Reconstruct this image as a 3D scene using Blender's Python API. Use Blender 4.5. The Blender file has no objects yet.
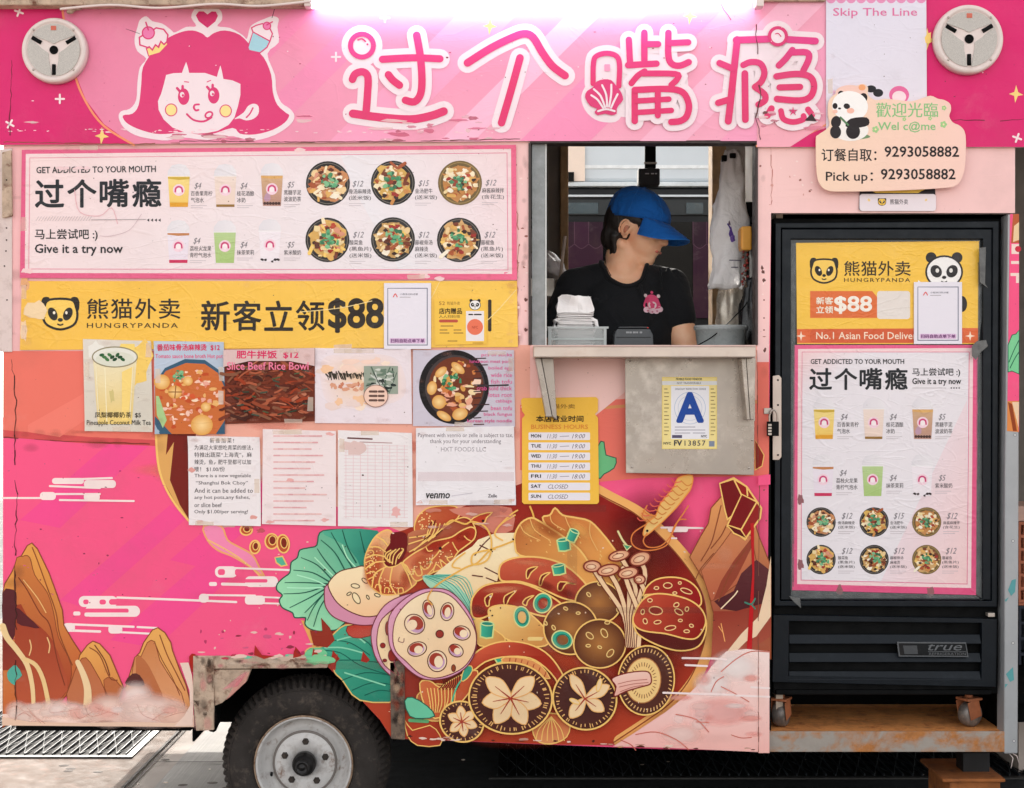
LED = 3.5
EXPO = 1.68
import bpy, bmesh, math, random
from mathutils import Vector, Matrix, Euler, noise
from mathutils.geometry import tessellate_polygon

# ---------------------------------------------------------------- frame
S, D, CZ = 350.0, 4.2, 1.30          # pixels per metre on the truck side, camera distance, eye height
def W(px, py, y=0.0):
    """a point of the place at depth y behind the truck side"""
    k = (D + y) / D / S
    return Vector(((px - 512) * k, y, CZ + (394 - py) * k))

scene = bpy.context.scene
COL = scene.collection
WL = {}                               # world location of each object

def P(s):
    v = [float(t) for t in s.split()]
    return list(zip(v[::2], v[1::2]))

def lin(c):
    out = []
    for t in c[:3]:
        t /= 255.0
        out.append(t / 12.92 if t <= 0.04045 else ((t + 0.055) / 1.055) ** 2.4)
    return (out[0], out[1], out[2], c[3] if len(c) > 3 else 1.0)

def smooth(pts, n=5, closed=True):
    m = len(pts)
    if m < 3: return list(pts)
    out = []
    rng = range(m) if closed else range(m - 1)
    for i in rng:
        if closed:
            p0, p1, p2, p3 = pts[(i - 1) % m], pts[i], pts[(i + 1) % m], pts[(i + 2) % m]
        else:
            p0, p1, p2, p3 = pts[max(i - 1, 0)], pts[i], pts[i + 1], pts[min(i + 2, m - 1)]
        for k in range(n):
            t = k / n
            out.append(tuple(0.5 * ((2 * p1[a]) + (-p0[a] + p2[a]) * t + (2 * p0[a] - 5 * p1[a] + 4 * p2[a] - p3[a]) * t * t
                             + (-p0[a] + 3 * p1[a] - 3 * p2[a] + p3[a]) * t ** 3) for a in (0, 1)))
    if not closed: out.append(pts[-1])
    return out

def grad(c0, c1, p0, p1):
    a, b = lin(c0), lin(c1)
    dx, dy = p1[0] - p0[0], p1[1] - p0[1]
    L = dx * dx + dy * dy
    def f(x, y):
        t = max(0.0, min(1.0, ((x - p0[0]) * dx + (y - p0[1]) * dy) / L))
        return tuple(a[i] + (b[i] - a[i]) * t for i in range(4))
    return f

# ---------------------------------------------------------------- object helpers
def place(o, parent=None, loc=None):
    COL.objects.link(o)
    if parent is not None:
        o.parent = parent
        WL[o.name] = WL[parent.name].copy()
    else:
        WL[o.name] = Vector(loc) if loc is not None else Vector((0, 0, 0))
        o.location = WL[o.name]
    return o

def tag(o, label, cat, group=None, kind=None):
    o['label'] = label
    o['category'] = cat
    if group: o['group'] = group
    if kind: o['kind'] = kind
    return o

def thing(name, loc, label, cat, group=None):
    o = bpy.data.objects.new(name, None)
    o.empty_display_size = 0.05
    place(o, None, loc)
    return tag(o, label, cat, group)

def link_mesh(name, me, mats, parent=None, loc=None):
    if not isinstance(mats, (list, tuple)): mats = [mats]
    for m in mats: me.materials.append(m)
    o = bpy.data.objects.new(name, me)
    if parent is not None:
        place(o, parent)
    else:
        if loc is None:
            xs = [v.co for v in me.vertices]
            loc = Vector((sum(v.x for v in xs) / len(xs), sum(v.y for v in xs) / len(xs), min(v.z for v in xs)))
        place(o, None, loc)
    me.transform(Matrix.Translation(-WL[o.name]))
    return o

LAY = 0.00012
def inside(x, y, poly):
    c = False; n = len(poly)
    for i in range(n):
        (x0, y0), (x1, y1) = poly[i - 1], poly[i]
        if (y0 > y) != (y1 > y) and x < (x1 - x0) * (y - y0) / (y1 - y0) + x0: c = not c
    return c
class Art:
    """flat print: coloured shapes laid one over the other, made into one mesh"""
    def __init__(s, base=-0.001):
        s.base, s.v, s.f, s.c, s.box = base, [], [], [], []
        s.T = (0, 0, 1); s.clip = None
    def off(s, x, y, rx, ry):
        if not s.clip: return False
        x, y = s.m((x, y)); rx /= s.T[2]; ry /= s.T[2]
        for dx, dy in ((-1, 0), (1, 0), (0, -1), (0, 1)):
            if not inside(x + dx * rx, y + dy * ry, s.clip[0]) or inside(x + dx * rx, y + dy * ry, s.clip[1]): return True
        return False
    def m(s, p): return (s.T[0] + p[0] / s.T[2], s.T[1] + p[1] / s.T[2])
    def layer(s, pts):
        x0 = min(p[0] for p in pts); x1 = max(p[0] for p in pts); y0 = min(p[1] for p in pts); y1 = max(p[1] for p in pts)
        L = 1
        for (a, b, c, d, l) in s.box:
            if a < x1 and b > x0 and c < y1 and d > y0 and l >= L: L = l + 1
        s.box.append((x0, x1, y0, y1, L))
        return L
    def raw(s, pts, faces, col, cols=None, rise=None):
        """pts in pixels already"""
        L = s.layer(pts); y = s.base - L * LAY
        i0 = len(s.v)
        k = (D + s.base) / D / S
        if rise:
            s.box[-1] = s.box[-1][:4] + (L + 4,)
            s.v += [((p[0] - 512) * k, y - r * 3.5 * LAY, CZ + (394 - p[1]) * k) for p, r in zip(pts, rise)]
        else: s.v += [((p[0] - 512) * k, y, CZ + (394 - p[1]) * k) for p in pts]
        for f in faces:
            a, b, c = pts[f[0]], pts[f[1]], pts[f[-1]]
            ar = (b[0] - a[0]) * (c[1] - a[1]) - (b[1] - a[1]) * (c[0] - a[0])
            if ar > 0: f = tuple(reversed(f))
            s.f.append(tuple(i0 + j for j in f))
            for j in f:
                if cols: s.c.append(cols[j])
                elif callable(col): s.c.append(col(*pts[j]))
                else: s.c.append(col)
    def cc(s, col):
        if callable(col): return col
        if len(col) == 2 or isinstance(col[0], (tuple, list)):     # (c0,c1,p0,p1) gradient in local units
            return grad(col[0], col[1], s.m(col[2]), s.m(col[3]))
        return lin(col)
    def poly(s, pts, col, sm=0, ol=None, holes=()):
        if isinstance(pts, str): pts = P(pts)
        if sm: pts = smooth(pts, sm)
        q = [s.m(p) for p in pts]
        rings = [[Vector((x, y, 0)) for x, y in q]]
        allp = list(q)
        for h in holes:
            if isinstance(h, str): h = P(h)
            hq = [s.m(p) for p in h]
            rings.append([Vector((x, y, 0)) for x, y in hq]); allp += hq
        s.raw(allp, [tuple(t) for t in tessellate_polygon(rings)], s.cc(col))
        if ol: s.stroke(list(pts) + [pts[0]], ol[0], ol[1], sm=0, cap=False)
    def fan(s, pts, cin, cout, sm=0, ol=None, ctr=None):
        """star-shaped blob shading from centre to rim in the print"""
        if isinstance(pts, str): pts = P(pts)
        if sm: pts = smooth(pts, sm)
        q = [s.m(p) for p in pts]; n = len(q)
        c = s.m(ctr) if ctr else (sum(p[0] for p in q) / n, sum(p[1] for p in q) / n)
        a, b = lin(cin), lin(cout)
        s.raw(q + [c], [(i, (i + 1) % n, n) for i in range(n)], None, [b] * n + [a])
        if ol: s.stroke(list(pts) + [pts[0]], ol[0], ol[1], sm=0, cap=False)
    def ell(s, cx, cy, rx, ry, col, rot=0, ol=None, n=28, cin=None):
        c, sn = math.cos(math.radians(rot)), math.sin(math.radians(rot))
        pts = []
        for i in range(n):
            a = 2 * math.pi * i / n; x, y = rx * math.cos(a), ry * math.sin(a)
            pts.append((cx + x * c - y * sn, cy + x * sn + y * c))
        if cin: s.fan(pts, cin, col, ol=ol)
        elif col is not None: s.poly(pts, col, ol=ol)
        else: s.stroke(pts + [pts[0]], ol[0], ol[1], sm=0, cap=False)
    def mist(s, cx, cy, rx, ry, col, a=1.0, rot=0):
        """sprayed dab: opaque in the middle, thinning to nothing"""
        if s.off(cx, cy, rx * .8, ry * .8): return
        c, sn = math.cos(math.radians(rot)), math.sin(math.radians(rot)); n = 24; V = []; C = []; F = []
        b = lin(col)[:3]
        for ring, (k, al) in enumerate(((0, 1), (.4, .86), (.7, .45), (.88, .14), (1, 0))):
            for i in range(n):
                t = 2 * math.pi * i / n; x, y = rx * k * math.cos(t), ry * k * math.sin(t)
                V.append(s.m((cx + x * c - y * sn, cy + x * sn + y * c))); C.append(b + (a * al,))
        for r in range(4):
            for i in range(n):
                j = (i + 1) % n
                if r == 0: F.append((i, n + j, n + i)) if False else F.append((0, n + j, n + i))
                else: F.append((r * n + i, r * n + j, (r + 1) * n + j, (r + 1) * n + i))
        s.raw(V, F, None, C)
    def rect(s, x0, y0, x1, y1, col, r=0, ol=None):
        if not r: return s.poly([(x0, y0), (x1, y0), (x1, y1), (x0, y1)], col, ol=ol)
        pts = []
        for cx, cy, a0 in ((x1 - r, y0 + r, -90), (x1 - r, y1 - r, 0), (x0 + r, y1 - r, 90), (x0 + r, y0 + r, 180)):
            for k in range(6):
                a = math.radians(a0 + 18 * k); pts.append((cx + r * math.cos(a), cy + r * math.sin(a)))
        s.poly(pts, col, ol=ol)
    def stroke(s, pts, w, col, sm=4, cap=True, w2=None, mid=None):
        """ribbon; w at the start, w2 at the end, mid in the middle"""
        if isinstance(pts, str): pts = P(pts)
        if sm and len(pts) > 2: pts = smooth(pts, sm, False)
        q = []
        for p in pts:
            p = s.m(p)
            if not q or abs(p[0] - q[-1][0]) + abs(p[1] - q[-1][1]) > 1e-4: q.append(p)
        n = len(q)
        if n < 2: return
        closed = (not cap) and n > 3 and abs(q[0][0] - q[-1][0]) + abs(q[0][1] - q[-1][1]) < 1e-3
        ws = []
        for i in range(n):
            t = i / (n - 1)
            if mid is not None: x = (w + (mid - w) * t * 2) if t < .5 else (mid + ((w2 if w2 is not None else w) - mid) * (t * 2 - 1))
            else: x = w + ((w2 - w) * t if w2 is not None else 0)
            ws.append(x / s.T[2] / 2)
        Lp, Rp = [], []
        for i in range(n):
            a = q[i - 1] if i else (q[-2] if closed else q[0])
            b = q[i + 1] if i < n - 1 else (q[1] if closed else q[-1])
            d1 = (q[i][0] - a[0], q[i][1] - a[1]); d2 = (b[0] - q[i][0], b[1] - q[i][1])
            l1 = math.hypot(*d1) or 1; l2 = math.hypot(*d2) or 1
            dx, dy = d1[0] / l1 + d2[0] / l2, d1[1] / l1 + d2[1] / l2
            l = math.hypot(dx, dy) or 1
            dx, dy = dx / l, dy / l
            sc = min(1.6, 2 / max(l, .5)) if (l1 > 1e-9 and l2 > 1e-9 and 0 < i < n - 1) else 1
            Lp.append((q[i][0] - dy * ws[i] * sc, q[i][1] + dx * ws[i] * sc)); Rp.append((q[i][0] + dy * ws[i] * sc, q[i][1] - dx * ws[i] * sc))
        V = Lp + Rp
        F = [(i, i + 1, n + i + 1, n + i) for i in range(n - 1)]
        if cap:
            for (i, sg) in ((0, -1), (n - 1, 1)):
                if ws[i] < 0.25: continue
                a = q[i]; b = q[i + 1] if i == 0 else q[i - 1]
                ang = math.atan2((a[1] - b[1]), (a[0] - b[0]))
                c0 = len(V); K = 8
                arc = []
                for k in range(1, K):
                    t = ang - math.pi / 2 + math.pi * k / K
                    arc.append((a[0] + ws[i] * math.cos(t), a[1] + ws[i] * math.sin(t)))
                V += arc
                first, last = (i, n + i) if i == 0 else (n + i, i)
                ring = [first] + list(range(c0, c0 + K - 1)) + [last]
                for k in range(1, len(ring) - 1): F.append((ring[0], ring[k], ring[k + 1]))
        rise = [i / (n - 1) for i in range(n)] * 2 + [0.0 if k < 7 else 1.0 for k in range(len(V) - 2 * n)] if max(ws) > .9 else None
        if rise and len(V) - 2 * n == 7 and not ws[0] >= .25: rise = rise[:2 * n] + [1.0] * 7
        s.raw(V, F, s.cc(col), None, rise)
    def crack(s, pts, w=1.2, col=(40, 28, 28), seed=0, j=2.0):
        if isinstance(pts, str): pts = P(pts)
        r = random.Random(seed); out = []
        for i in range(len(pts) - 1):
            (x0, y0), (x1, y1) = pts[i], pts[i + 1]
            n = max(2, int(math.hypot(x1 - x0, y1 - y0) / (5 / 1)))
            for k in range(n):
                t = k / n; out.append((x0 + (x1 - x0) * t + r.uniform(-j, j), y0 + (y1 - y0) * t + r.uniform(-j, j) * .5))
        out.append(pts[-1])
        for i in range(0, len(out) - 1, 3):
            if r.random() < .12: continue
            ww = w * r.uniform(.35, 1.25)
            s.stroke(out[i:i + 4], ww, col, sm=0, cap=False, w2=w * r.uniform(.3, 1.2))
    def patch(s, cx, cy, rx, ry, col, seed=0, n=16, ol=None):
        if s.off(cx, cy, rx, ry): return
        r = random.Random(seed); pts = []
        for i in range(n):
            a = 2 * math.pi * i / n; k = r.uniform(.55, 1.1)
            pts.append((cx + rx * k * math.cos(a), cy + ry * k * math.sin(a)))
        s.poly(pts, col, ol=ol)
    def text(s, body, x0, y0, x1, y1, col=(25, 25, 28), bold=0.0, shear=0.0, rot=0.0, fit=True, space=1.0):
        if bold >= .006:                              # heavier weight: the same lettering laid a hair to each side
            h = y1 - y0; d = bold * h; n = 8 if bold > .03 else (6 if bold > .016 else (4 if bold > .011 else 2))
            for k in range(n):
                a = 2 * math.pi * (k + (.5 if n > 2 else 0)) / n; ox, oy = d * math.cos(a), d * math.sin(a)
                s.text(body, x0 + d + ox, y0 + d + oy, x1 - d + ox, y1 - d + oy, col, 0, shear, rot, fit, space)
            return
        c = bpy.data.curves.new('t', 'FONT')
        c.body = body; c.size = 1; c.offset = 0; c.shear = shear; c.resolution_u = 5 if (y1 - y0) / s.T[2] > 12 else 2; c.fill_mode = 'FRONT'; c.space_character = space
        o = bpy.data.objects.new('t', c)
        me = o.to_mesh()
        vs = [(v.co.x, v.co.y) for v in me.vertices]
        fs = [tuple(p.vertices) for p in me.polygons]
        o.to_mesh_clear(); bpy.data.objects.remove(o); bpy.data.curves.remove(c)
        if not vs: return
        a0 = min(v[0] for v in vs); a1 = max(v[0] for v in vs); b0 = min(v[1] for v in vs); b1 = max(v[1] for v in vs)
        if not fit: x1 = x0 + (a1 - a0) * (y1 - y0) / (b1 - b0)
        q = []
        cr, sr = math.cos(math.radians(rot)), math.sin(math.radians(rot))
        for x, y in vs:
            X = (x - a0) / (a1 - a0) * (x1 - x0); Y = (b1 - y) / (b1 - b0) * (y1 - y0)
            q.append(s.m((x0 + X * cr - Y * sr, y0 + X * sr + Y * cr)))
        s.raw(q, fs, s.cc(col))
    def build(s, name, mats, parent=None, back=None, thick=0.0006):
        """back: outline (pixels) of the sheet itself, given a real thickness behind the print"""
        v, f, c = list(s.v), list(s.f), list(s.c)
        if back is not None:
            pts, col = back
            if isinstance(pts, str): pts = P(pts)
            col = lin(col); k = (D + s.base) / D / S; n = len(pts); i0 = len(v)
            for yy in (s.base, s.base + thick):
                v += [((p[0] - 512) * k, yy, CZ + (394 - p[1]) * k) for p in pts]
            for t in tessellate_polygon([[Vector((p[0], p[1], 0)) for p in pts]]):
                f.append((i0 + t[0], i0 + t[1], i0 + t[2])); c += [col] * 3
                f.append((i0 + n + t[2], i0 + n + t[1], i0 + n + t[0])); c += [col] * 3
            for i in range(n):
                j = (i + 1) % n
                f.append((i0 + i, i0 + j, i0 + n + j, i0 + n + i)); c += [col] * 4
        me = bpy.data.meshes.new(name)
        me.from_pydata(v, [], f)
        at = me.color_attributes.new('Col', 'FLOAT_COLOR', 'CORNER')
        flat = [t for q in c for t in q]
        at.data.foreach_set('color', flat)
        return link_mesh(name, me, mats, parent)

class MB:
    """solid pieces collected into one mesh"""
    def __init__(s): s.bm = bmesh.new()
    def box(s, x0, x1, y0, y1, z0, z1, mi=0, rot=None):
        M = [(x0, y0, z0), (x1, y0, z0), (x1, y1, z0), (x0, y1, z0), (x0, y0, z1), (x1, y0, z1), (x1, y1, z1), (x0, y1, z1)]
        if rot:
            c = Vector(((x0 + x1) / 2, (y0 + y1) / 2, (z0 + z1) / 2)); R = Euler(rot).to_matrix()
            M = [tuple(c + R @ (Vector(p) - c)) for p in M]
        v = [s.bm.verts.new(p) for p in M]
        for f in ((0, 1, 5, 4), (1, 2, 6, 5), (2, 3, 7, 6), (3, 0, 4, 7), (4, 5, 6, 7), (3, 2, 1, 0)):
            s.bm.faces.new([v[i] for i in f]).material_index = mi
        return s
    def pbox(s, px0, py0, px1, py1, y0, y1, mi=0):
        """box whose front face (depth y0) spans these places"""
        a, b = W(px0, py1, y0), W(px1, py0, y0)
        return s.box(a.x, b.x, y0, y1, a.z, b.z, mi)
    def prism(s, pts, y0, y1, mi=0, holes=(), sm=0):
        if isinstance(pts, str): pts = P(pts)
        if sm: pts = smooth(pts, sm)
        rings = [[W(p[0], p[1], y0) for p in pts]] + [[W(p[0], p[1], y0) for p in (P(h) if isinstance(h, str) else h)] for h in holes]
        flat = [Vector((p.x, p.z, 0)) for r in rings for p in r]
        tris = tessellate_polygon([[Vector((p.x, p.z, 0)) for p in r] for r in rings])
        fr = [s.bm.verts.new((p.x, y0, p.y)) for p in flat]; bk = [s.bm.verts.new((p.x, y1, p.y)) for p in flat]
        for t in tris:
            a, b, c = (flat[i] for i in t)
            if (b.x - a.x) * (c.y - a.y) - (b.y - a.y) * (c.x - a.x) < 0: t = (t[2], t[1], t[0])
            try:
                s.bm.faces.new([fr[i] for i in t]).material_index = mi
                s.bm.faces.new([bk[i] for i in reversed(t)]).material_index = mi
            except ValueError: pass
        k = 0
        for r in rings:
            n = len(r)
            for i in range(n):
                j = (i + 1) % n
                try: s.bm.faces.new((fr[k + i], fr[k + j], bk[k + j], bk[k + i])).material_index = mi
                except ValueError: pass
            k += n
        return s
    def tube(s, pts, r, seg=8, mi=0, r2=None, caps=True):
        pts = [Vector(p) for p in pts]; n = len(pts); rings = []
        up = Vector((0, 0, 1))
        for i, p in enumerate(pts):
            t = (pts[min(i + 1, n - 1)] - pts[max(i - 1, 0)]).normalized()
            ref = up if abs(t.dot(up)) < .95 else Vector((1, 0, 0))
            a = t.cross(ref).normalized(); b = t.cross(a).normalized()
            rr = r if r2 is None else r + (r2 - r) * i / (n - 1)
            rings.append([s.bm.verts.new(p + (a * math.cos(2 * math.pi * k / seg) + b * math.sin(2 * math.pi * k / seg)) * rr) for k in range(seg)])
        for i in range(n - 1):
            for k in range(seg):
                f = s.bm.faces.new((rings[i][k], rings[i][(k + 1) % seg], rings[i + 1][(k + 1) % seg], rings[i + 1][k])); f.material_index = mi; f.smooth = True
        if caps:
            s.bm.faces.new(list(reversed(rings[0]))).material_index = mi; s.bm.faces.new(rings[-1]).material_index = mi
        return s
    def lathe(s, prof, c, axis='Y', seg=48, mi=0, sx=1, sz=1, sm=True, caps=True):
        """prof: (radius, position along the axis) pairs"""
        c = Vector(c); rings = []
        for (r, h) in prof:
            ring = []
            for k in range(seg):
                a = 2 * math.pi * k / seg; u, v = r * math.cos(a) * sx, r * math.sin(a) * sz
                p = {'Y': Vector((u, h, v)), 'Z': Vector((u, v, h)), 'X': Vector((h, u, v))}[axis]
                ring.append(s.bm.verts.new(c + p))
            rings.append(ring)
        for i in range(len(rings) - 1):
            for k in range(seg):
                f = s.bm.faces.new((rings[i][k], rings[i][(k + 1) % seg], rings[i + 1][(k + 1) % seg], rings[i + 1][k])); f.material_index = mi; f.smooth = sm
        if not caps: return s
        if prof[0][0] > 1e-6: s.bm.faces.new(list(reversed(rings[0]))).material_index = mi
        if prof[-1][0] > 1e-6: s.bm.faces.new(rings[-1]).material_index = mi
        return s
    def ball(s, c, r, sc=(1, 1, 1), seg=16, mi=0):
        M = Matrix.Translation(c) @ Matrix.Diagonal((sc[0] * r, sc[1] * r, sc[2] * r, 1))
        q = bmesh.ops.create_uvsphere(s.bm, u_segments=seg, v_segments=max(6, seg // 2 + 2), radius=1, matrix=M)
        for v in q['verts']:
            for f in v.link_faces: f.material_index = mi; f.smooth = True
        return s
    def build(s, name, mats, parent=None, bevel=0, seg=2, loc=None):
        bmesh.ops.remove_doubles(s.bm, verts=s.bm.verts, dist=1e-6)
        bmesh.ops.recalc_face_normals(s.bm, faces=s.bm.faces)
        me = bpy.data.meshes.new(name); s.bm.to_mesh(me); s.bm.free()
        o = link_mesh(name, me, mats, parent, loc)
        if bevel:
            b = o.modifiers.new('b', 'BEVEL'); b.width = bevel; b.segments = seg; b.limit_method = 'ANGLE'; b.angle_limit = math.radians(40)
        return o

# ---------------------------------------------------------------- materials
class N:
    def __init__(s, name):
        s.m = bpy.data.materials.new(name); s.m.use_nodes = True
        s.t = s.m.node_tree; s.b = s.t.nodes['Principled BSDF']
    def n(s, ty, **kw):
        q = s.t.nodes.new(ty)
        for k, v in kw.items():
            if k in q.inputs: q.inputs[k].default_value = v
            else: setattr(q, k, v)
        return q
    def l(s, a, b): s.t.links.new(a, b)
    def noise(s, vec, scale, detail=6, rough=.6, dist=0):
        q = s.n('ShaderNodeTexNoise'); q.inputs['Scale'].default_value = scale; q.inputs['Detail'].default_value = detail
        q.inputs['Roughness'].default_value = rough; q.inputs['Distortion'].default_value = dist
        if vec is not None: s.l(vec, q.inputs['Vector'])
        return q.outputs['Fac']
    def ramp(s, fac, a, b, va=0.0, vb=1.0):
        q = s.n('ShaderNodeMapRange'); q.inputs[1].default_value = a; q.inputs[2].default_value = b; q.inputs[3].default_value = va; q.inputs[4].default_value = vb
        s.l(fac, q.inputs[0]); return q.outputs[0]
    def mix(s, fac, a, b, mode='MIX'):
        q = s.n('ShaderNodeMix'); q.data_type = 'RGBA'; q.blend_type = mode
        for sock, v in ((q.inputs[0], fac), (q.inputs[6], a), (q.inputs[7], b)):
            if hasattr(v, 'links') or hasattr(v, 'is_output'): s.l(v, sock)
            else: sock.default_value = v
        return q.outputs[2]
    def mul(s, a, b):
        q = s.n('ShaderNodeMath'); q.operation = 'MULTIPLY'
        for sock, v in ((q.inputs[0], a), (q.inputs[1], b)):
            if hasattr(v, 'is_output'): s.l(v, sock)
            else: sock.default_value = v
        return q.outputs[0]
    def bump(s, h, strength, dist=.01, prev=None):
        q = s.n('ShaderNodeBump'); q.inputs['Strength'].default_value = strength; q.inputs['Distance'].default_value = dist
        s.l(h, q.inputs['Height'])
        if prev is not None: s.l(prev, q.inputs['Normal'])
        return q.outputs[0]

def print_mat(name, grime=.5, wrinkle=.4, rough=.42, fade=0.0, gs=3.0, spec=.14):
    k = N(name)
    pos = k.n('ShaderNodeNewGeometry').outputs['Position']
    a = k.n('ShaderNodeAttribute'); a.attribute_name = 'Col'
    c = a.outputs['Color']
    if fade: c = k.mix(fade, c, lin((240, 225, 222)))
    big = k.ramp(k.noise(pos, gs, 9, .66), .52, .74)
    c = k.mix(k.mul(big, .38 * grime), c, (.20, .13, .10, 1))
    pale = k.ramp(k.noise(pos, gs * 1.7, 9, .7, .3), .58, .80)
    c = k.mix(k.mul(pale, .30 * grime), c, (.72, .60, .55, 1))
    # streaked runs and small specks of dirt
    mp = k.n('ShaderNodeMapping'); mp.inputs['Scale'].default_value = (26, 1, 2.2); k.l(pos, mp.inputs[0])
    st = k.ramp(k.noise(mp.outputs[0], 1.0, 5, .6), .62, .82)
    c = k.mix(k.mul(st, .20 * grime), c, (.22, .13, .10, 1))
    sp = k.ramp(k.noise(pos, 95, 3, .5), .71, .755)
    c = k.mix(k.mul(sp, .65 * grime), c, (.07, .045, .04, 1))
    k.l(c, k.b.inputs['Base Color']); k.l(a.outputs['Alpha'], k.b.inputs['Alpha'])
    k.l(k.ramp(k.noise(pos, 14, 5), .35, .7, rough - .12, rough + .2), k.b.inputs['Roughness'])
    k.b.inputs['Specular IOR Level'].default_value = spec
    # creases of the vinyl: ridges of a distorted noise
    mp2 = k.n('ShaderNodeMapping'); mp2.inputs['Rotation'].default_value = (0, .7, 0); mp2.inputs['Scale'].default_value = (1.0, 1, 2.6); k.l(pos, mp2.inputs[0])
    w1 = k.noise(mp2.outputs[0], 5.5, 3, .5, 1.1)
    q = k.n('ShaderNodeMath'); q.operation = 'SUBTRACT'; k.l(w1, q.inputs[0]); q.inputs[1].default_value = .5
    q2 = k.n('ShaderNodeMath'); q2.operation = 'ABSOLUTE'; k.l(q.outputs[0], q2.inputs[0])
    ridge = k.ramp(q2.outputs[0], 0.0, .035, 1, 0)
    nb = k.bump(ridge, .45 * wrinkle, .004)
    w2 = k.noise(mp2.outputs[0], 1.9, 2, .4, 2.2); qa = k.n('ShaderNodeMath'); qa.operation = 'SUBTRACT'; k.l(w2, qa.inputs[0]); qa.inputs[1].default_value = .5; qb = k.n('ShaderNodeMath'); qb.operation = 'ABSOLUTE'; k.l(qa.outputs[0], qb.inputs[0])
    nb = k.bump(k.ramp(qb.outputs[0], 0.0, .012, 1, 0), .6 * wrinkle, .006, nb)
    nb = k.bump(k.noise(pos, 16, 4, .5), .35 * wrinkle, .01, nb)
    k.l(nb, k.b.inputs['Normal'])
    return k.m

def mat(name, col, rough=.5, metal=0.0, var=.25, scale=7, bump=.12, rust=0.0, rustcol=(120, 62, 28), alpha=1.0, trans=0.0, spec=.5, col2=None, stain=None, bd=.004):
    k = N(name)
    pos = k.n('ShaderNodeNewGeometry').outputs['Position']
    c0 = lin(col); dark = tuple(x * (1 - var) for x in c0[:3]) + (1,)
    c = k.mix(k.ramp(k.noise(pos, scale, 8, .62), .35, .68), lin(col2) if col2 else dark, c0)
    if rust:
        r = k.ramp(k.noise(pos, scale * 1.3, 10, .68, .4), .66 - .30 * rust, .74 - .18 * rust)
        rc = k.mix(k.noise(pos, scale * 9, 5), lin(rustcol), tuple(x * .35 for x in lin(rustcol)[:3]) + (1,))
        c = k.mix(r, c, rc)
        if metal: k.l(k.ramp(r, 0, 1, metal, 0), k.b.inputs['Metallic'])
    elif metal: k.b.inputs['Metallic'].default_value = metal
    if stain:
        c = k.mix(k.mul(k.ramp(k.noise(pos, scale * 2.1, 9, .7), .52, .72), stain[1]), c, lin(stain[0]))
    k.l(c, k.b.inputs['Base Color'])
    k.l(k.ramp(k.noise(pos, scale * 2.5, 5), .3, .7, max(.04, rough - .1), min(1, rough + .12)), k.b.inputs['Roughness'])
    if bump: k.l(k.bump(k.noise(pos, scale * 5, 6, .6), bump, bd), k.b.inputs['Normal'])
    k.b.inputs['Specular IOR Level'].default_value = spec
    if trans: k.b.inputs['Transmission Weight'].default_value = trans; k.b.inputs['IOR'].default_value = 1.3
    if alpha < 1: k.b.inputs['Alpha'].default_value = alpha
    return k.m

def emit(name, col, strength):
    k = N(name); k.b.inputs['Base Color'].default_value = lin(col)
    k.b.inputs['Emission Color'].default_value = lin(col); k.b.inputs['Emission Strength'].default_value = strength
    return k.m
# ---------------------------------------------------------------- colours of the print
HP = (249, 90, 136); OL = (250, 200, 112); DK = (92, 28, 24); SAL = (240, 122, 104); PALE = (247, 203, 199)
WIN = '530 142 757 142 757 345 530 345'
OUT = '3 128 1015 128 1015 213 771 213 768 560 768 751 757 751 660 749 560 745 404 739 391 737 380 720 352 690 328 667 250 666 194 655 194 727 3 725'

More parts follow.
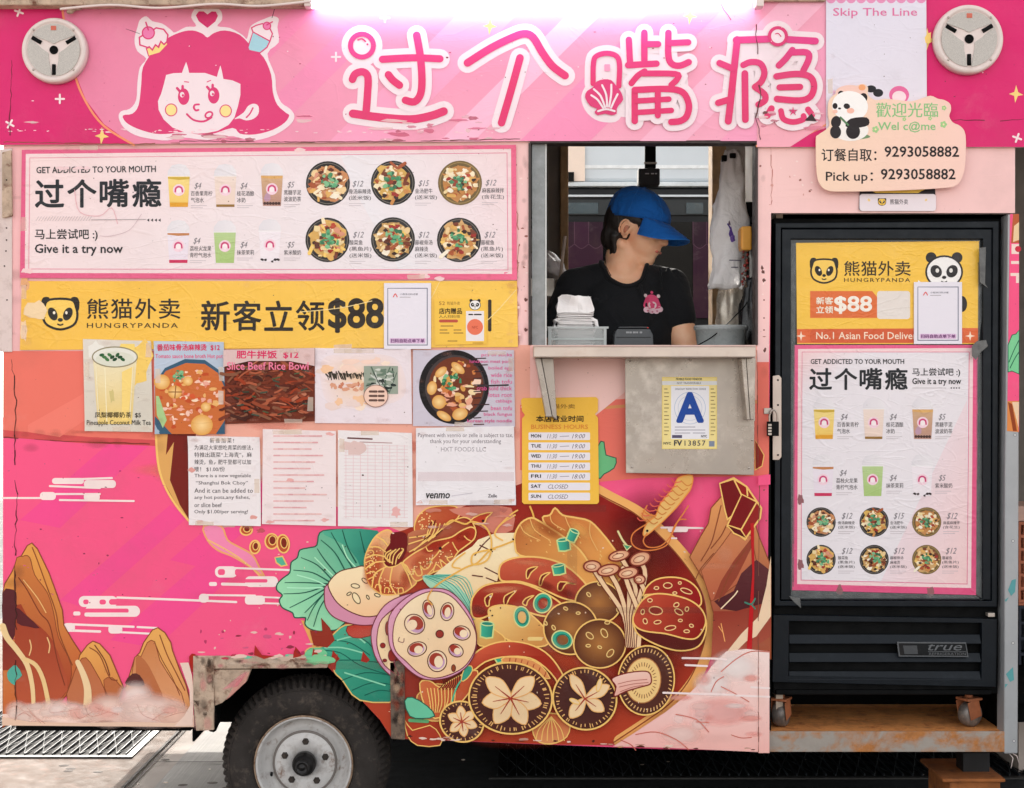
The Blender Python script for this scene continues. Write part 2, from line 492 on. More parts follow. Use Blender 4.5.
def draw_mural():
    A = Art(-0.0008); A.clip = (P(OUT), P(WIN))
    R = random.Random(5)
    A.poly(OUT, HP, holes=[WIN])
    # faint diagonal bands of the pink ground
    for (a, b, w) in ((20, 520, 40), (110, 640, 46), (60, 600, 26), (170, 560, 34)):
        A.poly([(a, b), (a + 110, b - 95), (a + 110 + w * .7, b - 95 + 12), (a + w, b + 8)], (248, 80, 145))
    # pale upper wall in four sheets round the window, then the salmon band
    A.poly('3 130 530 136 530 352 3 352', ((246, 190, 190), PALE, (3, 150), (530, 200)))
    A.poly('757 138 1015 138 1015 213 771 213 769 362 757 362', PALE)
    A.poly('520 345 757 345 757 400 520 406', ((247, 196, 188), (242, 172, 156), (600, 345), (640, 400)))
    A.poly('3 351 156 351 156 440 90 437 3 430', (238, 120, 104))
    A.poly('3 430 90 437 156 440 156 446 80 443 3 437', (214, 82, 84))
    A.poly('28 425 150 356 156 356 156 372 60 437 28 432', (243, 128, 112))
    A.poly('156 345 530 345 530 445 520 520 410 535 160 438', (241, 174, 154))
    for i in range(26): A.mist(R.uniform(165, 515), R.uniform(350, 505), R.uniform(10, 40), R.uniform(6, 18), R.choice([(236, 140, 118), (248, 206, 192), (230, 150, 130)]), R.uniform(.3, .7))
    A.poly('520 405 640 398 757 400 757 476 640 478 598 482 520 470', (237, 118, 102))
    A.poly('757 362 769 362 769 474 757 476', (238, 120, 104))
    A.stroke('598 408 640 405 757 402', 3, (222, 150, 96), sm=0, cap=False)
    A.poly('555 346 690 346 625 392 590 420 530 420 540 380', (247, 205, 197))
    # ---- bowl: broth, then rim
    A.poly('404 530 530 480 600 494 642 514 672 540 694 572 706 610 704 652 690 690 660 722 612 745.4 560 744.6 404 738.8 391 736.8 380 719.8 352 689.8 328 666.8 310 640 300 560', ((146, 24, 20), (184, 66, 40), (620, 500), (540, 690)), sm=0)
    A.mist(650, 540, 50, 60, (110, 8, 12), .7); A.mist(640, 640, 60, 60, (150, 40, 26), .6); A.mist(560, 600, 120, 90, (206, 96, 56), .5); A.mist(520, 700, 120, 50, (190, 70, 44), .5)
    rim = smooth(P('592 486 612 497 640 512 664 533 686 557 703 582 711 606 711 636 704 660 693 682 675 703 650 721 620 741'), 4, False)
    A.stroke(rim, 9, (246, 180, 104), sm=0, w2=13, mid=10)
    A.stroke([(x - 6, y + 1) for x, y in rim], 1.2, (150, 70, 40), sm=0)
    # left rim of the bowl
    A.poly('157 434 160 470 166 487 178 507 192 524 200 524 192 470 196 434', (120, 34, 26))
    A.poly('156 432 168 432 166 455 174 442 170 480 180 505 192 524 186 518 174 500 164 482 158 462', (226, 168, 96))
    A.stroke('156 432 158 462 164 484 176 505 191 523', 2.2, OL)
    A.poly('301 620 310 622 318 645 313 648', (240, 172, 96))
    A.poly('311 623 332 618 334 640 322 648 314 636', (140, 40, 30))
    # ---- pink ribbon and drifting spring-onion rings
    A.T = (150, 430, 4)
    A.poly('215 385 285 385 310 440 360 470 410 500 440 555 460 590 440 575 390 540 330 505 270 480 230 440', (247, 140, 180), sm=3, ol=(7, (245, 170, 110)))
    A.stroke('232 440 280 465 340 500 400 545 440 585', 6, (250, 190, 120))
    for (x, y, w, h, r) in ((385, 400, 24, 20, 0), (420, 468, 20, 26, 6), (487, 445, 26, 30, 0), (533, 455, 24, 36, -6)):
        A.ell(x, y, w, h, (196, 84, 50), r, ol=(6, OL)); A.ell(x + 3, y - 4, w * .55, h * .6, (130, 40, 26), r, ol=(4, OL))
    A.poly('500 510 530 505 548 540 525 545 505 530', (90, 185, 150), ol=(5, OL))
    A.T = (0, 0, 1)
    # ---- cloud bars
    CW = (252, 230, 226)
    def cloud(ox, oy, k=1.0):
        A.T = (ox, oy, 4 / k)
        A.rect(315, 264, 470, 308, CW, r=21); A.rect(333, 278, 355, 297, HP, r=8); A.rect(398, 278, 424, 298, HP, r=9); A.rect(436, 276, 500, 299, HP, r=11)
        A.rect(340, 303, 560, 347, CW, r=21); A.rect(330, 314, 515, 332, HP, r=8); A.rect(338, 330, 520, 346, CW, r=7); A.rect(293, 326, 322, 342, CW, r=7)
        A.stroke('470 270 640 276 800 282 945 288', 9, CW, sm=0); A.rect(796, 255, 835, 290, CW, r=15); A.stroke('820 260 1020 262', 8, CW, sm=0); A.rect(980, 262, 1060, 298, CW, r=14)
        A.stroke('1050 268 1130 271', 7, CW, sm=0); A.stroke('1040 292 1150 295', 7, CW, sm=0)
        A.T = (0, 0, 1)
    cloud(0, 530)
    A.T = (0, 530, 4)
    A.stroke('164 398 256 401 400 406', 10, CW, sm=0); A.rect(254, 372, 300, 407, CW, r=14); A.stroke('280 377 535 387', 9, CW, sm=0); A.rect(434, 380, 490, 414, CW, r=14)
    A.stroke('550 388 630 392', 8, CW, sm=0); A.stroke('470 408 640 416', 8, CW, sm=0)
    A.T = (0, 0, 1)
    A.T = (150, 430, 4)
    A.rect(260, 545, 350, 590, CW, r=21); A.rect(272, 556, 300, 580, HP, r=9); A.rect(340, 556, 372, 582, HP, r=9); A.stroke('340 552 560 560 670 562', 8, CW, sm=0)
    A.rect(380, 585, 512, 628, CW, r=20); A.rect(370, 596, 470, 610, HP, r=6); A.stroke('290 616 480 620', 12, CW, sm=0); A.rect(236, 608, 268, 624, CW, r=7)
    A.T = (0, 0, 1)
    for (x, y, n) in ((40, 478, 0), (2, 498, 1)):
        if n == 0:
            A.rect(52, 478, 84, 484, CW, r=3); A.stroke('56 480 112 478', 2, CW, sm=0); A.rect(84, 480, 116, 488, CW, r=3.5); A.stroke('50 486 100 488', 2, CW, sm=0)
        else:
            A.stroke('2 498 42 498', 2, CW, sm=0); A.rect(40, 492, 56, 500, CW, r=3.5); A.stroke('56 494 100 494', 2, CW, sm=0); A.rect(84, 493, 100, 501, CW, r=3.5); A.stroke('60 500 134 501', 2, CW, sm=0)
    # ---- rocks lower left
    A.T = (0, 530, 4)
    LR = (140, 70, 40)
    A.poly('12 790 12 250 20 215 50 165 60 140 88 100 110 62 128 52 150 75 172 120 196 170 222 240 250 320 256 380 290 440 330 500 320 600 240 690 100 720', ((232, 160, 78), (196, 100, 56), (160, 80), (200, 560)), ol=(4, LR))
    A.poly('60 140 92 105 120 110 140 180 190 250 215 330 235 430 285 540 270 640 200 700 70 700 62 400', ((206, 124, 64), (172, 74, 46), (100, 120), (150, 640)), sm=3, ol=(3, LR))
    A.poly('66 300 110 345 160 385 210 440 250 540 272 640 190 700 70 690', ((160, 64, 40), (186, 88, 58), (120, 380), (120, 690)), sm=2)
    A.stroke('130 70 150 120 190 230 225 330 240 420 290 540', 4, LR); A.stroke('75 190 110 240 160 330 200 380 230 520 260 620', 4, (130, 58, 36))
    A.stroke('95 200 150 270 185 330', 4, (238, 190, 120)); A.stroke('120 440 126 470 118 500', 5, (235, 190, 130)); A.stroke('190 430 200 460 196 490', 5, (235, 190, 130))
    A.poly('12 250 40 235 66 250 66 300 60 420 40 440 12 380', (92, 38, 42), sm=2); A.poly('66 310 100 335 160 392 110 385 70 372', (92, 36, 40), sm=2)
    A.poly('14 395 50 460 80 500 105 560 12 560', ((120, 44, 40), (150, 60, 44), (20, 400), (60, 560)))
    A.stroke('12 385 30 430 70 480 110 540 130 620 135 690', 26, (238, 205, 150), w2=16); A.stroke('100 515 145 540 175 600 195 690', 16, (236, 200, 140), w2=18)
    A.poly('35 600 30 570 45 550 66 540 90 580 66 600 60 620', (84, 170, 150), sm=2)
    A.poly('270 690 280 620 310 540 320 500 350 460 372 444 400 455 440 500 470 570 495 630 460 700', ((234, 168, 88), (214, 130, 72), (380, 450), (440, 680)), ol=(4, LR), sm=0)
    A.poly('272 690 285 610 315 530 345 510 380 560 420 640 415 700', ((190, 110, 66), (196, 116, 80), (320, 520), (360, 700)), sm=2, ol=(3, LR))
    A.poly('416 600 450 590 480 620 492 640 470 690 430 660', (188, 108, 64), sm=2, ol=(3, LR))
    A.stroke('360 470 400 500 440 590 470 600', 4, LR); A.stroke('380 460 420 520 440 580', 4, (110, 50, 40))
    A.stroke('312 528 336 580 352 640 350 720', 20, (240, 208, 160), w2=34)
    A.poly('500 640 540 510 560 490 575 450 610 400 632 390 660 410 684 450 690 480 720 560 745 620 765 700 760 760 600 740', ((236, 172, 92), (222, 150, 96), (650, 400), (680, 720)), ol=(4, LR))
    A.poly('540 508 565 505 590 450 620 446 640 520 690 600 740 700 600 740 530 640', ((206, 130, 78), (224, 156, 110), (590, 450), (640, 720)), sm=2, ol=(3, LR))
    A.poly('545 510 580 520 620 590 660 700 560 660', (188, 110, 68), sm=2); A.poly('500 612 530 574 560 580 580 620 540 625', (92, 46, 42), sm=2)
    A.stroke('640 420 670 500 700 560 740 640', 4, LR); A.stroke('620 450 650 520 690 590 720 660', 3, LR)
    # pale steam along the foot: soft print, dirty
    A.poly('12 735 760 730 776 740 776 786 12 780', (247, 216, 202))
    for i in range(15): A.mist(70 + i * 45, 722 + 10 * math.sin(i * 1.3), 56, 46, (248, 218, 204), .9)
    for (x, y, rx, ry, c) in ((90, 740, 90, 60, (246, 205, 192)), (200, 740, 120, 56, (249, 222, 212)), (320, 745, 110, 44, (244, 206, 188)), (440, 720, 80, 60, (248, 214, 200)), (545, 668, 62, 56, (250, 228, 220)), (600, 720, 120, 62, (248, 216, 204)), (700, 740, 66, 50, (240, 196, 176))):
        A.mist(x, y, min(rx * 1.35, (x - 14) / .82), min(ry * 1.3, (785 - y) / .82), c, .95)
    for i in range(16): A.mist(60 + i * 42 + R.uniform(-12, 12), R.uniform(704, 744), R.uniform(30, 56), R.uniform(14, 34), R.choice([(254, 238, 232), (250, 190, 176), (250, 226, 214), (253, 230, 222)]), R.uniform(.4, .8))
    for i in range(16): A.mist(R.uniform(30, 750), R.uniform(758, 778), R.uniform(14, 50), R.uniform(5, 9), R.choice([(150, 104, 84), (180, 130, 106), (120, 84, 70)]), R.uniform(.1, .28))
    A.poly('12 745 120 765 330 770 520 765 700 770 778 740 778 786 12 780', (232, 196, 172))
    for i in range(11):
        x = R.uniform(20, 680); A.stroke([(x, R.uniform(690, 760)), (x + R.uniform(20, 50), R.uniform(700, 770)), (x + R.uniform(60, 100), R.uniform(720, 775))], 3, (206, 120, 100, .3))
    # edge of bare primer beside the wheel arch
    A.poly('722 530 756 528 770 580 776 640 774 780 700 782 740 740 762 700 760 640', (238, 208, 192))
    A.poly('758 505 784 495 790 560 770 565', (170, 40, 30), sm=2)
    A.T = (0, 0, 1)
    # ---- cabbage leaves
    GO = (30, 92, 74)
    A.T = (260, 500, 4)
    A.poly('70 335 95 310 120 290 125 250 150 230 160 200 200 190 228 180 240 130 300 118 420 120 470 150 470 300 400 420 330 500 300 520 260 520 240 525 200 515 180 495 182 470 140 470 130 450 90 430 78 400 90 380 68 360', ((160, 226, 178), (62, 158, 130), (110, 380), (420, 150)), sm=3, ol=(5, GO))
    A.poly('250 125 470 122 460 210 420 300 390 240 340 180', ((84, 178, 146), (34, 128, 110), (260, 130), (450, 240)), sm=3)
    for s_ in ('100 330 180 330 270 335', '95 375 180 370 260 345', '120 430 200 390 270 350', '135 280 210 290 275 325', '165 230 230 260 290 320', '190 480 220 420 275 350', '230 195 260 240 310 300', '245 160 300 210 345 290', '285 130 320 190 370 270', '330 120 352 190 385 250', '215 505 240 430 280 370', '400 125 410 170 420 210', '180 450 230 400 270 360'):
        A.stroke(s_, 3, GO, w2=6)
    for s_ in ('330 180 350 230 385 270', '150 300 220 320 270 345', '110 350 180 352 250 350', '220 230 260 270 300 310'):
        A.stroke(s_, 5, (180, 240, 200))
    A.poly('176 620 200 590 250 585 290 540 340 500 400 510 470 560 500 640 560 720 560 800 400 800 330 720 300 690 280 640 240 660 200 660', ((74, 176, 142), (38, 132, 108), (250, 560), (480, 760)), sm=3, ol=(5, (232, 190, 110)))
    for s_ in ('240 600 320 610 400 660 520 700', '280 560 360 570 440 620', '330 720 420 690 520 700', '370 760 450 730 540 740', '300 640 400 640 480 650', '350 530 420 560 460 600', '420 780 480 760 545 770'):
        A.stroke(s_, 4, (24, 96, 80)); 
    for s_ in ('260 590 330 590 410 610', '340 690 420 715 500 740', '310 560 380 545 420 570'):
        A.stroke(s_, 6, (140, 214, 176))
    A.poly('178 622 200 596 240 590 270 612 250 640 210 655', (120, 205, 150), sm=3)
    A.poly('245 470 280 510 300 560 270 590 215 580 200 520 250 525', (150, 50, 34))
    for (x, y) in ((150, 606), (222, 612), (300, 620), (420, 624)):
        A.poly([(x - 16, y + 20), (x - 8, y - 20), (x + 20, y + 14), (x + 8, y + 26)], (168, 44, 34))
    A.poly('275 670 310 615 302 680', (180, 56, 40)); A.poly('350 505 420 495 470 500 470 530 400 552 355 540', (190, 60, 46), sm=2, ol=(3, DK))
    A.poly('540 640 590 650 640 700 640 800 545 800', (150, 48, 34))
    # ---- radish slice
    LINE = (120, 50, 60)
    A.poly('258 385 262 345 290 340 320 400 390 440 460 460 480 490 430 500 370 495 300 470 265 430', (216, 144, 168), sm=4, ol=(4, LINE))
    A.poly('275 350 282 320 320 285 380 270 420 265 500 300 560 380 520 440 440 466 370 450 310 410', ((252, 226, 182), (248, 200, 152), (400, 300), (420, 450)), sm=4, ol=(4, DK))
    for (x, y, a, r) in ((382, 343, 17, 10), (386, 392, 24, 60), (420, 322, 14, 40), (432, 388, 9, 60), (357, 374, 10, -30), (470, 380, 12, 20)):
        A.ell(x, y, a, a * .5, (250, 226, 180), r, ol=(3.5, (60, 40, 20)))
    # ---- prawn, upper left
    SO = (250, 200, 112)
    A.T = (355, 500, 6.4)
    A.poly('380 175 400 110 450 60 520 40 640 40 670 95 610 150 540 170 480 190 400 215', ((206, 104, 60), (180, 70, 42), (400, 100), (620, 120)), sm=3, ol=(8, SO))
    for i in range(24): A.ell(R.uniform(400, 480), R.uniform(80, 190), 5, 5, (250, 210, 140), n=7)
    A.poly('340 215 420 190 520 170 620 130 700 120 740 175 620 235 500 265 400 320 335 330', ((196, 120, 84), (160, 64, 40), (400, 200), (500, 300)), sm=2)
    A.poly('600 60 800 40 1000 50 1010 190 900 215 820 180 700 110', (214, 130, 110), sm=2)
    A.poly('205 190 140 225 95 290 65 370 65 440 80 510 110 560 170 600 240 605 310 592 360 560 395 520 365 470 330 420 300 400 250 425 205 425 180 390 190 330 225 280 240 215', ((240, 176, 122), (196, 84, 46), (230, 330), (100, 520)), sm=4, ol=(9, SO))
    A.mist(120, 420, 70, 170, (200, 84, 44), .8, 12); A.mist(230, 560, 130, 50, (198, 80, 44), .8); A.mist(330, 500, 50, 70, (190, 72, 40), .6); A.mist(190, 260, 50, 60, (246, 196, 140), .7, 40)
    A.poly('230 215 290 203 330 220 336 280 322 340 290 400 240 422 202 416 186 350 200 312 226 272', (112, 20, 22), sm=3)
    for q in ('230 320 200 340 195 370 225 385', '245 325 212 352 208 385 235 398', '262 315 228 350 222 398', '285 310 250 350 240 408', '305 325 272 360 260 408', '300 310 310 320 280 372'): A.stroke(q, 8, SO)
    A.poly('330 375 390 332 450 300 500 266 560 250 620 235 680 196 740 172 772 190 768 236 745 266 700 300 662 330 632 372 600 420 560 442 500 462 440 498 395 516 365 490 335 425 308 402', ((172, 50, 26), (224, 132, 84), (560, 250), (420, 500)), sm=3, ol=(9, SO))
    A.mist(500, 300, 90, 40, (176, 46, 24), .8, -25); A.mist(420, 400, 80, 50, (206, 98, 58), .7, -25); A.mist(690, 230, 60, 34, (170, 50, 30), .8, -25); A.mist(600, 370, 50, 50, (226, 140, 90), .6)
    A.stroke('312 405 350 470 372 468 376 440 400 482 430 472 420 420 442 442 472 430 492 388 470 402 520 352 560 300 600 270', 8, SO)
    A.stroke('500 462 520 410 560 440 545 380 585 410 610 400 590 372 625 360', 7, SO); A.stroke('700 230 720 250 745 262', 7, SO); A.stroke('625 270 640 300 660 330', 7, SO); A.stroke('440 500 500 440 520 400', 7, SO)
    for i in range(46):
        t = R.random(); A.ell(340 + t * 290 + R.uniform(-20, 20), 460 - t * 130 + R.uniform(-36, 30), 4, 4, (252, 214, 150), n=7)
    for i in range(60):
        a = R.uniform(1.5, 3.9); rr = R.uniform(150, 225); A.ell(270 + rr * math.cos(a) * .9, 400 + rr * math.sin(a) * .85, 4, 4, (252, 214, 150), n=7)
    for q in ('95 300 150 300 195 330', '72 370 130 350 188 360', '68 440 120 400 190 392', '110 555 130 470 205 424', '168 596 155 520 185 440', '262 602 225 530 240 428', '366 556 340 480 302 408', '140 235 180 255 210 290'): A.stroke(q, 9, SO)
    for q in ('76 330 110 320 120 345 85 360', '68 400 110 385 118 410 78 430', '76 470 120 455 130 480 88 505', '190 590 195 560 220 565 215 592', '280 595 280 565 305 562 310 585', '130 560 140 540 165 545 165 580'): A.stroke(q, 7, SO)
    for q in ('380 320 460 240 500 150 490 130', '400 300 490 230 520 150', '350 330 440 270 470 190', '430 280 520 210 545 150', '470 260 550 190 575 150', '350 240 420 230 480 215', '345 280 400 262 440 250', '500 240 590 160 680 112 740 125 770 180'): A.stroke(q, 8, SO)
    for q in ('470 175 490 140', '500 165 515 130', '440 255 480 225', '520 225 560 190'): A.stroke(q, 6, (90, 30, 20))
    A.poly('738 132 800 92 878 78 842 112 830 142 790 156', (190, 62, 34), sm=2, ol=(8, SO)); A.ell(820, 132, 9, 9, (50, 24, 20)); A.ell(547, 308, 10, 10, (40, 20, 20))
    A.stroke('455 300 470 325 495 322', 7, SO)
    A.T = (260, 500, 4)
    A.stroke('1020 60 960 100 940 140 960 165 1010 150', 6, (250, 200, 112))
    A.T = (390, 480, 4)
    # pale bean-curd with dark lines behind
    A.poly('168 384 272 300 330 264 352 238 420 212 500 210 530 300 440 345 430 400 350 480 335 570 240 470 130 380', ((252, 230, 186), (246, 206, 150), (300, 300), (330, 540)), sm=0)
    A.poly('130 385 170 380 280 430 330 500 345 560 300 540 240 470 190 450 150 420', (176, 222, 188), sm=2)
    for i in range(9):
        A.stroke([(135 + i * 7, 385 - i * 1), (215 + i * 11, 430 - i * 5), (290 + i * 6, 500 - i * 2), (318 + i * 3, 545)], 3.5, (54, 160, 140) if i % 2 else (120, 200, 176))
    for s_ in ('340 300 370 260 400 230', '380 350 430 375', '385 390 430 410 400 420', '330 380 370 385', '360 260 410 285'):
        A.stroke(s_, 5, DK)
    # ---- long feeler strokes over it
    A.stroke('560 105 575 150 565 190 520 230 450 260 400 280 350 330 300 350 200 410 160 450 158 480', 7, (236, 180, 84)); A.stroke('222 180 250 160 300 175 330 165 380 185 405 235 400 300 372 330 330 335 330 300 362 285 420 275', 7, (240, 186, 92)); A.stroke('300 290 262 320 250 345 280 352', 6, (240, 186, 92))
    A.stroke('510 120 480 140 430 190 420 220 450 240', 6, (246, 190, 98))
    # ---- dumplings
    A.poly('610 150 640 140 660 112 690 140 740 150 800 165 850 215 885 260 910 300 930 380 860 420 790 330 720 260 640 200', ((196, 104, 50), (240, 166, 84), (640, 140), (850, 330)), sm=3, ol=(7, OL))
    A.poly('500 215 525 170 565 150 600 165 640 190 700 230 760 280 800 340 830 400 760 420 640 330 520 300 500 260', ((190, 108, 54), (236, 164, 84), (540, 170), (720, 340)), sm=3, ol=(7, OL))
    for i in range(60):
        x, y = R.uniform(520, 880), R.uniform(170, 380)
        if abs((y - 170) - (x - 520) * .55) < 70: A.ell(x, y, 5, 2.5, (240, 190, 110), R.uniform(0, 90), n=7)
    A.mist(640, 200, 70, 30, (170, 84, 40), .5, 30); A.mist(760, 200, 60, 30, (246, 180, 96), .6, 40); A.mist(560, 200, 40, 40, (246, 180, 96), .5)
    for s_ in ('640 140 650 170 700 200', '700 145 720 190 760 230', '520 175 540 210 600 240', '800 170 800 220 830 280', '560 155 580 200 640 240'): A.stroke(s_, 3.5, (240, 186, 110))
    # ---- sausages
    def sausage(body, c0, c1, cuts):
        A.poly(body, (c0, c1, (600, 330), (600, 470)), sm=4, ol=(7, OL))
        for q in cuts: A.poly(q, (120, 30, 24), sm=3, ol=(5, OL))
    sausage('436 370 450 330 510 308 600 308 680 330 740 370 790 430 760 480 690 470 600 430 520 405 450 402', (206, 92, 62), (166, 50, 32), ('545 385 550 355 590 345 565 368 552 392', '596 415 605 380 640 368 615 390 605 418', '670 435 680 405 742 415 705 412 685 440', ))
    sausage('325 520 330 470 370 425 440 408 530 412 620 450 690 500 680 545 600 540 520 520 420 530 370 550 335 548', (206, 88, 58), (160, 44, 28), ('385 500 380 470 410 452 398 480 396 500', '456 492 460 462 505 440 478 470 466 496', '530 490 545 470 575 460 552 480 545 500'))
    for (x, y, rx, ry, r) in ((560, 330, 90, 14, 6), (700, 380, 70, 16, 34), (450, 436, 90, 16, -4), (640, 500, 50, 16, 30)): A.mist(x, y, rx, ry, (236, 140, 100), .6, r)
    for (x, y) in ((620, 420), (700, 450), (480, 510), (360, 520)): A.mist(x, y, 50, 22, (120, 26, 18), .5, 20)
    # potatoes / fish balls
    A.poly('395 540 400 510 450 498 520 510 580 550 640 620 620 660 540 660 460 630 410 590', ((250, 208, 130), (210, 142, 72), (460, 500), (560, 650)), sm=4, ol=(6, OL))
    A.poly('330 570 360 555 410 590 460 630 440 660 360 660 345 620', ((246, 200, 116), (210, 146, 76), (340, 570), (420, 660)), sm=3, ol=(5, OL))
    A.rect(550, 625, 610, 640, (240, 206, 130), r=7)
    # meatballs
    def ball(x, y, rx, ry, sp):
        A.ell(x, y, rx, ry, (92, 44, 26), cin=(178, 116, 60), ol=(6, OL), n=36)
        for (dx, dy, a, r) in sp: A.ell(x + dx, y + dy, a, a * .6, (150, 96, 48), r, ol=(4, (244, 206, 130)), n=14)
    ball(832, 488, 92, 84, ((-38, -32, 10, 50), (52, -22, 11, 60), (10, -75, 12, 0), (80, 30, 10, 70)))
    ball(722, 590, 108, 105, ((-68, -2, 10, 60), (-18, 24, 10, 20), (-20, -78, 9, 30), (-100, -20, 9, 60), (30, -60, 8, 0)))
    ball(838, 652, 104, 97, ((-40, -32, 17, 40), (18, -42, 19, 60), (-46, 8, 9, 0), (42, 38, 18, -50), (0, 14, 8, 20), (30, -84, 10, 0)))
    # ---- enoki
    for i, (x0, y0) in enumerate(((808, 345), (870, 358), (915, 300), (948, 366), (990, 310), (995, 395), (930, 350))):
        A.stroke([(x0, y0), (x0 + 45 - i * 4, y0 + 70), (935 + i * 10, 540), (950 + i * 7, 660)], 23, (120, 36, 26), sm=4); A.stroke([(x0, y0), (x0 + 45 - i * 4, y0 + 70), (935 + i * 10, 540), (950 + i * 7, 660)], 16, (246, 206, 160), sm=4)
    for (x, y, a, b, r) in ((808, 343, 34, 22, 0), (915, 300, 42, 20, -14), (872, 358, 44, 22, -12), (998, 312, 42, 26, -20), (950, 368, 40, 22, -12), (996, 394, 22, 18, 0)):
        A.ell(x, y, a, b, (226, 150, 110), r, ol=(6, (130, 44, 30)), cin=(250, 216, 176)); A.ell(x - 4, y + 2, a * .55, b * .45, None, r, ol=(3, (160, 80, 56)))
    # ---- scallion rings
    def ring(x, y, a, b, r, c=(58, 172, 140), hollow=True):
        A.ell(x, y, a * .84, b * .84, None, r, ol=(16, c)); A.ell(x + a * .08, y + b * .05, a * .68, b * .66, None, r, ol=(5, (30, 124, 104))); A.ell(x, y, a * 1.04, b * 1.04, None, r, ol=(5, (226, 224, 150)))
    def tubey(x, y, w, h, r):
        c, s_ = math.cos(math.radians(r)), math.sin(math.radians(r))
        f = lambda u, v: (x + u * c - v * s_, y + u * s_ + v * c)
        A.poly([f(-w, -h * .8), f(-w * .4, -h), f(w * .5, -h), f(w, -h * .7), f(w * .9, h), f(0, h * 1.15), f(-w * .9, h)], ((70, 186, 150), (30, 132, 112), f(-w, 0), f(w, 0)), ol=(6, (214, 222, 140)))
        A.ell(*f(0, -h * .8), w * .9, h * .28, (44, 140, 118), r, ol=(4, (206, 228, 160)))
    tubey(695, 256, 26, 24, -8); tubey(730, 220, 20, 24, 24); tubey(675, 355, 26, 20, -10)
    ring(610, 490, 34, 38, 20); ring(527, 545, 30, 40, -10); ring(688, 636, 40, 34, 20)
    tubey(388, 596, 27, 30, 4); tubey(436, 690, 28, 32, -30)
    A.stroke('912 205 930 240 950 265', 8, (236, 224, 160)); A.poly('930 255 962 262 945 278', (70, 170, 120), ol=(4, (236, 224, 160)))
    # ---- sausage arc and shiitake
    A.T = (390, 570, 4)
    A.poly('305 380 340 330 400 295 470 282 550 292 620 325 670 380 705 450 715 520 690 500 660 430 600 370 540 345 450 345 380 365 330 400', ((212, 90, 60), (166, 46, 28), (450, 285), (480, 350)), sm=3, ol=(6, OL))
    A.poly('460 345 540 350 600 375 640 430 600 420 520 372 450 365', (228, 150, 90), sm=2, ol=(4, OL))
    for i in range(7): A.stroke([(480 + i * 24, 350 + i * i * 1.5), (476 + i * 22, 375 + i * i * 2)], 4, (180, 80, 50))
    ring(400, 462, 24, 28, 0)
    # prawn tail behind
    def prawn_tail(x, y, sc):
        A.poly([(x - 70 * sc, y), (x - 60 * sc, y + 70 * sc), (x, y + 90 * sc), (x + 70 * sc, y + 60 * sc), (x + 80 * sc, y - 10 * sc), (x, y - 40 * sc)], ((206, 96, 56), (230, 150, 96), (x, y - 30 * sc), (x, y + 80 * sc)), sm=3, ol=(5, OL))
        for k in range(6): A.stroke([(x + 5 * sc, y - 25 * sc), (x + (k - 2.5) * 18 * sc, y + 25 * sc), (x + (k - 2.5) * 24 * sc, y + 75 * sc)], 4, OL)
    prawn_tail(190, 500, 1.15); prawn_tail(640, 610, .95)
    A.poly('120 450 160 440 200 465 240 440 300 410 350 400 340 450 290 520 240 560 180 590 140 540', ((214, 112, 66), (190, 80, 46), (140, 450), (280, 500)), sm=3, ol=(5, OL))
    for k in range(9): A.stroke([(205 + k * 9, 425 + k * -2), (215 + k * 8, 450), (195 + k * 9, 475)], 4, (100, 40, 24)); A.stroke([(150 + k * 14, 470), (160 + k * 12, 520 + k % 3 * 8), (165 + k * 8, 565)], 4, OL)
    A.poly('60 520 90 505 150 540 180 580 130 590 80 580', (110, 200, 160), sm=2, ol=(4, GO)); A.poly('60 600 90 640 160 620 200 660 200 700 110 700 70 660', (176, 60, 40), sm=2, ol=(4, OL))
    A.stroke('80 600 150 604', 14, (104, 176, 120)); A.stroke('300 420 270 460 250 520 260 530', 6, (80, 190, 150))
    A.poly('285 440 300 385 325 380 330 400 310 430', (60, 160, 130), sm=2, ol=(4, OL))
    def shiitake(x, y, rx, ry, rot, star):
        A.ell(x, y, rx, ry, (84, 42, 34), rot, ol=(7, OL), n=44, cin=(70, 36, 34))
        n = int(rx * .33)
        for i in range(n):
            a = 2 * math.pi * i / n + R.uniform(-.05, .05); k0 = R.uniform(.80, .84); k1 = R.uniform(.90, .95)
            cr, sr = math.cos(math.radians(rot)), math.sin(math.radians(rot))
            q = [(rx * k * math.cos(a), ry * k * math.sin(a)) for k in (k0, k1)]
            A.stroke([(x + u * cr - v * sr, y + u * sr + v * cr) for u, v in q], R.uniform(3, 5), (238, 180, 110), cap=False)
        for (ang, L, w) in star:
            a = math.radians(ang); ux, uy = math.cos(a), math.sin(a); vx, vy = -uy, ux
            cx, cy = x + rx * .02, y - ry * .02
            pts = [(cx, cy), (cx + ux * L * .3 + vx * w * .75, cy + uy * L * .3 + vy * w * .75), (cx + ux * L * .65 + vx * w, cy + uy * L * .65 + vy * w), (cx + ux * L, cy + uy * L), (cx + ux * L * .65 - vx * w, cy + uy * L * .65 - vy * w), (cx + ux * L * .3 - vx * w * .75, cy + uy * L * .3 - vy * w * .75)]
            A.poly(pts, (250, 214, 166), sm=3, ol=(4, (244, 180, 110)))
        for (ang, L, w) in star:
            a = math.radians(ang); A.stroke([(x, y), (x + math.cos(a) * L * .6, y + math.sin(a) * L * .6)], 6, (176, 60, 44), w2=2)
    shiitake(288, 602, 88, 80, 20, [(k, 62, 17) for k in (20, 82, 140, 205, 262, 322)])
    shiitake(482, 508, 166, 142, 6, [(12, 122, 34), (62, 122, 32), (122, 122, 34), (170, 118, 32), (218, 128, 32), (318, 122, 32)])
    shiitake(778, 510, 128, 122, 30, [(35, 90, 24), (128, 100, 26), (238, 112, 22), (332, 108, 24)])
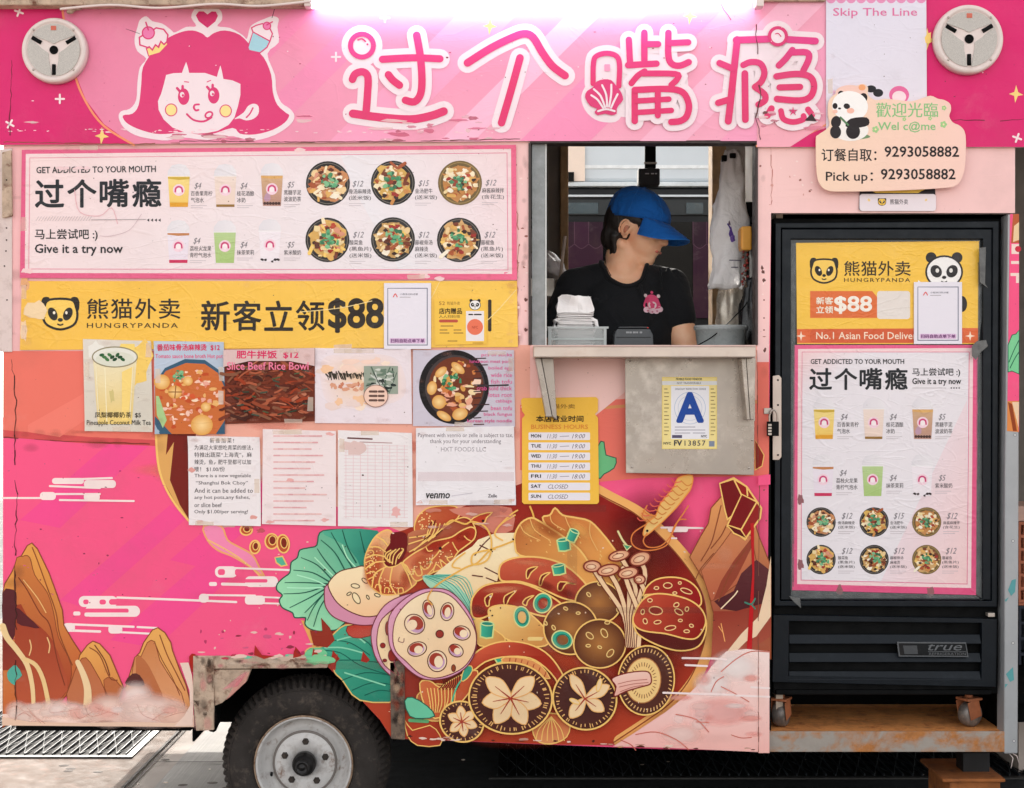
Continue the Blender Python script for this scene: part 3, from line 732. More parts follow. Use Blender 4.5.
    A.ell(835, 455, 9, 26, (250, 214, 166), 14, ol=(4, OL)); A.ell(738, 520, 22, 8, (250, 214, 166), 24, ol=(4, OL))
    # ---- shiitake seen from below
    A.T = (560, 570, 4)
    A.ell(342, 436, 112, 138, (86, 44, 34), 6, ol=(6, OL), n=44)
    for i in range(46):
        a = 2 * math.pi * i / 46; A.stroke([(342 + 92 * math.cos(a), 436 + 112 * math.sin(a)), (342 + 103 * math.cos(a + .03), 436 + 127 * math.sin(a + .03))], 4, (240, 186, 120), cap=False)
    A.ell(330, 436, 70, 90, (246, 206, 136), 6, ol=(4, (190, 120, 70)))
    for i in range(30):
        a = 2 * math.pi * i / 30; A.stroke([(330 + 42 * math.cos(a), 436 + 56 * math.sin(a)), (330 + 54 * math.cos(a), 436 + 72 * math.sin(a))], 3, (150, 90, 50), cap=False)
    A.poly('205 430 250 410 310 400 350 402 362 425 358 450 320 462 260 480 215 500 222 460', ((248, 206, 190), (240, 178, 160), (250, 400), (260, 480)), sm=3, ol=(5, (130, 40, 34)))
    for s_ in ('230 450 280 438 345 432', '235 462 290 450 350 444', '240 480 290 462 330 455'): A.stroke(s_, 3, (190, 110, 100))
    # ---- red chopped meat
    A.poly('325 120 340 70 380 35 440 25 500 35 545 70 562 120 540 140 440 100 340 95', ((166, 50, 34), (150, 20, 24), (360, 40), (540, 110)), sm=3, ol=(6, OL))
    A.poly('290 185 320 125 360 95 420 92 500 110 550 140 576 180 580 240 550 300 480 318 400 300 320 260 295 225', (92, 26, 22), sm=4, ol=(6, OL))
    A.poly('290 185 320 125 360 95 420 92 500 110 550 140 576 180 575 220 545 265 500 270 420 250 340 240 300 220', ((196, 74, 50), (142, 24, 18), (340, 110), (560, 240)), sm=4, ol=(6, OL))
    for (x, y, a, b, r) in ((380, 158, 27, 16, 8), (472, 163, 18, 10, 30), (438, 227, 22, 9, -10), (357, 117, 9, 7, 0), (328, 163, 7, 10, 10), (338, 200, 8, 11, -20), (387, 204, 14, 7, -10), (462, 135, 11, 8, -30), (504, 152, 7, 9, 20), (478, 197, 8, 5, 0), (522, 218, 8, 6, 20), (503, 240, 11, 6, 0), (428, 58, 17, 11, 0), (502, 80, 24, 9, 20), (383, 68, 9, 6, 0), (476, 48, 6, 5, 0), (456, 88, 8, 5, 0)):
        A.ell(x, y, a, b, (148, 40, 30), r, ol=(4, (250, 206, 140)), n=16)
    # ---- lotus root
    A.T = (260, 500, 4)
    A.poly('445 540 460 480 500 420 560 385 620 375 560 450 530 540 540 640 560 720 500 680 460 620', (224, 158, 184), sm=3, ol=(4, LINE))
    A.poly('468 560 480 490 515 450 560 420 540 480 520 560 540 660 555 700 500 660 476 610', (250, 218, 172), sm=3, ol=(4, LINE))
    for (x, y, a, b) in ((512, 512, 10, 28), (492, 580, 10, 10), (530, 620, 16, 24), (500, 640, 8, 6)): A.ell(x, y, a, b, (156, 48, 40), ol=(3, LINE))
    A.poly('515 540 520 460 570 400 640 358 700 350 760 362 820 420 860 500 865 590 830 660 770 700 700 715 640 705 580 660 530 600', (226, 160, 186), sm=4, ol=(4, LINE))
    A.poly('533 545 545 470 590 410 650 372 710 362 770 385 825 450 862 520 862 590 825 655 770 690 700 708 640 690 585 640 545 600', ((251, 226, 186), (248, 204, 158), (620, 400), (760, 690)), sm=4, ol=(4, LINE))
    def hole(x, y, a, b, r, dx=8, dy=10):
        A.ell(x, y, a, b, (250, 222, 186), r, ol=(4, DK)); A.ell(x - dx * .2, y + dy * .35, a * .84, b * .72, (206, 160, 190), r, n=20); A.ell(x - dx * .45, y - dy * .55, a * .74, b * .66, (168, 58, 42), r, n=20); A.ell(x + dx * .7, y + dy * .25, a * .46, b * .56, (252, 224, 188), r, n=18)
    hole(620, 493, 42, 38, 40, -14); hole(676, 434, 22, 38, -14, 6); hole(750, 443, 26, 36, 10, 2); hole(808, 528, 34, 28, 14, 10); hole(785, 598, 30, 24, 30); hole(710, 640, 38, 42, 0); hole(630, 592, 38, 28, -16)
    A.ell(720, 532, 15, 15, (160, 52, 40), ol=(4, DK)); A.ell(775, 668, 8, 14, (150, 70, 40), ol=(3, DK)); A.stroke('560 545 555 560 575 565 578 550', 3, LINE)
    A.stroke('690 415 672 390 690 355', 6, (232, 166, 80))
    # ---- right: rock, block of blood curd, prawn
    A.T = (560, 460, 4)
    A.stroke('405 270 570 272', 8, CW, sm=0); A.rect(430, 266, 512, 288, CW, r=10); A.stroke('440 312 465 313', 7, CW, sm=0)
    A.poly('515 385 560 300 590 250 600 190 640 145 680 150 760 200 790 300 838 420 838 790 610 790 610 610 580 490', ((226, 152, 92), (166, 84, 60), (620, 180), (700, 560)), ol=(4, LR))
    A.poly('560 440 640 340 690 270 760 300 780 400 720 480 640 540 600 560', ((206, 128, 84), (186, 96, 66), (650, 320), (680, 520)), sm=0, ol=(3, LR))
    A.poly('610 555 640 480 690 400 760 310 770 330 700 470 650 540', (150, 66, 46))
    A.poly('612 560 690 520 720 450 780 395 838 440 838 560 760 620 700 600 640 590', ((96, 42, 46), (80, 30, 34), (760, 400), (760, 600)), sm=0)
    A.poly('610 600 700 600 838 560 838 700 700 790 600 790', ((150, 56, 40), (176, 86, 66), (640, 600), (660, 780)))
    for s_ in ('610 370 560 430 540 470', '640 180 620 260 600 330 560 400', '660 260 640 300 600 350', '630 560 680 440 740 350'): A.stroke(s_, 4, LR)
    A.stroke('640 590 690 540 705 520', 5, (250, 220, 180)); A.stroke('640 650 655 720', 4, (246, 170, 100)); A.stroke('630 660 650 690', 3, (246, 170, 100))
    A.poly('838 380 838 620 780 700 740 720 700 760 680 790 640 790 720 690 790 620 820 500', (246, 212, 176))
    A.poly('634 92 690 70 742 105 800 190 795 230 745 300 735 315 665 262 690 215', (150, 24, 26), ol=(7, OL))
    A.poly('634 92 690 74 722 140 690 215 665 235 655 200', (118, 16, 20), ol=(6, OL)); A.poly('722 135 782 165 720 275 665 258', (124, 18, 22), ol=(6, OL)); A.poly('665 258 718 275 742 312 690 290', (94, 14, 18), ol=(6, OL)); A.stroke('690 74 742 105 745 140', 6, OL, sm=0)
    A.poly('756 250 770 250 772 450 768 600 762 750 742 752 752 600 764 450', (196, 20, 28))
    A.stroke('735 565 760 572 775 550', 7, (70, 130, 110)); A.stroke('760 572 775 590', 6, (70, 130, 110))
    A.poly('525 60 470 70 450 110 400 170 380 220 345 250 330 290 340 300 372 275 400 250 460 190 500 140 520 110', ((232, 176, 96), (240, 196, 120), (500, 80), (350, 270)), sm=3, ol=(5, (240, 150, 70)))
    for i in range(9):
        x, y = 505 - i * 17, 85 + i * 19; A.stroke([(x - 24, y - 4), (x, y + 16), (x + 18, y + 8)], 4, (214, 130, 60)); A.stroke([(x - 26, y), (x - 50, y + 3), (x - 62, y - 8)], 4, (232, 100, 80))
    for s_ in ('340 255 290 290 285 330 320 355 380 355 430 330 450 270 490 210 510 180', '345 290 330 320 350 345 400 340 440 300 470 240 500 235', '340 240 325 220 345 180', '380 220 350 215 330 200'): A.stroke(s_, 5, (226, 130, 62))
    A.ell(346, 280, 5, 5, (20, 15, 15))
    # ---- steam clouds lower right
    A.T = (560, 570, 4)
    A.poly('210 698 300 640 420 560 520 480 570 430 600 380 660 320 740 310 832 320 832 724 788 724 788 720 400 702 210 698', ((252, 226, 218), (248, 186, 176), (660, 330), (640, 660)), sm=0)
    for (x, y, rx, ry, c) in ((700, 380, 90, 60, (253, 238, 232)), (610, 450, 70, 50, (252, 234, 228)), (640, 560, 110, 50, (248, 186, 178)), (740, 640, 90, 60, (250, 214, 206)), (480, 650, 80, 40, (250, 214, 204)), (560, 700, 120, 34, (247, 182, 172)), (340, 690, 60, 26, (252, 232, 224)), (780, 480, 50, 60, (249, 200, 192))):
        A.mist(x, y, rx * 1.3, ry * 1.3, c, .9)
    for i in range(14): A.mist(R.uniform(440, 815), R.uniform(400, 700), R.uniform(20, 60), R.uniform(12, 34), R.choice([(254, 240, 234), (246, 170, 158), (252, 226, 218)]), R.uniform(.3, .7))
    for s_ in ('460 570 540 590 590 640', '540 600 590 602', '640 460 700 490 750 520', '600 480 620 440 650 420', '680 652 720 664 760 662', '300 650 380 640 460 670 510 710', '640 400 700 350 760 320 830 322', '240 672 280 690 300 712'):
        A.stroke(s_, 4, (206, 108, 92))
    for s_ in ('486 346 610 348 660 352', '498 374 584 378', '410 484 540 488 690 492', '700 495 830 500', '760 462 830 466'): A.stroke(s_, 8, CW, sm=0)
    A.T = (0, 0, 1)
    for i in range(60):
        e = R.choice([0, 1, 2, 3])
        x, y = ((R.uniform(3, 20), R.uniform(150, 720)), (R.uniform(3, 190), R.uniform(432, 448)), (R.uniform(515, 530), R.uniform(145, 345)), (R.uniform(755, 768), R.uniform(150, 740)))[e]
        A.mist(x, y, R.uniform(3, 16) if e != 2 else 3, R.uniform(2, 9), R.choice([(130, 86, 70), (110, 72, 62), (170, 100, 80)]), R.uniform(.08, .2))
    for i in range(40): A.mist(R.uniform(200, 760), R.uniform(520, 745), R.uniform(6, 40), R.uniform(3, 14), R.choice([(60, 30, 24), (250, 210, 180), (110, 60, 40)]), R.uniform(.03, .1))
    for (x0, y0, x1, y1) in ((560, 505, 606, 512), (567, 540, 577, 612), (470, 500, 500, 516), (330, 660, 388, 668), (590, 606, 700, 612)): A.rect(x0, y0, x1, y1, (120, 84, 74, .14))
    # green scrap beside the hours sign, scraps right of the wheel
    A.poly('598 446 604 442 606 455 616 458 614 468 604 474 598 478', (110, 190, 130), sm=2, ol=(1, GO))
    A.poly('757 476 769 474 769 484 757 485', HP); A.poly('755 440 764 455 762 466 755 470', (150, 40, 30), ol=(1, OL))
    # ---- wear: dirty seams, cracks, peeled scraps, tape ghosts
    A.crack('757 350 758 480 757 600 757 750', .7, (130, 76, 64), 3, .3)
    A.crack('12 360 16 400 14 450 17 500 15 560 17 640 16 720', 1.0, (60, 32, 30), 4, 1.2)
    A.crack('3 437 60 441 150 444', 1.0, (120, 50, 40), 6, .8)
    for i in range(40):
        x, y = R.uniform(5, 190), R.uniform(455, 650); A.patch(x, y, R.uniform(.4, 1.8), R.uniform(.3, 1.0), R.choice([(214, 70, 120, .6), (190, 60, 100, .6), (250, 120, 160, .6), (150, 50, 80, .7)]), R.random(), 8)
    for i in range(26):
        x, y = R.uniform(196, 330), R.uniform(628, 656); A.patch(x, y, R.uniform(1, 6), R.uniform(.6, 2.4), R.choice([(190, 60, 100), (150, 50, 70), (236, 190, 180), (214, 90, 130)]), R.random(), 9)
    for i in range(90):
        x, y = R.uniform(200, 760), R.uniform(530, 745)
        A.patch(x, y, R.uniform(.4, 1.5), R.uniform(.4, 1.2), R.choice([(240, 215, 190), (60, 30, 26), (110, 50, 36), (235, 200, 170)]), R.random(), 7)
    for i in range(34):
        x, y = R.uniform(520, 757), R.uniform(350, 480)
        A.patch(x, y, R.uniform(.4, 1.6), R.uniform(.4, 1.0), R.choice([(120, 60, 50), (250, 220, 210), (190, 110, 96)]), R.random(), 7)
    for i in range(30):
        x = R.uniform(410, 757); A.patch(x, 737.5 + (x - 410) * .031 + R.uniform(-2.5, .5), R.uniform(1.5, 6), R.uniform(.5, 1.8), R.choice([(236, 206, 188), (200, 150, 130), (90, 40, 30)]), R.random(), 11)
    for i in range(24):
        x, y = R.uniform(196, 520), R.uniform(498, 534); A.patch(x, y, R.uniform(4, 14), R.uniform(1, 3.0), R.choice([(226, 150, 130, .6), (240, 200, 185, .6), (190, 110, 100, .5)]), R.random(), 11)
    for (x, y) in ((526, 330), (526, 300), (762, 268), (763, 272), (764, 280), (765, 350)):
        A.patch(x, y, 1.8, 2.6, (110, 66, 60, .8), x, 10)
    for (x, y) in ((764, 300), (764, 318), (764, 330), (764, 490), (765, 520)): A.ell(x, y, .9, .9, (150, 90, 80), n=8)
    A.crack('516 200 519 240 517 280 519 345', 1.0, (196, 130, 120), 9, 1.0)
    A.crack('770 140 772 180 771 205', .9, (190, 120, 110), 10, .8)
    for i in range(40):
        x = R.choice([R.uniform(515, 530), R.uniform(758, 815)]); y = R.uniform(145, 345)
        if x > 768: y = R.uniform(150, 210)
        A.patch(x, y, R.uniform(.5, 2), R.uniform(.5, 2), R.choice([(220, 160, 150), (160, 100, 90), (253, 222, 216)]), R.random(), 8)
    return A

def draw_sign():
    A = Art(-0.0128)
    R = random.Random(9)
    DP = (214, 42, 106); LP = (243, 146, 182); WH = (245, 226, 230); PK = (224, 68, 122)
    A.poly('-6 -30 1060 -30 1060 147 757 147 757 140 530 141 -6 145', ((232, 124, 160), (247, 172, 194), (130, 60), (430, 120)))
    for (a, w, c) in ((330, 60, (249, 166, 196)), (440, 34, (251, 190, 212)), (520, 70, (247, 150, 186)), (640, 46, (251, 186, 208)), (720, 40, (248, 164, 194)), (230, 36, (243, 146, 182)), (160, 26, (242, 140, 178))):
        A.poly([(a, 141), (a + 170, -28), (a + 170 + w, -28), (a + w, 141)], c)
    A.poly('-6 -30 62 -30 62 5 66 30 74 70 86 100 104 124 132 144 -6 145', (218, 46, 112))
    A.stroke('60 -10 64 20 74 72 86 102 104 126 134 145', 2.2, (245, 150, 110))
    A.poly('775 147 830 126 872 96 900 60 905 20 930 -30 1060 -30 1060 147', (220, 44, 112))
    A.stroke('757 146 800 137 836 118 874 92', 2.4, (246, 160, 110))
    A.poly('757 121 830 121 790 147 757 147', (248, 176, 190))
    for (x, y, r) in ((19, 12, 20), (60, 99, 0), (10, 124, 30), (385, 18, 0), (336, 57, 0), (1017, 138, 20)):
        for a in (0, 90):
            t = math.radians(a + r); A.stroke([(x - 4.2 * math.cos(t), y - 4.2 * math.sin(t)), (x + 4.2 * math.cos(t), y + 4.2 * math.sin(t))], 2.0, (250, 226, 228), sm=0)
    for (x, y, s_) in ((102, 136, 9), (490, 26, 9), (690, 16, 9), (1016, 94, 9), (927, 40, 12)):
        A.poly([(x, y - s_), (x + s_ * .22, y - s_ * .2), (x + s_ * .8, y + 1), (x + s_ * .2, y + s_ * .22), (x - 1, y + s_), (x - s_ * .22, y + s_ * .2), (x - s_ * .8, y), (x - s_ * .2, y - s_ * .22)], (248, 214, 130))
    # ---- girl emblem
    A.T = (100, 0, 4)
    A.poly('75 470 85 445 120 435 145 400 150 330 160 270 185 235 150 205 138 160 150 110 160 80 185 65 210 85 250 95 285 120 300 130 345 108 385 105 365 70 380 35 410 27 432 38 455 27 485 45 488 80 470 105 520 112 570 140 588 155 600 110 625 90 660 75 690 65 715 75 710 110 715 170 670 215 700 300 705 360 725 410 760 435 778 465 760 500 700 540 620 562 560 552 520 545 430 560 330 550 270 562 200 555 140 540 95 510', WH, sm=3)
    A.poly('92 462 130 455 155 420 165 340 172 270 210 210 260 160 320 130 370 122 410 135 430 150 455 133 500 122 560 140 610 190 655 230 685 300 692 370 710 420 745 452 757 462 740 490 690 520 620 538 560 535 530 512 430 540 330 528 280 535 220 535 150 515 105 490', PK, sm=3)
    A.poly('265 300 295 293 328 292 336 270 345 248 352 270 357 292 420 292 468 308 474 285 482 262 488 285 494 316 530 322 562 336 562 380 552 425 538 470 515 500 470 524 430 532 390 535 340 530 290 510 255 478 235 440 232 405 245 375 255 340', WH)
    A.poly('538 476 575 450 592 425 615 415 634 425 634 455 615 475 585 482 560 474', WH, sm=3); A.stroke('612 432 600 455 586 470', 6, PK)
    for x in (335, 455):
        y = 387 if x < 400 else 382
        A.ell(x, y, 23, 33, PK); A.ell(x - 6, y - 8, 9, 11, WH); A.ell(x - 3, y - 5, 4.5, 5, PK)
        A.stroke([(x - 26, y - 34), (x - 16, y - 22)], 10, PK); A.stroke([(x - 4, y - 42), (x - 4, y - 26)], 10, PK)
        A.stroke([(x + 6 - 3, y - 60), (x + 20, y - 58)] if x < 400 else [(x - 26, y - 54), (x - 12, y - 60)], 4, PK)
    A.ell(285, 440, 23, 24, (248, 226, 150), ol=(4, PK)); A.ell(503, 444, 23, 24, (248, 226, 150), ol=(4, PK))
    A.stroke('396 418 380 420 376 432 384 442 394 440', 8, PK); A.stroke('348 457 375 480 415 486 446 470', 8, PK); A.ell(436, 460, 15, 11, WH, -30, ol=(7, PK))
    A.poly('430 112 395 85 384 62 395 46 415 46 430 58 447 46 464 47 472 64 462 86', (214, 48, 110), sm=0)
    A.poly('195 225 186 195 200 188 210 200 222 180 235 190 245 165 258 178 268 168 272 178 240 212', (248, 222, 140), ol=(5, PK))
    A.poly('190 190 160 180 158 150 175 140 200 130 225 112 255 118 272 140 268 168 256 178 244 166 234 188 222 180 210 200 198 188', WH, ol=(6, PK)); A.ell(194, 132, 24, 24, (240, 130, 180), ol=(5, PK)); A.stroke('194 120 184 90', 6, PK)
    A.poly('612 128 680 165 668 190 640 212 596 202 592 190', (170, 214, 226), ol=(5, PK)); A.poly('612 128 606 112 625 102 650 95 680 115 690 135 680 165', WH, ol=(5, PK)); A.ell(668, 104, 15, 15, (240, 130, 180), ol=(4, PK)); A.stroke('668 100 690 88', 5, PK)
    A.T = (0, 0, 1)
    # ---- shop name in rounded strokes
    def word(T, strokes, extra=46):
        A.T = T
        for st in strokes: A.stroke(st[0], st[1] + extra, WH)
    def ink(T, strokes):
        A.T = T
        for st in strokes: A.stroke(st[0], st[1], ((230, 78, 150), (228, 66, 116), (0, 80), (0, 330)))
    T1, T2 = (330, 0, 4), (570, 0, 4)
    g1 = [('90 318 102 296 132 288 152 310 150 380 145 445', 30), ('92 455 200 470 320 478 400 465 455 446', 33), ('210 238 330 232 440 236', 29), ('347 142 362 230 368 320 362 378 338 408 302 402', 30), ('234 300 252 322 278 342', 30)]
    g2 = [('550 252 640 195 720 155 775 136 812 150 850 212 890 265 940 303', 31), ('760 232 722 370 686 492', 30)]
    z = [('92 335 94 250 108 224 148 214 186 226 198 262 195 345', 21), ('297 132 297 245', 26), ('305 178 352 178', 25), ('235 160 240 258', 25), ('232 262 345 256', 26), ('393 133 393 225 408 258 440 264 474 250', 26), ('398 174 472 171', 25),
         ('245 335 270 305 298 287', 24), ('292 296 420 298 428 318 404 342', 24), ('258 370 258 486', 26), ('258 362 390 358 450 372 474 420 466 466 440 486 404 490', 26), ('268 406 394 399', 22), ('268 452 404 444', 22), ('350 368 350 464', 24)]
    y_ = [('664 162 790 158', 28), ('872 160 980 166', 28), ('668 160 655 280 642 400 632 486', 28), ('597 254 648 276', 26), ('592 413 642 398', 26), ('692 262 722 250 760 256 776 290 764 328 738 350', 25), ('738 350 776 378 778 404 752 420', 25), ('698 296 700 480', 27),
          ('888 202 862 236 834 264', 26), ('888 212 944 212 954 236 932 284', 26), ('824 308 900 298 956 308 974 344 960 388 916 404 826 398', 26), ('836 352 918 350', 25), ('788 464 804 436', 26), ('842 446 852 478 890 490 930 480 932 466', 23), ('950 440 966 462', 24)]
    A.T = T1; A.ell(128, 183, 82, 82, WH)
    word(T1, g1 + g2, 50); A.T = T2; A.poly('45 385 75 330 130 320 190 330 225 375 222 420 195 480 150 490 100 478 60 440', WH, sm=3); A.ell(830, 147, 64, 64, WH); A.poly('90 260 150 215 200 260 240 200 400 200 470 300 480 440 300 480 150 460', WH); A.poly('650 200 800 150 950 200 970 400 900 480 700 470 640 420', WH)
    word(T2, z + y_, 46)
    A.poly('700 205 816 208 770 262 690 240', (247, 170, 196)) if False else None
    ink(T1, g1 + g2); ink(T2, z + y_)
    A.T = T1; A.ell(128, 183, 46, 46, None, ol=(20, (228, 76, 140))); A.stroke('112 160 128 156 142 166', 6, PK); A.ell(150, 178, 4, 4, PK)
    A.T = T2; A.ell(830, 147, 34, 34, WH, ol=(13, PK)); A.stroke('820 138 832 136 842 148', 4, PK)
    A.rect(137, 258, 160, 286, (246, 160, 190), r=4)
    A.poly('60 390 68 365 92 350 105 328 135 318 165 322 185 345 205 372 212 400 196 420 186 438 186 456 165 462 140 456 110 462 98 448 108 436 80 424', PK, sm=2)
    for s_ in ('85 382 110 400 132 432', '95 358 122 385 140 430', '128 342 144 380 148 428', '165 340 164 380 156 428', '190 378 176 405 164 432', '112 446 145 438 178 446'): A.stroke(s_, 8, WH)
    for k in range(5):
        a = math.radians(-90 + 72 * k); A.poly([(890 + 6 * math.cos(a - .6), 448 + 6 * math.sin(a - .6)), (890 + 20 * math.cos(a), 448 + 20 * math.sin(a)), (890 + 6 * math.cos(a + .6), 448 + 6 * math.sin(a + .6)), (890, 448)], PK)
    A.T = (0, 0, 1)
    # ---- wear of the sign
    for (x0, x1, y0, y1, n) in ((365, 505, 116, 141, 22), (170, 270, 134, 142, 12), (302, 320, 116, 124, 2), (28, 40, 119, 126, 2), (755, 830, 112, 130, 8)):
        for i in range(n):
            A.patch(R.uniform(x0, x1), R.uniform(y0, y1), R.uniform(3, 14), R.uniform(.8, 2.6), R.choice([(222, 116, 144, .6), (247, 196, 206, .7), (230, 140, 164, .6), (250, 214, 214, .7), (196, 104, 124, .6)]), R.random(), 12)
    for i in range(60):
        A.patch(R.uniform(10, 520), 131 + R.uniform(-2, 2), R.uniform(.8, 3.5), R.uniform(.3, .9), (250, 206, 214), R.random(), 7)
        A.patch(R.uniform(5, 1020), R.uniform(5, 140), R.uniform(.4, 1.6), R.uniform(.3, .9), R.choice([(190, 80, 110), (120, 50, 60), (253, 220, 226)]), R.random(), 7)
    A.crack('180 141 300 142 420 141 520 139', 1.0, (110, 66, 60), 1, .8); A.crack('3 142 60 143 130 144 180 143', 1.0, (140, 80, 60), 2, .8)
    A.crack('757 -5 756 30 758 70 760 100 756 118 760 140', 1.1, (96, 50, 52), 5, 1.0); A.crack('719 0 724 10 731 20', .8, (110, 50, 60), 8, .3)
    A.crack('925 121 960 120 1000 121 1024 119', .8, (120, 40, 60), 11, .7); A.crack('272 18 275 8 277 0', .6, (60, 40, 44), 12, .2); A.crack('126 29 132 31 140 34', .6, (60, 40, 44), 13, .2)
    A.crack('12 60 11 95 10 120 9 146', .9, (90, 40, 46), 14, .8)
    A.poly('804 121 811 114 816 122', (60, 44, 48)); A.patch(765, 113, 3, 2, (120, 76, 76), 4)
    return A
INK = (30, 30, 34); GREY = (150, 140, 142)
def herb(A, x, y, r, R, n=14):
    for i in range(n):
        a = R.uniform(0, 6.28); d = r * math.sqrt(R.random())
        A.patch(x + d * math.cos(a), y + d * math.sin(a), R.uniform(.12, .34) * r + .5, R.uniform(.12, .3) * r + .4, R.choice([(70, 140, 96), (96, 170, 120), (50, 112, 76), (130, 190, 140)]), R.random(), 8)

def bowl(A, x, y, r, seed, kind=0):
    R = random.Random(seed)
    rim = (34, 30, 28) if kind < 2 else (122, 98, 54)
    A.ell(x, y, r, r * 1.01, rim, n=36, cin=(50, 44, 40))
    A.ell(x, y, r * .91, r * .92, None, ol=(max(.5, r * .03), (120, 112, 104) if kind < 2 else (170, 140, 84)), n=36)
    base = [(204, 140, 78), (226, 178, 96), (206, 160, 96), (216, 170, 110), (206, 140, 90), (222, 178, 92)][seed % 6]
    A.patch(x, y, r * .9, r * .9, base, seed, 26); A.ell(x, y, r * .78, r * .78, tuple(int(c * .96) for c in base), cin=base)
    pal = [(240, 214, 158), (228, 176, 96), (206, 140, 76), (250, 232, 196), (170, 84, 44), (240, 206, 150), (120, 56, 32), (246, 206, 110), (222, 150, 120), (186, 70, 44), (250, 238, 214)]; R.shuffle(pal); pal = pal[:7] + [(250, 230, 190)]
    n = 58
    for i in range(n):
        a = R.uniform(0, 6.28); d = r * .76 * math.sqrt(R.random())
        s_ = R.uniform(.08, .24) * r
        c = R.choice(pal)
        if R.random() < .4: A.stroke([(x + d * math.cos(a), y + d * math.sin(a)), (x + d * math.cos(a) + R.uniform(-1, 1) * s_ * 1.6, y + d * math.sin(a) + R.uniform(-1, 1) * s_ * 1.6)], s_ * .7, c)
        else: A.patch(x + d * math.cos(a), y + d * math.sin(a), s_, s_ * R.uniform(.5, 1), c, R.random(), 9)
    for i in range(12):
        a = R.uniform(0, 6.28); d = r * .7 * R.random(); A.patch(x + d * math.cos(a), y + d * math.sin(a), r * .14, r * .10, R.choice([(56, 30, 20), (160, 40, 28), (96, 44, 26)]), R.random(), 8)
    hx, hy = x + R.uniform(-.12, .12) * r, y + R.uniform(-.15, .1) * r
    A.patch(hx - r * .1, hy, r * .22, r * .18, (150, 62, 40), seed + 3, 10)
    herb(A, hx, hy, r * (.40 if kind < 2 else .34), R, 16)

def cup(A, x, y0, y1, w, kind):
    h = y1 - y0; yl = y0 + h * .27
    fill = [((244, 220, 140), (240, 196, 90)), ((238, 218, 206), (238, 212, 196)), ((212, 172, 130), (186, 140, 126)), ((236, 226, 234), (236, 222, 232)), ((186, 208, 146), (170, 198, 120)), ((242, 232, 236), (240, 230, 234))][kind]
    q = lambda t, u: (x + (w * .5 - w * .09 * t) * u, yl + (y1 - yl) * t)
    A.poly([q(0, -1.03), (x - w * .49, y0 + h * .16), (x - w * .3, y0 + h * .03), (x, y0), (x + w * .3, y0 + h * .03), (x + w * .49, y0 + h * .16), q(0, 1.03)], ((226, 220, 224), (236, 230, 232), (x - w / 2, y0), (x + w / 2, y0)))
    A.stroke([q(.02, -1.03), q(.02, 1.03)], .8, (246, 242, 242), sm=0)
    A.poly([q(0.03, -1), q(0.03, 1), q(1, 1), q(1, -1)], (fill[0], fill[1], q(0, 0), q(1, 0)))
    if kind in (0, 2, 3): A.poly([q(.05, -1), q(.05, 1), q(.12, 1), q(.14, 0), q(.1, -1)], [(206, 170, 60), None, (222, 170, 100), (196, 130, 80)][kind])
    if kind == 1: A.poly([q(.92, -1), q(.92, 1), q(1, 1), q(1, -1)], (150, 110, 50))
    if kind == 2:
        for i in range(6): A.ell(x + (i - 2.5) * w * .13, yl + (y1 - yl) * .92, w * .07, w * .07, (70, 44, 40), n=8)
        A.patch(x - w * .2, yl + (y1 - yl) * .7, w * .2, w * .3, (190, 150, 170), 3, 9)
    if kind == 3: A.poly([q(.9, -1), q(.9, 1), q(1, 1), q(1, -1)], (206, 44, 90))
    if kind == 0: A.poly([q(.86, -1), q(.86, 1), q(1, 1), q(1, -1)], (226, 160, 40))
    if kind == 5:
        for i in (-2, -1.2, .6, 1.3, 2): A.patch(x + i * w * .18, yl + (y1 - yl) * (.93 if abs(i) > 1 else .98), w * .09, w * .07, (50, 36, 40), i, 7)
    cy = yl + (y1 - yl) * .46; A.ell(x, cy, w * .27, w * .27, (246, 212, 222), n=18); A.ell(x, cy + w * .03, w * .13, w * .12, (250, 236, 236), n=12)
    A.stroke([(x - w * .16, cy + w * .08), (x - w * .13, cy - w * .08), (x, cy - w * .15), (x + w * .13, cy - w * .08), (x + w * .16, cy + w * .08)], w * .075, (206, 60, 116))

def label(A, x, y, lines, price, fs=5.6, w1=4.3, lead=6.6):
    A.text(price, x + 3.5, y - 10.2, x + 3.5 + 3.6 * len(price), y - 3.4, (112, 106, 112), 0, .35)
    for i, t in enumerate(lines):
        A.text(t, x, y - 2 + i * lead, x + w1 * len(t), y - 2 + i * lead + fs * .9, (66, 60, 64), .006)
    yy = y - 2 + len(lines) * lead + 1.5
    for k in range(2): A.stroke([(x, yy + k * 2), (x + 16 - 4 * k, yy + k * 2)], .45, (190, 178, 182), sm=0)

CUPS = (('$4', ('百香果青柠', '气泡水')), ('$4', ('桂花酒酿', '冰奶')), ('$5', ('黑糖芋泥', '波波奶茶')), ('$4', ('荔枝火龙果', '青柠气泡水')), ('$4', ('抹茶茉莉',)), ('$5', ('紫米酸奶',)))
BOWLS = (('$12', ('骨汤麻辣烫', '(送米饭)')), ('$15', ('金汤肥牛', '(送米饭)')), ('$12', ('麻酱麻辣拌', '(含花生)')), ('$12', ('酸菜鱼', '(黑鱼片)', '(送米饭)')), ('$12', ('藤椒骨汤', '麻辣烫', '(送米饭)')), ('$12', ('藤椒鱼', '(黑鱼片)', '(送米饭)')))

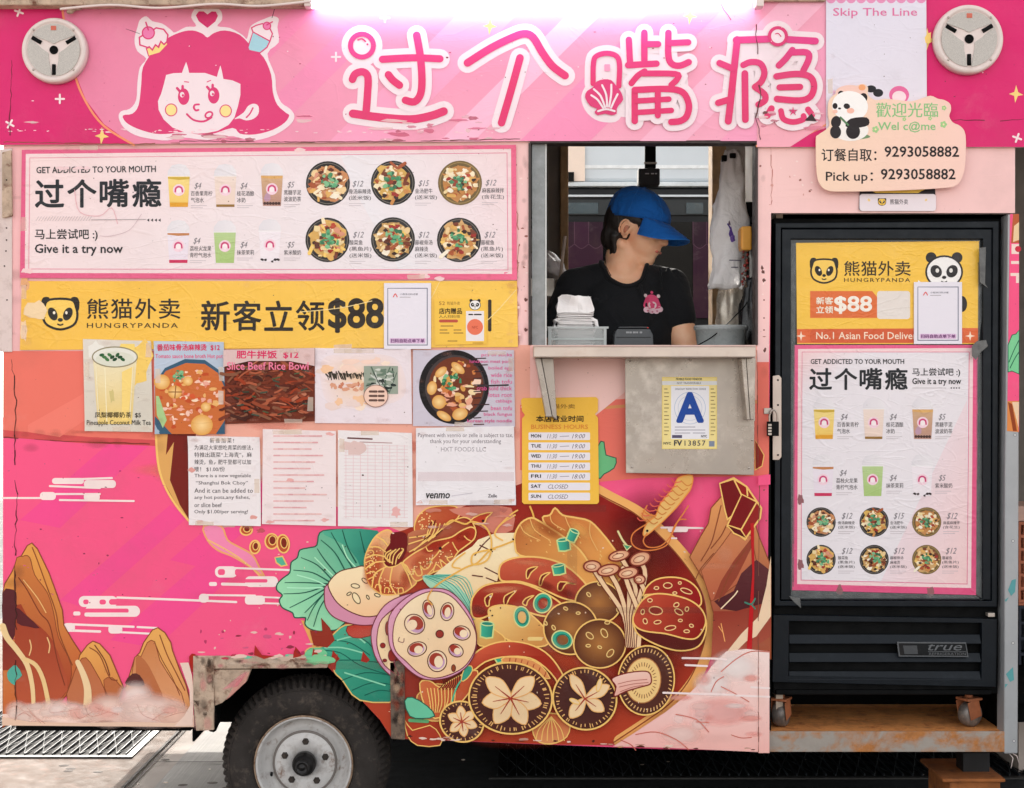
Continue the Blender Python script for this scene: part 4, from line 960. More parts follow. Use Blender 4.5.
def panda_head(A, x, y, w, h):
    """line emblem of a panda face"""
    K = (34, 28, 22)
    A.T = (x, y, 1)
    for sx in (-1, 1): A.poly([(sx * w * .3, -h * .52), (sx * w * .46, -h * .54), (sx * w * .53, -h * .38), (sx * w * .5, -h * .1), (sx * w * .36, -h * .3)], K, sm=3)
    A.poly([(-w * .3, -h * .46), (w * .3, -h * .46), (w * .44, -h * .2), (w * .47, h * .1), (w * .36, h * .36), (0, h * .5), (-w * .36, h * .36), (-w * .48, h * .1), (-w * .45, -h * .2)], (250, 206, 96), sm=4, ol=(w * .065, K))
    for sx in (-1, 1):
        A.ell(sx * w * .21, 0, w * .12, h * .22, K, 24 * sx); A.ell(sx * w * .17, -h * .04, w * .035, h * .05, (250, 240, 220))
    A.ell(0, h * .19, w * .07, h * .06, K); A.stroke([(-w * .07, h * .33), (0, h * .36), (w * .07, h * .33)], w * .04, K)
    A.T = (0, 0, 1)

def cute_panda(A, x, y, s, body=True):
    K = (40, 36, 38); WHT = (246, 242, 238)
    A.T = (x, y, 1 / s)
    for sx in (-1, 1): A.ell(sx * .36, -.40, .15, .15, K)
    if body: A.poly('-.34 .3 .34 .3 .4 .9 -.4 .9', WHT, sm=3)
    A.ell(0, 0, .5, .44, WHT, ol=(.05, K))
    for sx in (-1, 1): A.ell(sx * .22, -.02, .15, .18, K, 30 * sx); A.ell(sx * .19, -.04, .05, .06, (230, 226, 220))
    A.ell(0, .15, .06, .045, K); A.stroke('-.07 .26 0 .29 .07 .26', .03, K)
    A.T = (0, 0, 1)

def menu_text(A, x0, y0, sc):
    A.T = (x0, y0, 1 / sc)
    A.T = (0, 0, 1)

PRINT = print_mat('vinyl print', .42, .07)
POSTER = print_mat('glossy poster', .28, .30, .3, spec=.3)
SIGNP = print_mat('painted vinyl sign', .35, .10, .38)
PAPER = print_mat('laminated paper', .25, .2, .32, gs=6.0)
CARD = print_mat('clean card', .12, .1, .35, gs=6.0)

def sheet(name, A, back, label_, cat, mat_=None, thick=.0006, group=None):
    R = random.Random(name); q = P(back[0]) if isinstance(back[0], str) else back[0]
    if mat_ is None or mat_ is POSTER:
        xs = [p[0] for p in q]; ys = [p[1] for p in q]; x0, x1, y0, y1 = min(xs), max(xs), min(ys), max(ys)
        for k in range(int(6 + (x1 - x0) * .05)):
            x, y = R.choice([(R.uniform(x0, x1), R.choice([y0 + 3, y1 - 3])), (R.choice([x0 + 3, x1 - 3]), R.uniform(y0, y1))])
            A.mist(min(x1 - 7, max(x0 + 7, x)), min(y1 - 4, max(y0 + 4, y)), R.uniform(3, 7), R.uniform(1.5, 4), R.choice([(206, 150, 130), (186, 130, 110), (230, 180, 170)]), R.uniform(.03, .13))
        for k in range(3):                            # bits of clear tape over the edges
            x, y, hz = R.choice([(R.uniform(x0 + 12, x1 - 12), R.choice([y0 + 3, y1 - 3]), 0), (R.choice([x0 + 4, x1 - 4]), R.uniform(y0 + 10, y1 - 10), 1)])
            a_, b_ = (2.6, 7) if hz else (9, 2.2); A.poly([(x - a_, y - b_), (x + a_, y - b_ + R.uniform(-1, 1)), (x + a_, y + b_), (x - a_ + R.uniform(-1, 1), y + b_)], (244, 226, 208, R.uniform(.35, .6)))
        for k in range(int(3 + (x1 - x0) * .03)):
            x, y = R.uniform(x0 + 4, x1 - 4), R.uniform(y0 + 3, y1 - 3); A.patch(x, y, R.uniform(.3, .8), R.uniform(.3, .7), (96, 70, 62), R.random(), 7)
    o = A.build(name, mat_ or PAPER, back=back, thick=thick)
    if mat_ is not CARD: warp(o, q, R)
    return tag(o, label_, cat, group)

def warp(o, q, R, amp=.0016, curl=.0075, rad=.042):
    """let the sheet ripple on the wall and lift at its corners, as pasted paper does"""
    L = WL[o.name]; bm = bmesh.new(); bm.from_mesh(o.data)
    for it in range(6):
        es = [e for e in bm.edges if e.calc_length() > .016]
        if not es: break
        bmesh.ops.subdivide_edges(bm, edges=es, cuts=1)
        bmesh.ops.triangulate(bm, faces=[f for f in bm.faces if len(f.verts) > 4])
    base = max(v.co.y for v in bm.verts) + L.y
    cs = [W(p[0], p[1], base) for p in q] if len(q) == 4 else []
    ks = [curl * R.choice([0, .1, .4, 1.0]) for _ in cs]; sd = R.uniform(0, 50)
    for v in bm.verts:
        p = v.co + L; x, z = p.x, p.z
        d = amp * (.5 + .5 * noise.noise(Vector((x * 7 + sd, z * 11, sd)))) + amp * .5 * (.5 + .5 * noise.noise(Vector((x * 22 + z * 9, z * 18, sd + 3))))
        for c, k in zip(cs, ks):
            t = 1 - math.hypot(x - c.x, z - c.z) / rad
            if t > 0: d += k * t * t
        v.co.y -= d
    bm.to_mesh(o.data); bm.free()

def make_posters():
    R = random.Random(21)
    # ---------------- wide menu
    A = Art(-.0055); q = P('22 150 516 145 517 280 20 278')
    A.poly(q, ((226, 92, 134), (236, 104, 140), (22, 150), (516, 270)))
    A.poly('26 154 511 149 512 274 25 273', (243, 216, 216)); A.poly('29 157 508 152 509 271 28 270', ((244, 216, 214), (235, 230, 233), (50, 158), (150, 210)))
    A.poly('340 154 508 152 509 271 400 271 360 200', ((235, 230, 233), (242, 216, 216), (380, 225), (509, 160)))
    A.stroke('30 158 507 153 508 270 29 269 30 158', .7, (226, 120, 150), sm=0, cap=False)
    A.text('GET ADDICTED TO YOUR MOUTH', 36.5, 167, 156, 173.5, INK, .022, rot=-.6)
    for (x, w_) in ((57, 14), (74, 10), (84, 6)): A.patch(x + w_ / 2, 168.3, w_ * .6, 2.2, (243, 208, 210), x, 12)
    for i, t in enumerate('过个嘴瘾'): A.text(t, 35 + i * 32.4, 179.5 - i * .25, 64.5 + i * 32.4, 208 - i * .2, (22, 26, 32), .024)
    for i in range(20): A.stroke([(36 + i * 2.8, 221), (39 + i * 2.8, 216.5)], .4, (190, 176, 176), sm=0)
    A.stroke('92 220 146 219.5', .5, (150, 140, 142), sm=0)
    for i in range(4): A.poly([(147 + i * 3.8, 220.2), (149.4 + i * 3.8, 218.6), (149.4 + i * 3.8, 221.8)], INK)
    A.text('马上尝试吧 :)', 35, 229, 98, 241, INK, .016); A.text('Give it a try now', 35, 244, 123, 256, INK, .02)
    for k, (cx, cy) in enumerate(((179, 164), (225.5, 164), (272, 163), (178.5, 220), (225, 220), (270, 219))): cup(A, cx, cy, cy + 43, 22 if k % 3 != 5 else 20, k)
    for k, (lx, ly) in enumerate(((191, 193), (237, 193), (284, 192), (190, 248), (237, 252), (284, 252))): label(A, lx, ly, CUPS[k][1], CUPS[k][0])
    for k, (bx, by) in enumerate(((328, 183.5), (393, 183), (460, 183), (327.5, 240), (393, 239.5), (459, 240))): bowl(A, bx, by, 22, k + 10, 2 if k in (2,) else (1 if k % 2 else 0))
    for k, (lx, ly) in enumerate(((349, 191), (415, 190.5), (482, 190), (349.5, 242), (415, 242), (481, 242))): label(A, lx, ly, BOWLS[k][1], BOWLS[k][0], w1=4.4)
    for (x, y) in ((300, 150), (440, 279), (27, 271), (424, 276)): A.patch(x, y, 7, 3, (244, 206, 206), x, 12)
    A.stroke('75 190 80 212 100 216 112 208 118 224', .5, (226, 160, 170)); A.stroke('142 214 130 230 112 236 100 236', .4, (200, 170, 176))
    sheet('menu_poster', A, (q, (236, 110, 146)), 'wide pink bordered menu poster with six drink cups and six food bowls', 'poster', POSTER)
    # ---------------- yellow banner
    A = Art(-.0035); q = P('22 281 517 281 518 347 20 350')
    A.poly(q, ((246, 192, 74), (250, 202, 86), (22, 281), (400, 345)))
    panda_head(A, 60.5, 314, 36, 31)
    K = (40, 30, 20)
    for i, t in enumerate('熊猫外卖'): A.text(t, 87 + i * 24, 298.5, 108.5 + i * 24, 319, K, .012)
    A.text('HUNGRYPANDA', 87, 323, 178, 328, K, .012, space=1.25)
    for i, t in enumerate('新客立领'): A.text(t, 201 + i * 31.6, 300.5, 230 + i * 31.6, 331, K, .018)
    A.text('$88', 328, 298, 384, 333, K, .03); A.rect(386, 299, 392, 332, K); A.rect(488, 299.5, 491.5, 331.5, (50, 36, 24), r=1.5)
    A.patch(38, 311, 14, 13, (244, 214, 170), 4, 13); A.patch(25, 284, 5, 9, (230, 170, 120), 6, 11); A.patch(24, 330, 5, 14, (250, 214, 170), 7, 11)
    A.stroke('300 312 340 308 372 301', .7, (253, 226, 160)); A.stroke('450 315 480 325 516 290', .8, (253, 222, 150)); A.stroke('440 281 430 300 420 310', .6, (253, 222, 150))
    sheet('yellow_banner', A, (q, (248, 198, 80)), 'long yellow delivery banner with black panda face and large Chinese lettering', 'banner', POSTER)
    # ---------------- white order cards (their square code is left blank)
    def order_card(x0, y0, x1, y1, rot, lab):
        A = Art(-.0095 if x0 < 600 else .0345); A.T = (0, 0, 1); w, h = x1 - x0, y1 - y0
        A.rect(x0, y0, x1, y1, (236, 230, 238)); m = w * .08
        A.rect(x0 + m, y0 + h * .08, x1 - m, y1 - h * .08, None, ol=None) if False else A.stroke([(x0 + m, y0 + h * .08), (x1 - m, y0 + h * .08), (x1 - m, y1 - h * .06), (x0 + m, y1 - h * .06), (x0 + m, y0 + h * .08)], .9, (120, 122, 140), sm=0, cap=False)
        A.stroke([(x0 + w * .2, y0 + h * .21), (x0 + w * .24, y0 + h * .165), (x0 + w * .28, y0 + h * .21)], 1.1, (226, 110, 110))
        A.text('小程序扫码点餐', x0 + w * .34, y0 + h * .155, x0 + w * .72, y0 + h * .185, (80, 80, 90)); A.stroke([(x0 + w * .34, y0 + h * .215), (x0 + w * .56, y0 + h * .215)], .5, GREY, sm=0)
        A.rect(x0 + w * .12, y1 - h * .165, x1 - w * .12, y1 - h * .085, (226, 190, 222), r=1)
        A.text('扫码自助点单下单', x0 + w * .14, y1 - h * .155, x1 - w * .14, y1 - h * .095, (110, 50, 110), .02)
        return sheet('order_card', A, ([(x0, y0), (x1, y0), (x1, y1), (x0, y1)], (236, 230, 238)), lab, 'card', CARD, .002, 'white ordering cards')
    order_card(384, 283, 431, 349, 0, 'white ordering card with purple caption on the yellow banner')
    order_card(914, 282, 962, 344, 0, 'white ordering card with purple caption stuck on the fridge door poster')
    # ---------------- small yellow gift card
    A = Art(-.0075); q = P('434 299 486 298 487 344 435 345')
    A.poly(q, (248, 200, 84)); K = (50, 40, 30)
    A.text('熊猫外卖', 447, 301.5, 460, 305, (150, 110, 50)); A.text('52', 439, 301.5, 445, 305, (150, 90, 50)); A.text('店内赠品', 439, 308, 462, 314, K, .02); A.text('人人扫码领', 439, 315, 460, 318, K)
    A.rect(439, 319.5, 458, 322.5, (196, 90, 70), r=1.4)
    for (x, y, w_) in ((441, 326, 12), (440, 330, 7), (454, 330, 7), (440, 333, 9), (454, 333, 9), (448, 341, 9)): A.stroke([(x, y), (x + w_, y)], .9, (150, 110, 60), sm=0)
    cute_panda(A, 475, 305, 11, False); A.rect(466, 311, 484, 341, (240, 232, 232)); A.stroke('469 314.5 472.5 314.5', 1.4, K, sm=0); A.stroke('474.5 314.5 481 314.5', 1.4, K, sm=0); A.ell(475, 327, 8, 8, (238, 122, 92)); A.text('NFC', 472, 326, 478, 328.6, (176, 60, 44)); A.stroke('473 343 483 343', 1, (190, 140, 60), sm=0)
    sheet('gift_card', A, (q, (248, 200, 84)), 'small yellow gift card with a little panda and orange dot, on the yellow banner', 'card', CARD, .0012)
    # ---------------- drink poster
    A = Art(-.0062); q = P('83 339 151 341 153 432 85 431')
    A.poly(q, ((226, 218, 206), (214, 206, 190), (84, 340), (150, 430)))
    A.patch(135, 366, 20, 30, (246, 206, 106), 4, 18); A.patch(128, 352, 13, 9, (250, 218, 120), 5, 12); A.patch(96, 352, 9, 12, (236, 232, 222), 6, 12)
    A.poly('93 357 137 357 132 424 98 424', ((238, 226, 190), (238, 206, 120), (110, 360), (118, 424)))
    A.ell(115, 357, 22.5, 10, (232, 230, 218), ol=(1.2, (150, 140, 110))); A.ell(115, 359, 19, 7.5, (222, 222, 204))
    for i in range(9): A.ell(102 + i * 2.6, 355 + (i % 3) * 2.2, 2.6, 1.6, R.choice([(44, 92, 54), (70, 120, 70), (34, 72, 44)]), R.uniform(-50, 50), n=10)
    A.poly('122 372 134 366 128 420 122 420', (250, 218, 130)); A.patch(112, 396, 3, 8, (214, 196, 130), 8, 10)
    for s_ in ('96 366 99 420', '133 366 130 418', '105 368 107 422'): A.stroke(s_, .7, (250, 240, 206), sm=0)
    pass
    A.text('凤梨椰椰奶茶  $5', 95, 412, 141, 418, (40, 36, 30), .012); A.text('Pineapple Coconut Milk Tea', 87, 420, 151, 426.5, (44, 40, 34), .006)
    sheet('drink_poster', A, (q, (226, 218, 206)), 'faded poster of an iced yellow pineapple drink in a tall cup', 'poster')
    # ---------------- tomato hot pot poster
    A = Art(-.0060); q = P('154 341 224 342 225 434 155 434')
    A.poly(q, ((196, 206, 222), (160, 180, 196), (154, 341), (190, 430)))
    A.poly('155 383 165 368 185 359 205 360 219 370 225 384 225 434 160 434 155 424', (56, 92, 116)); A.poly('155 386 166 371 186 363 205 364 218 373 225 388 225 420 216 434 172 434 155 416', (206, 110, 56))
    pal = [(238, 170, 150), (246, 200, 180), (228, 140, 110), (236, 180, 110), (214, 90, 50), (250, 220, 190), (196, 80, 40)]
    for i in range(110):
        x, y = R.uniform(158, 222), R.uniform(371, 432)
        if (x - 190) ** 2 / 1200 + (y - 402) ** 2 / 1100 < 1: A.patch(x, y, R.uniform(1.2, 5), R.uniform(1, 3.2), R.choice(pal), R.random(), 9)
    for (x, y, r) in ((162, 382, 8), (175, 392, 7), (202, 425, 11), (188, 381, 5), (206, 407, 5)): A.ell(x, y, r, r * .94, (228, 164, 80), cin=(250, 214, 150))
    A.stroke('169 392 182 392', 1, (150, 90, 40)); A.stroke('176 386 175 398', 1, (150, 90, 40)); A.poly('156 396 159 396 167 420 163 428 157 415', (170, 204, 140)); herb(A, 178, 376, 6, R, 16)
    A.text('番茄味骨汤麻辣烫  $12', 157, 344, 220, 351, (226, 40, 90), .02); A.text('Tomato sauce bone broth Hot pot', 155.5, 354, 223, 359.5, (232, 50, 110), .008)
    sheet('hot_pot_poster', A, (q, (196, 206, 222)), 'poster of a red tomato hot pot in a blue bowl', 'poster')
    # ---------------- sliced beef poster
    A = Art(-.0050); q = P('224 350 315 348 315 421 224 424')
    A.poly(q, ((196, 140, 120), (120, 56, 34), (250, 350), (260, 372)))
    A.poly('224 364 250 358 290 358 315 364 315 421 224 424', (110, 46, 28))
    pal = [(150, 70, 44), (176, 92, 62), (120, 50, 30), (90, 36, 24), (196, 120, 90), (160, 60, 30), (70, 30, 22), (136, 84, 60)]
    for i in range(170):
        x, y, a = R.uniform(228, 311), R.uniform(364, 418), R.uniform(-.7, .7)
        L = R.uniform(3, 9); A.stroke([(x - L * math.cos(a), max(360, y - L * math.sin(a))), (x, y + R.uniform(-2, 2)), (min(314, x + L * math.cos(a)), min(420, y + L * math.sin(a)))], R.uniform(1, 3.4), R.choice(pal), sm=2)
    for i in range(22):
        x, y = R.uniform(232, 308), R.uniform(366, 416); A.stroke([(x, y), (x + R.uniform(3, 8), y + R.uniform(-2, 2))], 1.3, R.choice([(50, 66, 50), (80, 90, 60), (60, 80, 66)]))
    A.poly('224 350 315 348 315 366 290 361 250 361 224 367', (222, 190, 186))
    A.text('肥牛拌饭  $12', 237, 350.5, 299, 359, (226, 40, 100), .024); A.text('Slice Beef Rice Bowl', 227.5, 362, 309, 370, (244, 130, 160), .022)
    sheet('beef_poster', A, (q, (180, 120, 100)), 'poster of glossy dark brown sliced beef, beside the hot pot poster', 'poster')
    # ---------------- faded poster
    A = Art(-.0045); q = P('315 348 411 349 412 424 315 423')
    A.poly(q, (238, 224, 228)); A.fan(P('322 360 350 354 390 356 404 372 404 396 380 406 340 408 324 396'), (244, 206, 166), (240, 222, 222), sm=4)
    for i in range(26): A.patch(R.uniform(326, 390), R.uniform(358, 408), R.uniform(3, 12), R.uniform(2, 6), R.choice([(248, 214, 196), (246, 200, 160), (238, 214, 206), (250, 226, 206)]), R.random(), 14)
    for i in range(34):
        x = 326 + i * 1.15; A.stroke([(x, R.uniform(371, 375)), (x + R.uniform(-1, 3), R.uniform(376, 380))], R.uniform(.6, 1.8), (60, 54, 44))
    for i in range(14): A.patch(R.uniform(326, 364), R.uniform(384, 390), R.uniform(1, 5), 2.4, R.choice([(206, 130, 100), (222, 160, 130)]), R.random(), 9)
    A.rect(364, 366, 398, 394, (156, 166, 150))
    for i in range(40): A.stroke([(R.uniform(365, 397), R.uniform(367, 393)), (R.uniform(365, 397), R.uniform(367, 393))][:1] + [(R.uniform(365, 397), R.uniform(367, 393))], R.uniform(.6, 1.6), R.choice([(40, 50, 46), (206, 210, 200), (96, 116, 100)])) if i % 3 == 0 else A.patch(R.uniform(367, 395), R.uniform(369, 392), 4, 1.6, R.choice([(44, 54, 50), (214, 216, 206), (110, 130, 112)]), R.random(), 8)
    A.ell(376, 396, 12, 11, (244, 206, 186), ol=(.7, (150, 110, 100)))
    for k in range(3): [A.stroke([(x_, 391.5 + k * 4.4), (x_ + w_, 391.5 + k * 4.4)], 2.2, (104, 78, 70), sm=0) for x_, w_ in ((370, 2.6), (373.6, 3), (379, 1.6), (381.4, 2.2))]
    sheet('faded_poster', A, (q, (238, 224, 228)), 'sun bleached white poster with blurred orange food and a round price bubble', 'poster')
    # ---------------- black bowl poster
    A = Art(-.0040); q = P('413 350 514 350 515 427 413 426')
    A.poly(q, (208, 200, 212)); A.ell(454, 387, 35, 37, (30, 26, 28), n=44); A.ell(455, 387, 30, 32, (70, 60, 60), n=40); A.ell(456, 387, 27.5, 30, (116, 56, 34), n=40)
    pal = [(236, 190, 120), (246, 220, 170), (214, 130, 70), (240, 170, 140), (222, 160, 80), (176, 84, 46), (250, 214, 190)]
    for i in range(62):
        a, d = R.uniform(0, 6.28), math.sqrt(R.random()); A.patch(456 + 24 * d * math.cos(a), 387 + 26 * d * math.sin(a), R.uniform(1.5, 6), R.uniform(1.5, 4.4), R.choice(pal), R.random(), 9)
    for (x, y, a, b, r) in ((432, 388, 5, 7, 10), (439, 402, 7, 7, 0), (444, 416, 8, 4, 30), (460, 414, 8, 6, -20), (458, 368, 8, 4, 40), (441, 372, 7, 4, -40)): A.ell(x, y, a, b, (226, 160, 80), r, cin=(250, 216, 150))
    herb(A, 452, 382, 9, R, 18)
    tx = ('pcs of sticks', 'luncheon meat pork', 'boiled egg', 'wide rice', 'fish tofu', 'crab sold thick', 'lotus root', 'cabbage', 'bean tofu', 'black fungus', 'korean style noodle')
    for i, t in enumerate(tx):
        y = 353 + i * 6.6; w_ = len(t) * 2.35; A.text(t, 512 - w_, y, 512, y + 4.4, (226, 90, 150), .012)
        A.stroke([(474, y + 5.6), (474 + R.uniform(6, 15), y + 5.2)], 1.1, (60, 36, 40), sm=0)
    A.stroke('478 386 508 385', 1.6, (60, 50, 54), sm=0)
    sheet('noodle_poster', A, (q, (208, 200, 212)), 'poster of a noodle bowl with black rim and a pink list of toppings', 'poster')
    # ---------------- notices
    A = Art(-.0048); q = P('188 436 260 437 261 526 189 525')
    A.poly(q, (240, 231, 231)); B_ = (52, 44, 48)
    L = ('新 推 加 菜 !', '为满足大家想吃青菜的想法，', '特推出蔬菜“上海青”，麻', '辣烫，鱼，肥牛里都可以加', '喽！ $1.00/份', 'There is a new vegetable', '“Shanghai Bok Choy”', 'And it can be added to', 'any hot pots,any fishes,', 'or slice beef', 'Only $1.00/per serving!')
    X = ((210, 234), (194.5, 253), (194.5, 252), (194.5, 251), (194.5, 225), (194.5, 251), (196, 248), (194.5, 253), (194.5, 250), (194.5, 222), (194.5, 248))
    for i, t in enumerate(L): A.text(t, X[i][0], 437.8 + i * 7.2, X[i][1], 443 + i * 7.2 - (.6 if i > 4 else 0), B_, .008)
    for (x, y) in ((200, 530 - 8), (254, 517), (192, 470)): A.patch(x, y, 5, 2.6, (226, 160, 150), x, 12)
    sheet('bok_choy_notice', A, (q, (240, 224, 226)), 'white paper notice with bold printed lines about a new vegetable', 'notice')
    A = Art(-.0046); q = P('263 429 336 431 336 526 262 524')
    A.poly(q, (243, 226, 225))
    for i in range(14):
        x = 274; y = 436 + i * 6.5
        while x < 322 - (i % 3) * 8: w_ = R.uniform(2, 6); A.stroke([(x, y), (x + w_, y)], 1.5, R.choice([(232, 180, 180), (236, 192, 188), (226, 168, 170)]), sm=0); x += w_ + 1.2
    for (x, y) in ((270, 522), (325, 520), (330, 434), (290, 480)): A.patch(x, y, 5, 2, (236, 176, 172), x, 12)
    sheet('pale_notice', A, (q, (244, 218, 218)), 'pinkish paper notice with faded unreadable red lines, second of three', 'notice')
    A = Art(-.0044); q = P('338 430 412 433 413 527 338 526')
    A.poly(q, (240, 232, 231))
    for i in range(9): A.stroke([(346 + i * 7.3, 445), (346 + i * 7.3, 518)], .5, (232, 200, 202), sm=0)
    for i in range(22): A.stroke([(344, 445 + i * 3.4), (408, 446 + i * 3.4)], .4, (230, 196, 198), sm=0)
    A.stroke('348 438 372 439', 1.6, (110, 70, 70), sm=0); A.stroke('360 442 392 443', .9, (180, 140, 140), sm=0); A.patch(354, 447, 14, 8, (226, 196, 190), 5, 16); A.patch(363, 475, 1.4, 1.2, (60, 40, 40), 3, 7); A.patch(396, 512, 5, 7, (236, 180, 176), 8, 14)
    sheet('table_notice', A, (q, (240, 226, 226)), 'white paper notice with a faint ruled table, right one of three', 'notice')
    A = Art(-.0050); q = P('416 428 514 426 516 505 416 505')
    A.poly(q, (240, 234, 236)); G_ = (110, 96, 104)
    A.text('Payment with venmo or zelle is subject to tax,', 418, 433, 513, 438.5, G_, .004); A.text('thank you for your understanding', 430, 439, 501, 444.5, G_, .004); A.text('HXT FOODS LLC', 441, 447, 486, 451.5, (160, 150, 156))
    A.text('venmo', 426, 493, 450, 498.5, (26, 22, 24), .035, .2); A.text('Zelle', 488, 494, 497, 497.5, (90, 80, 90), .02)
    A.rect(418, 472, 514, 481, (226, 190, 192, .2)); A.stroke('452 496 472 493', 1.2, (214, 206, 212))
    for (x, y) in ((420, 502), (512, 500)): A.patch(x, y, 4, 2, (226, 190, 184), x, 10)
    sheet('payment_notice', A, (q, (238, 228, 232)), 'white payment notice with blank squares, below the noodle poster', 'notice')
    # ---------------- opening hours
    A = Art(-.0075)
    q = P('523 398 596 397 598 399 598 411 595 414 598 418 599 502 597 504 524 504 522 502 522 419 525 415 522 411 521 400')
    A.poly(q, (248, 194, 74)); A.poly('524 399 596 398 597 411 524 412', (240, 178, 50)) if False else None
    A.text('熊猫外卖', 545, 404, 575, 408.6, (150, 100, 40), .012)
    A.text('本店营业时间', 536, 415.5, 583.5, 422, (44, 32, 20), .03); A.text('BUSINESS HOURS', 531, 424.5, 588, 429, (230, 140, 60), .02)
    for i, (d, a, b) in enumerate((('MON', '11:30', '19:00'), ('TUE', '11:30', '19:00'), ('WED', '11:30', '19:00'), ('THU', '11:30', '19:00'), ('FRI', '11:30', '18:00'), ('SAT', '', ''), ('SUN', '', ''))):
        y = 432.4 + i * 10.05
        A.rect(528.5, y, 590, y + 7.6, (238, 232, 238), r=1); A.text(d, 531, y + 1.8, 541, y + 5.2, (36, 32, 34), .03)
        if a:
            A.text(a, 547, y + 1.6, 557, y + 6, (110, 100, 112), 0, .3); A.stroke([(560, y + 4), (569, y + 3.6)], .5, (120, 110, 120), sm=0); A.text(b, 572, y + 1.6, 585, y + 6, (110, 100, 112), 0, .3)
        else: A.text('CLOSED', 548, y + 1.8, 568, y + 6, (110, 100, 112), 0, .25)
    sheet('hours_sign', A, (q, (248, 194, 74)), 'yellow ticket shaped sign listing business hours for every day', 'sign', CARD, .003)
    # ---------------- skip-the-line poster
    A = Art(-.0165); q = P('826 -22 926 -24 927 147 826 148')
    A.poly(q, ((226, 222, 236), (232, 224, 232), (830, 0), (920, 140)))
    for i in range(10): A.ell(831 + i * 10, -1.5, 5, 5, (232, 150, 190), n=14)
    A.rect(826, -24, 926, -1, (232, 150, 190)); A.text('Skip The Line', 833, 8, 917, 18.5, (226, 120, 166), .012)
    A.text('扫码', 832, 90, 850, 98, (236, 170, 200), .01); A.ell(871, 89, 5, 3.6, (44, 44, 48)); A.ell(878, 93, 5, 4, (44, 44, 48)); A.ell(899, 95, 10, 9, (232, 110, 160)); A.ell(899, 97, 7, 6, (248, 222, 226)); A.poly('893 102 908 102 912 112 890 112', (250, 228, 232))
    A.patch(928, 38, 4, 8, (250, 212, 120), 3, 8)
    sheet('skip_line_poster', A, (q, (228, 222, 234)), 'tall white poster reading Skip The Line between pink lettering and loudspeaker', 'poster')
    # ---------------- welcome sign
    A = Art(-.0290); A.T = (768, 0, 4)
    ol = smooth(P('192 560 200 540 230 520 246 500 242 470 240 440 245 400 270 375 310 360 350 345 380 335 400 350 400 380 430 400 470 395 520 400 570 405 610 395 650 383 680 395 705 400 728 415 732 440 725 465 740 490 770 505 790 540 790 640 780 700 755 740 700 752 500 762 300 766 240 762 210 740 195 690'), 3)
    A.poly(ol, ((247, 214, 188), (249, 208, 194), (240, 560), (760, 700)))
    K = (44, 38, 40)
    A.text('歡迎光臨', 432, 410, 680, 470, (140, 196, 132), .01); A.text('Wel c@me', 440, 486, 670, 530, (140, 196, 132), .014)
    for (x, y, r) in ((430, 518, 14), (702, 498, 14), (545, 477, 8), (648, 474, 8), (704, 432, 10)):
        for k in range(5): A.ell(x + r * .6 * math.cos(k * 1.257), y + r * .6 * math.sin(k * 1.257), r * .42, r * .42, (164, 208, 140), n=10)
        A.ell(x, y, r * .3, r * .3, (250, 226, 180), n=8)
    A.text('订餐自取：', 214, 594, 434, 645, K, .014); A.text('9293058882', 466, 585, 764, 628, K, .022); A.text('Pick up：', 231, 687, 420, 735, K, .016); A.text('9293058882', 451, 675, 750, 718, K, .022)
    A.poly('268 545 320 520 400 540 400 552 330 560', (120, 150, 110), sm=3)
    A.ell(330, 520, 72, 44, (246, 240, 234)); A.ell(330, 345 + 25, 60, 30, (246, 204, 190)); A.ell(376, 350, 14, 12, (244, 170, 120))
    A.ell(380, 393, 17, 21, K, 20); A.ell(292, 375, 12, 12, K); A.ell(328, 424, 72, 60, (250, 246, 242), 8); A.poly('330 475 395 470 402 500 350 512 310 505', K, sm=3)
    for (x, y, a, b, r) in ((272, 488, 20, 24, 10), (340, 526, 28, 30, 0), (270, 528, 22, 26, 0), (315, 425, 13, 11, 20), (268, 424, 10, 12, 0)): A.ell(x, y, a, b, K, r)
    A.ell(286, 434, 6, 4, K); A.ell(330, 443, 15, 11, (248, 190, 170)); A.ell(268, 446, 10, 8, (248, 196, 176)); A.stroke('290 470 320 500', 8, (90, 130, 90))
    A.T = (0, 0, 1)
    o = A.build('welcome_sign', CARD, back=([(768 + x / 4, y / 4) for x, y in ol], (246, 208, 188)), thick=.006)
    tag(o, 'cream cloud shaped pickup sign with a panda and a phone number', 'sign')
    A = Art(-.0062); q = P('860 186 935 186 936 209 934 211 861 211 859 209')
    A.poly(q, (40, 36, 40)); A.rect(859.5, 194, 936, 211, (238, 226, 230), r=3); A.poly('866 188 928 188 918 193 876 193', (244, 206, 90))
    panda_head(A, 882, 202, 8, 7); A.text('熊猫外卖', 890, 199, 908, 204.5, (60, 54, 58), .01); A.patch(869, 200, 2, 2, (248, 214, 150), 3, 6); A.patch(926, 200, 2, 2, (248, 214, 150), 4, 6)
    sheet('panda_sticker', A, (q, (60, 56, 60)), 'small white panda sticker above the black fridge', 'sticker', CARD)

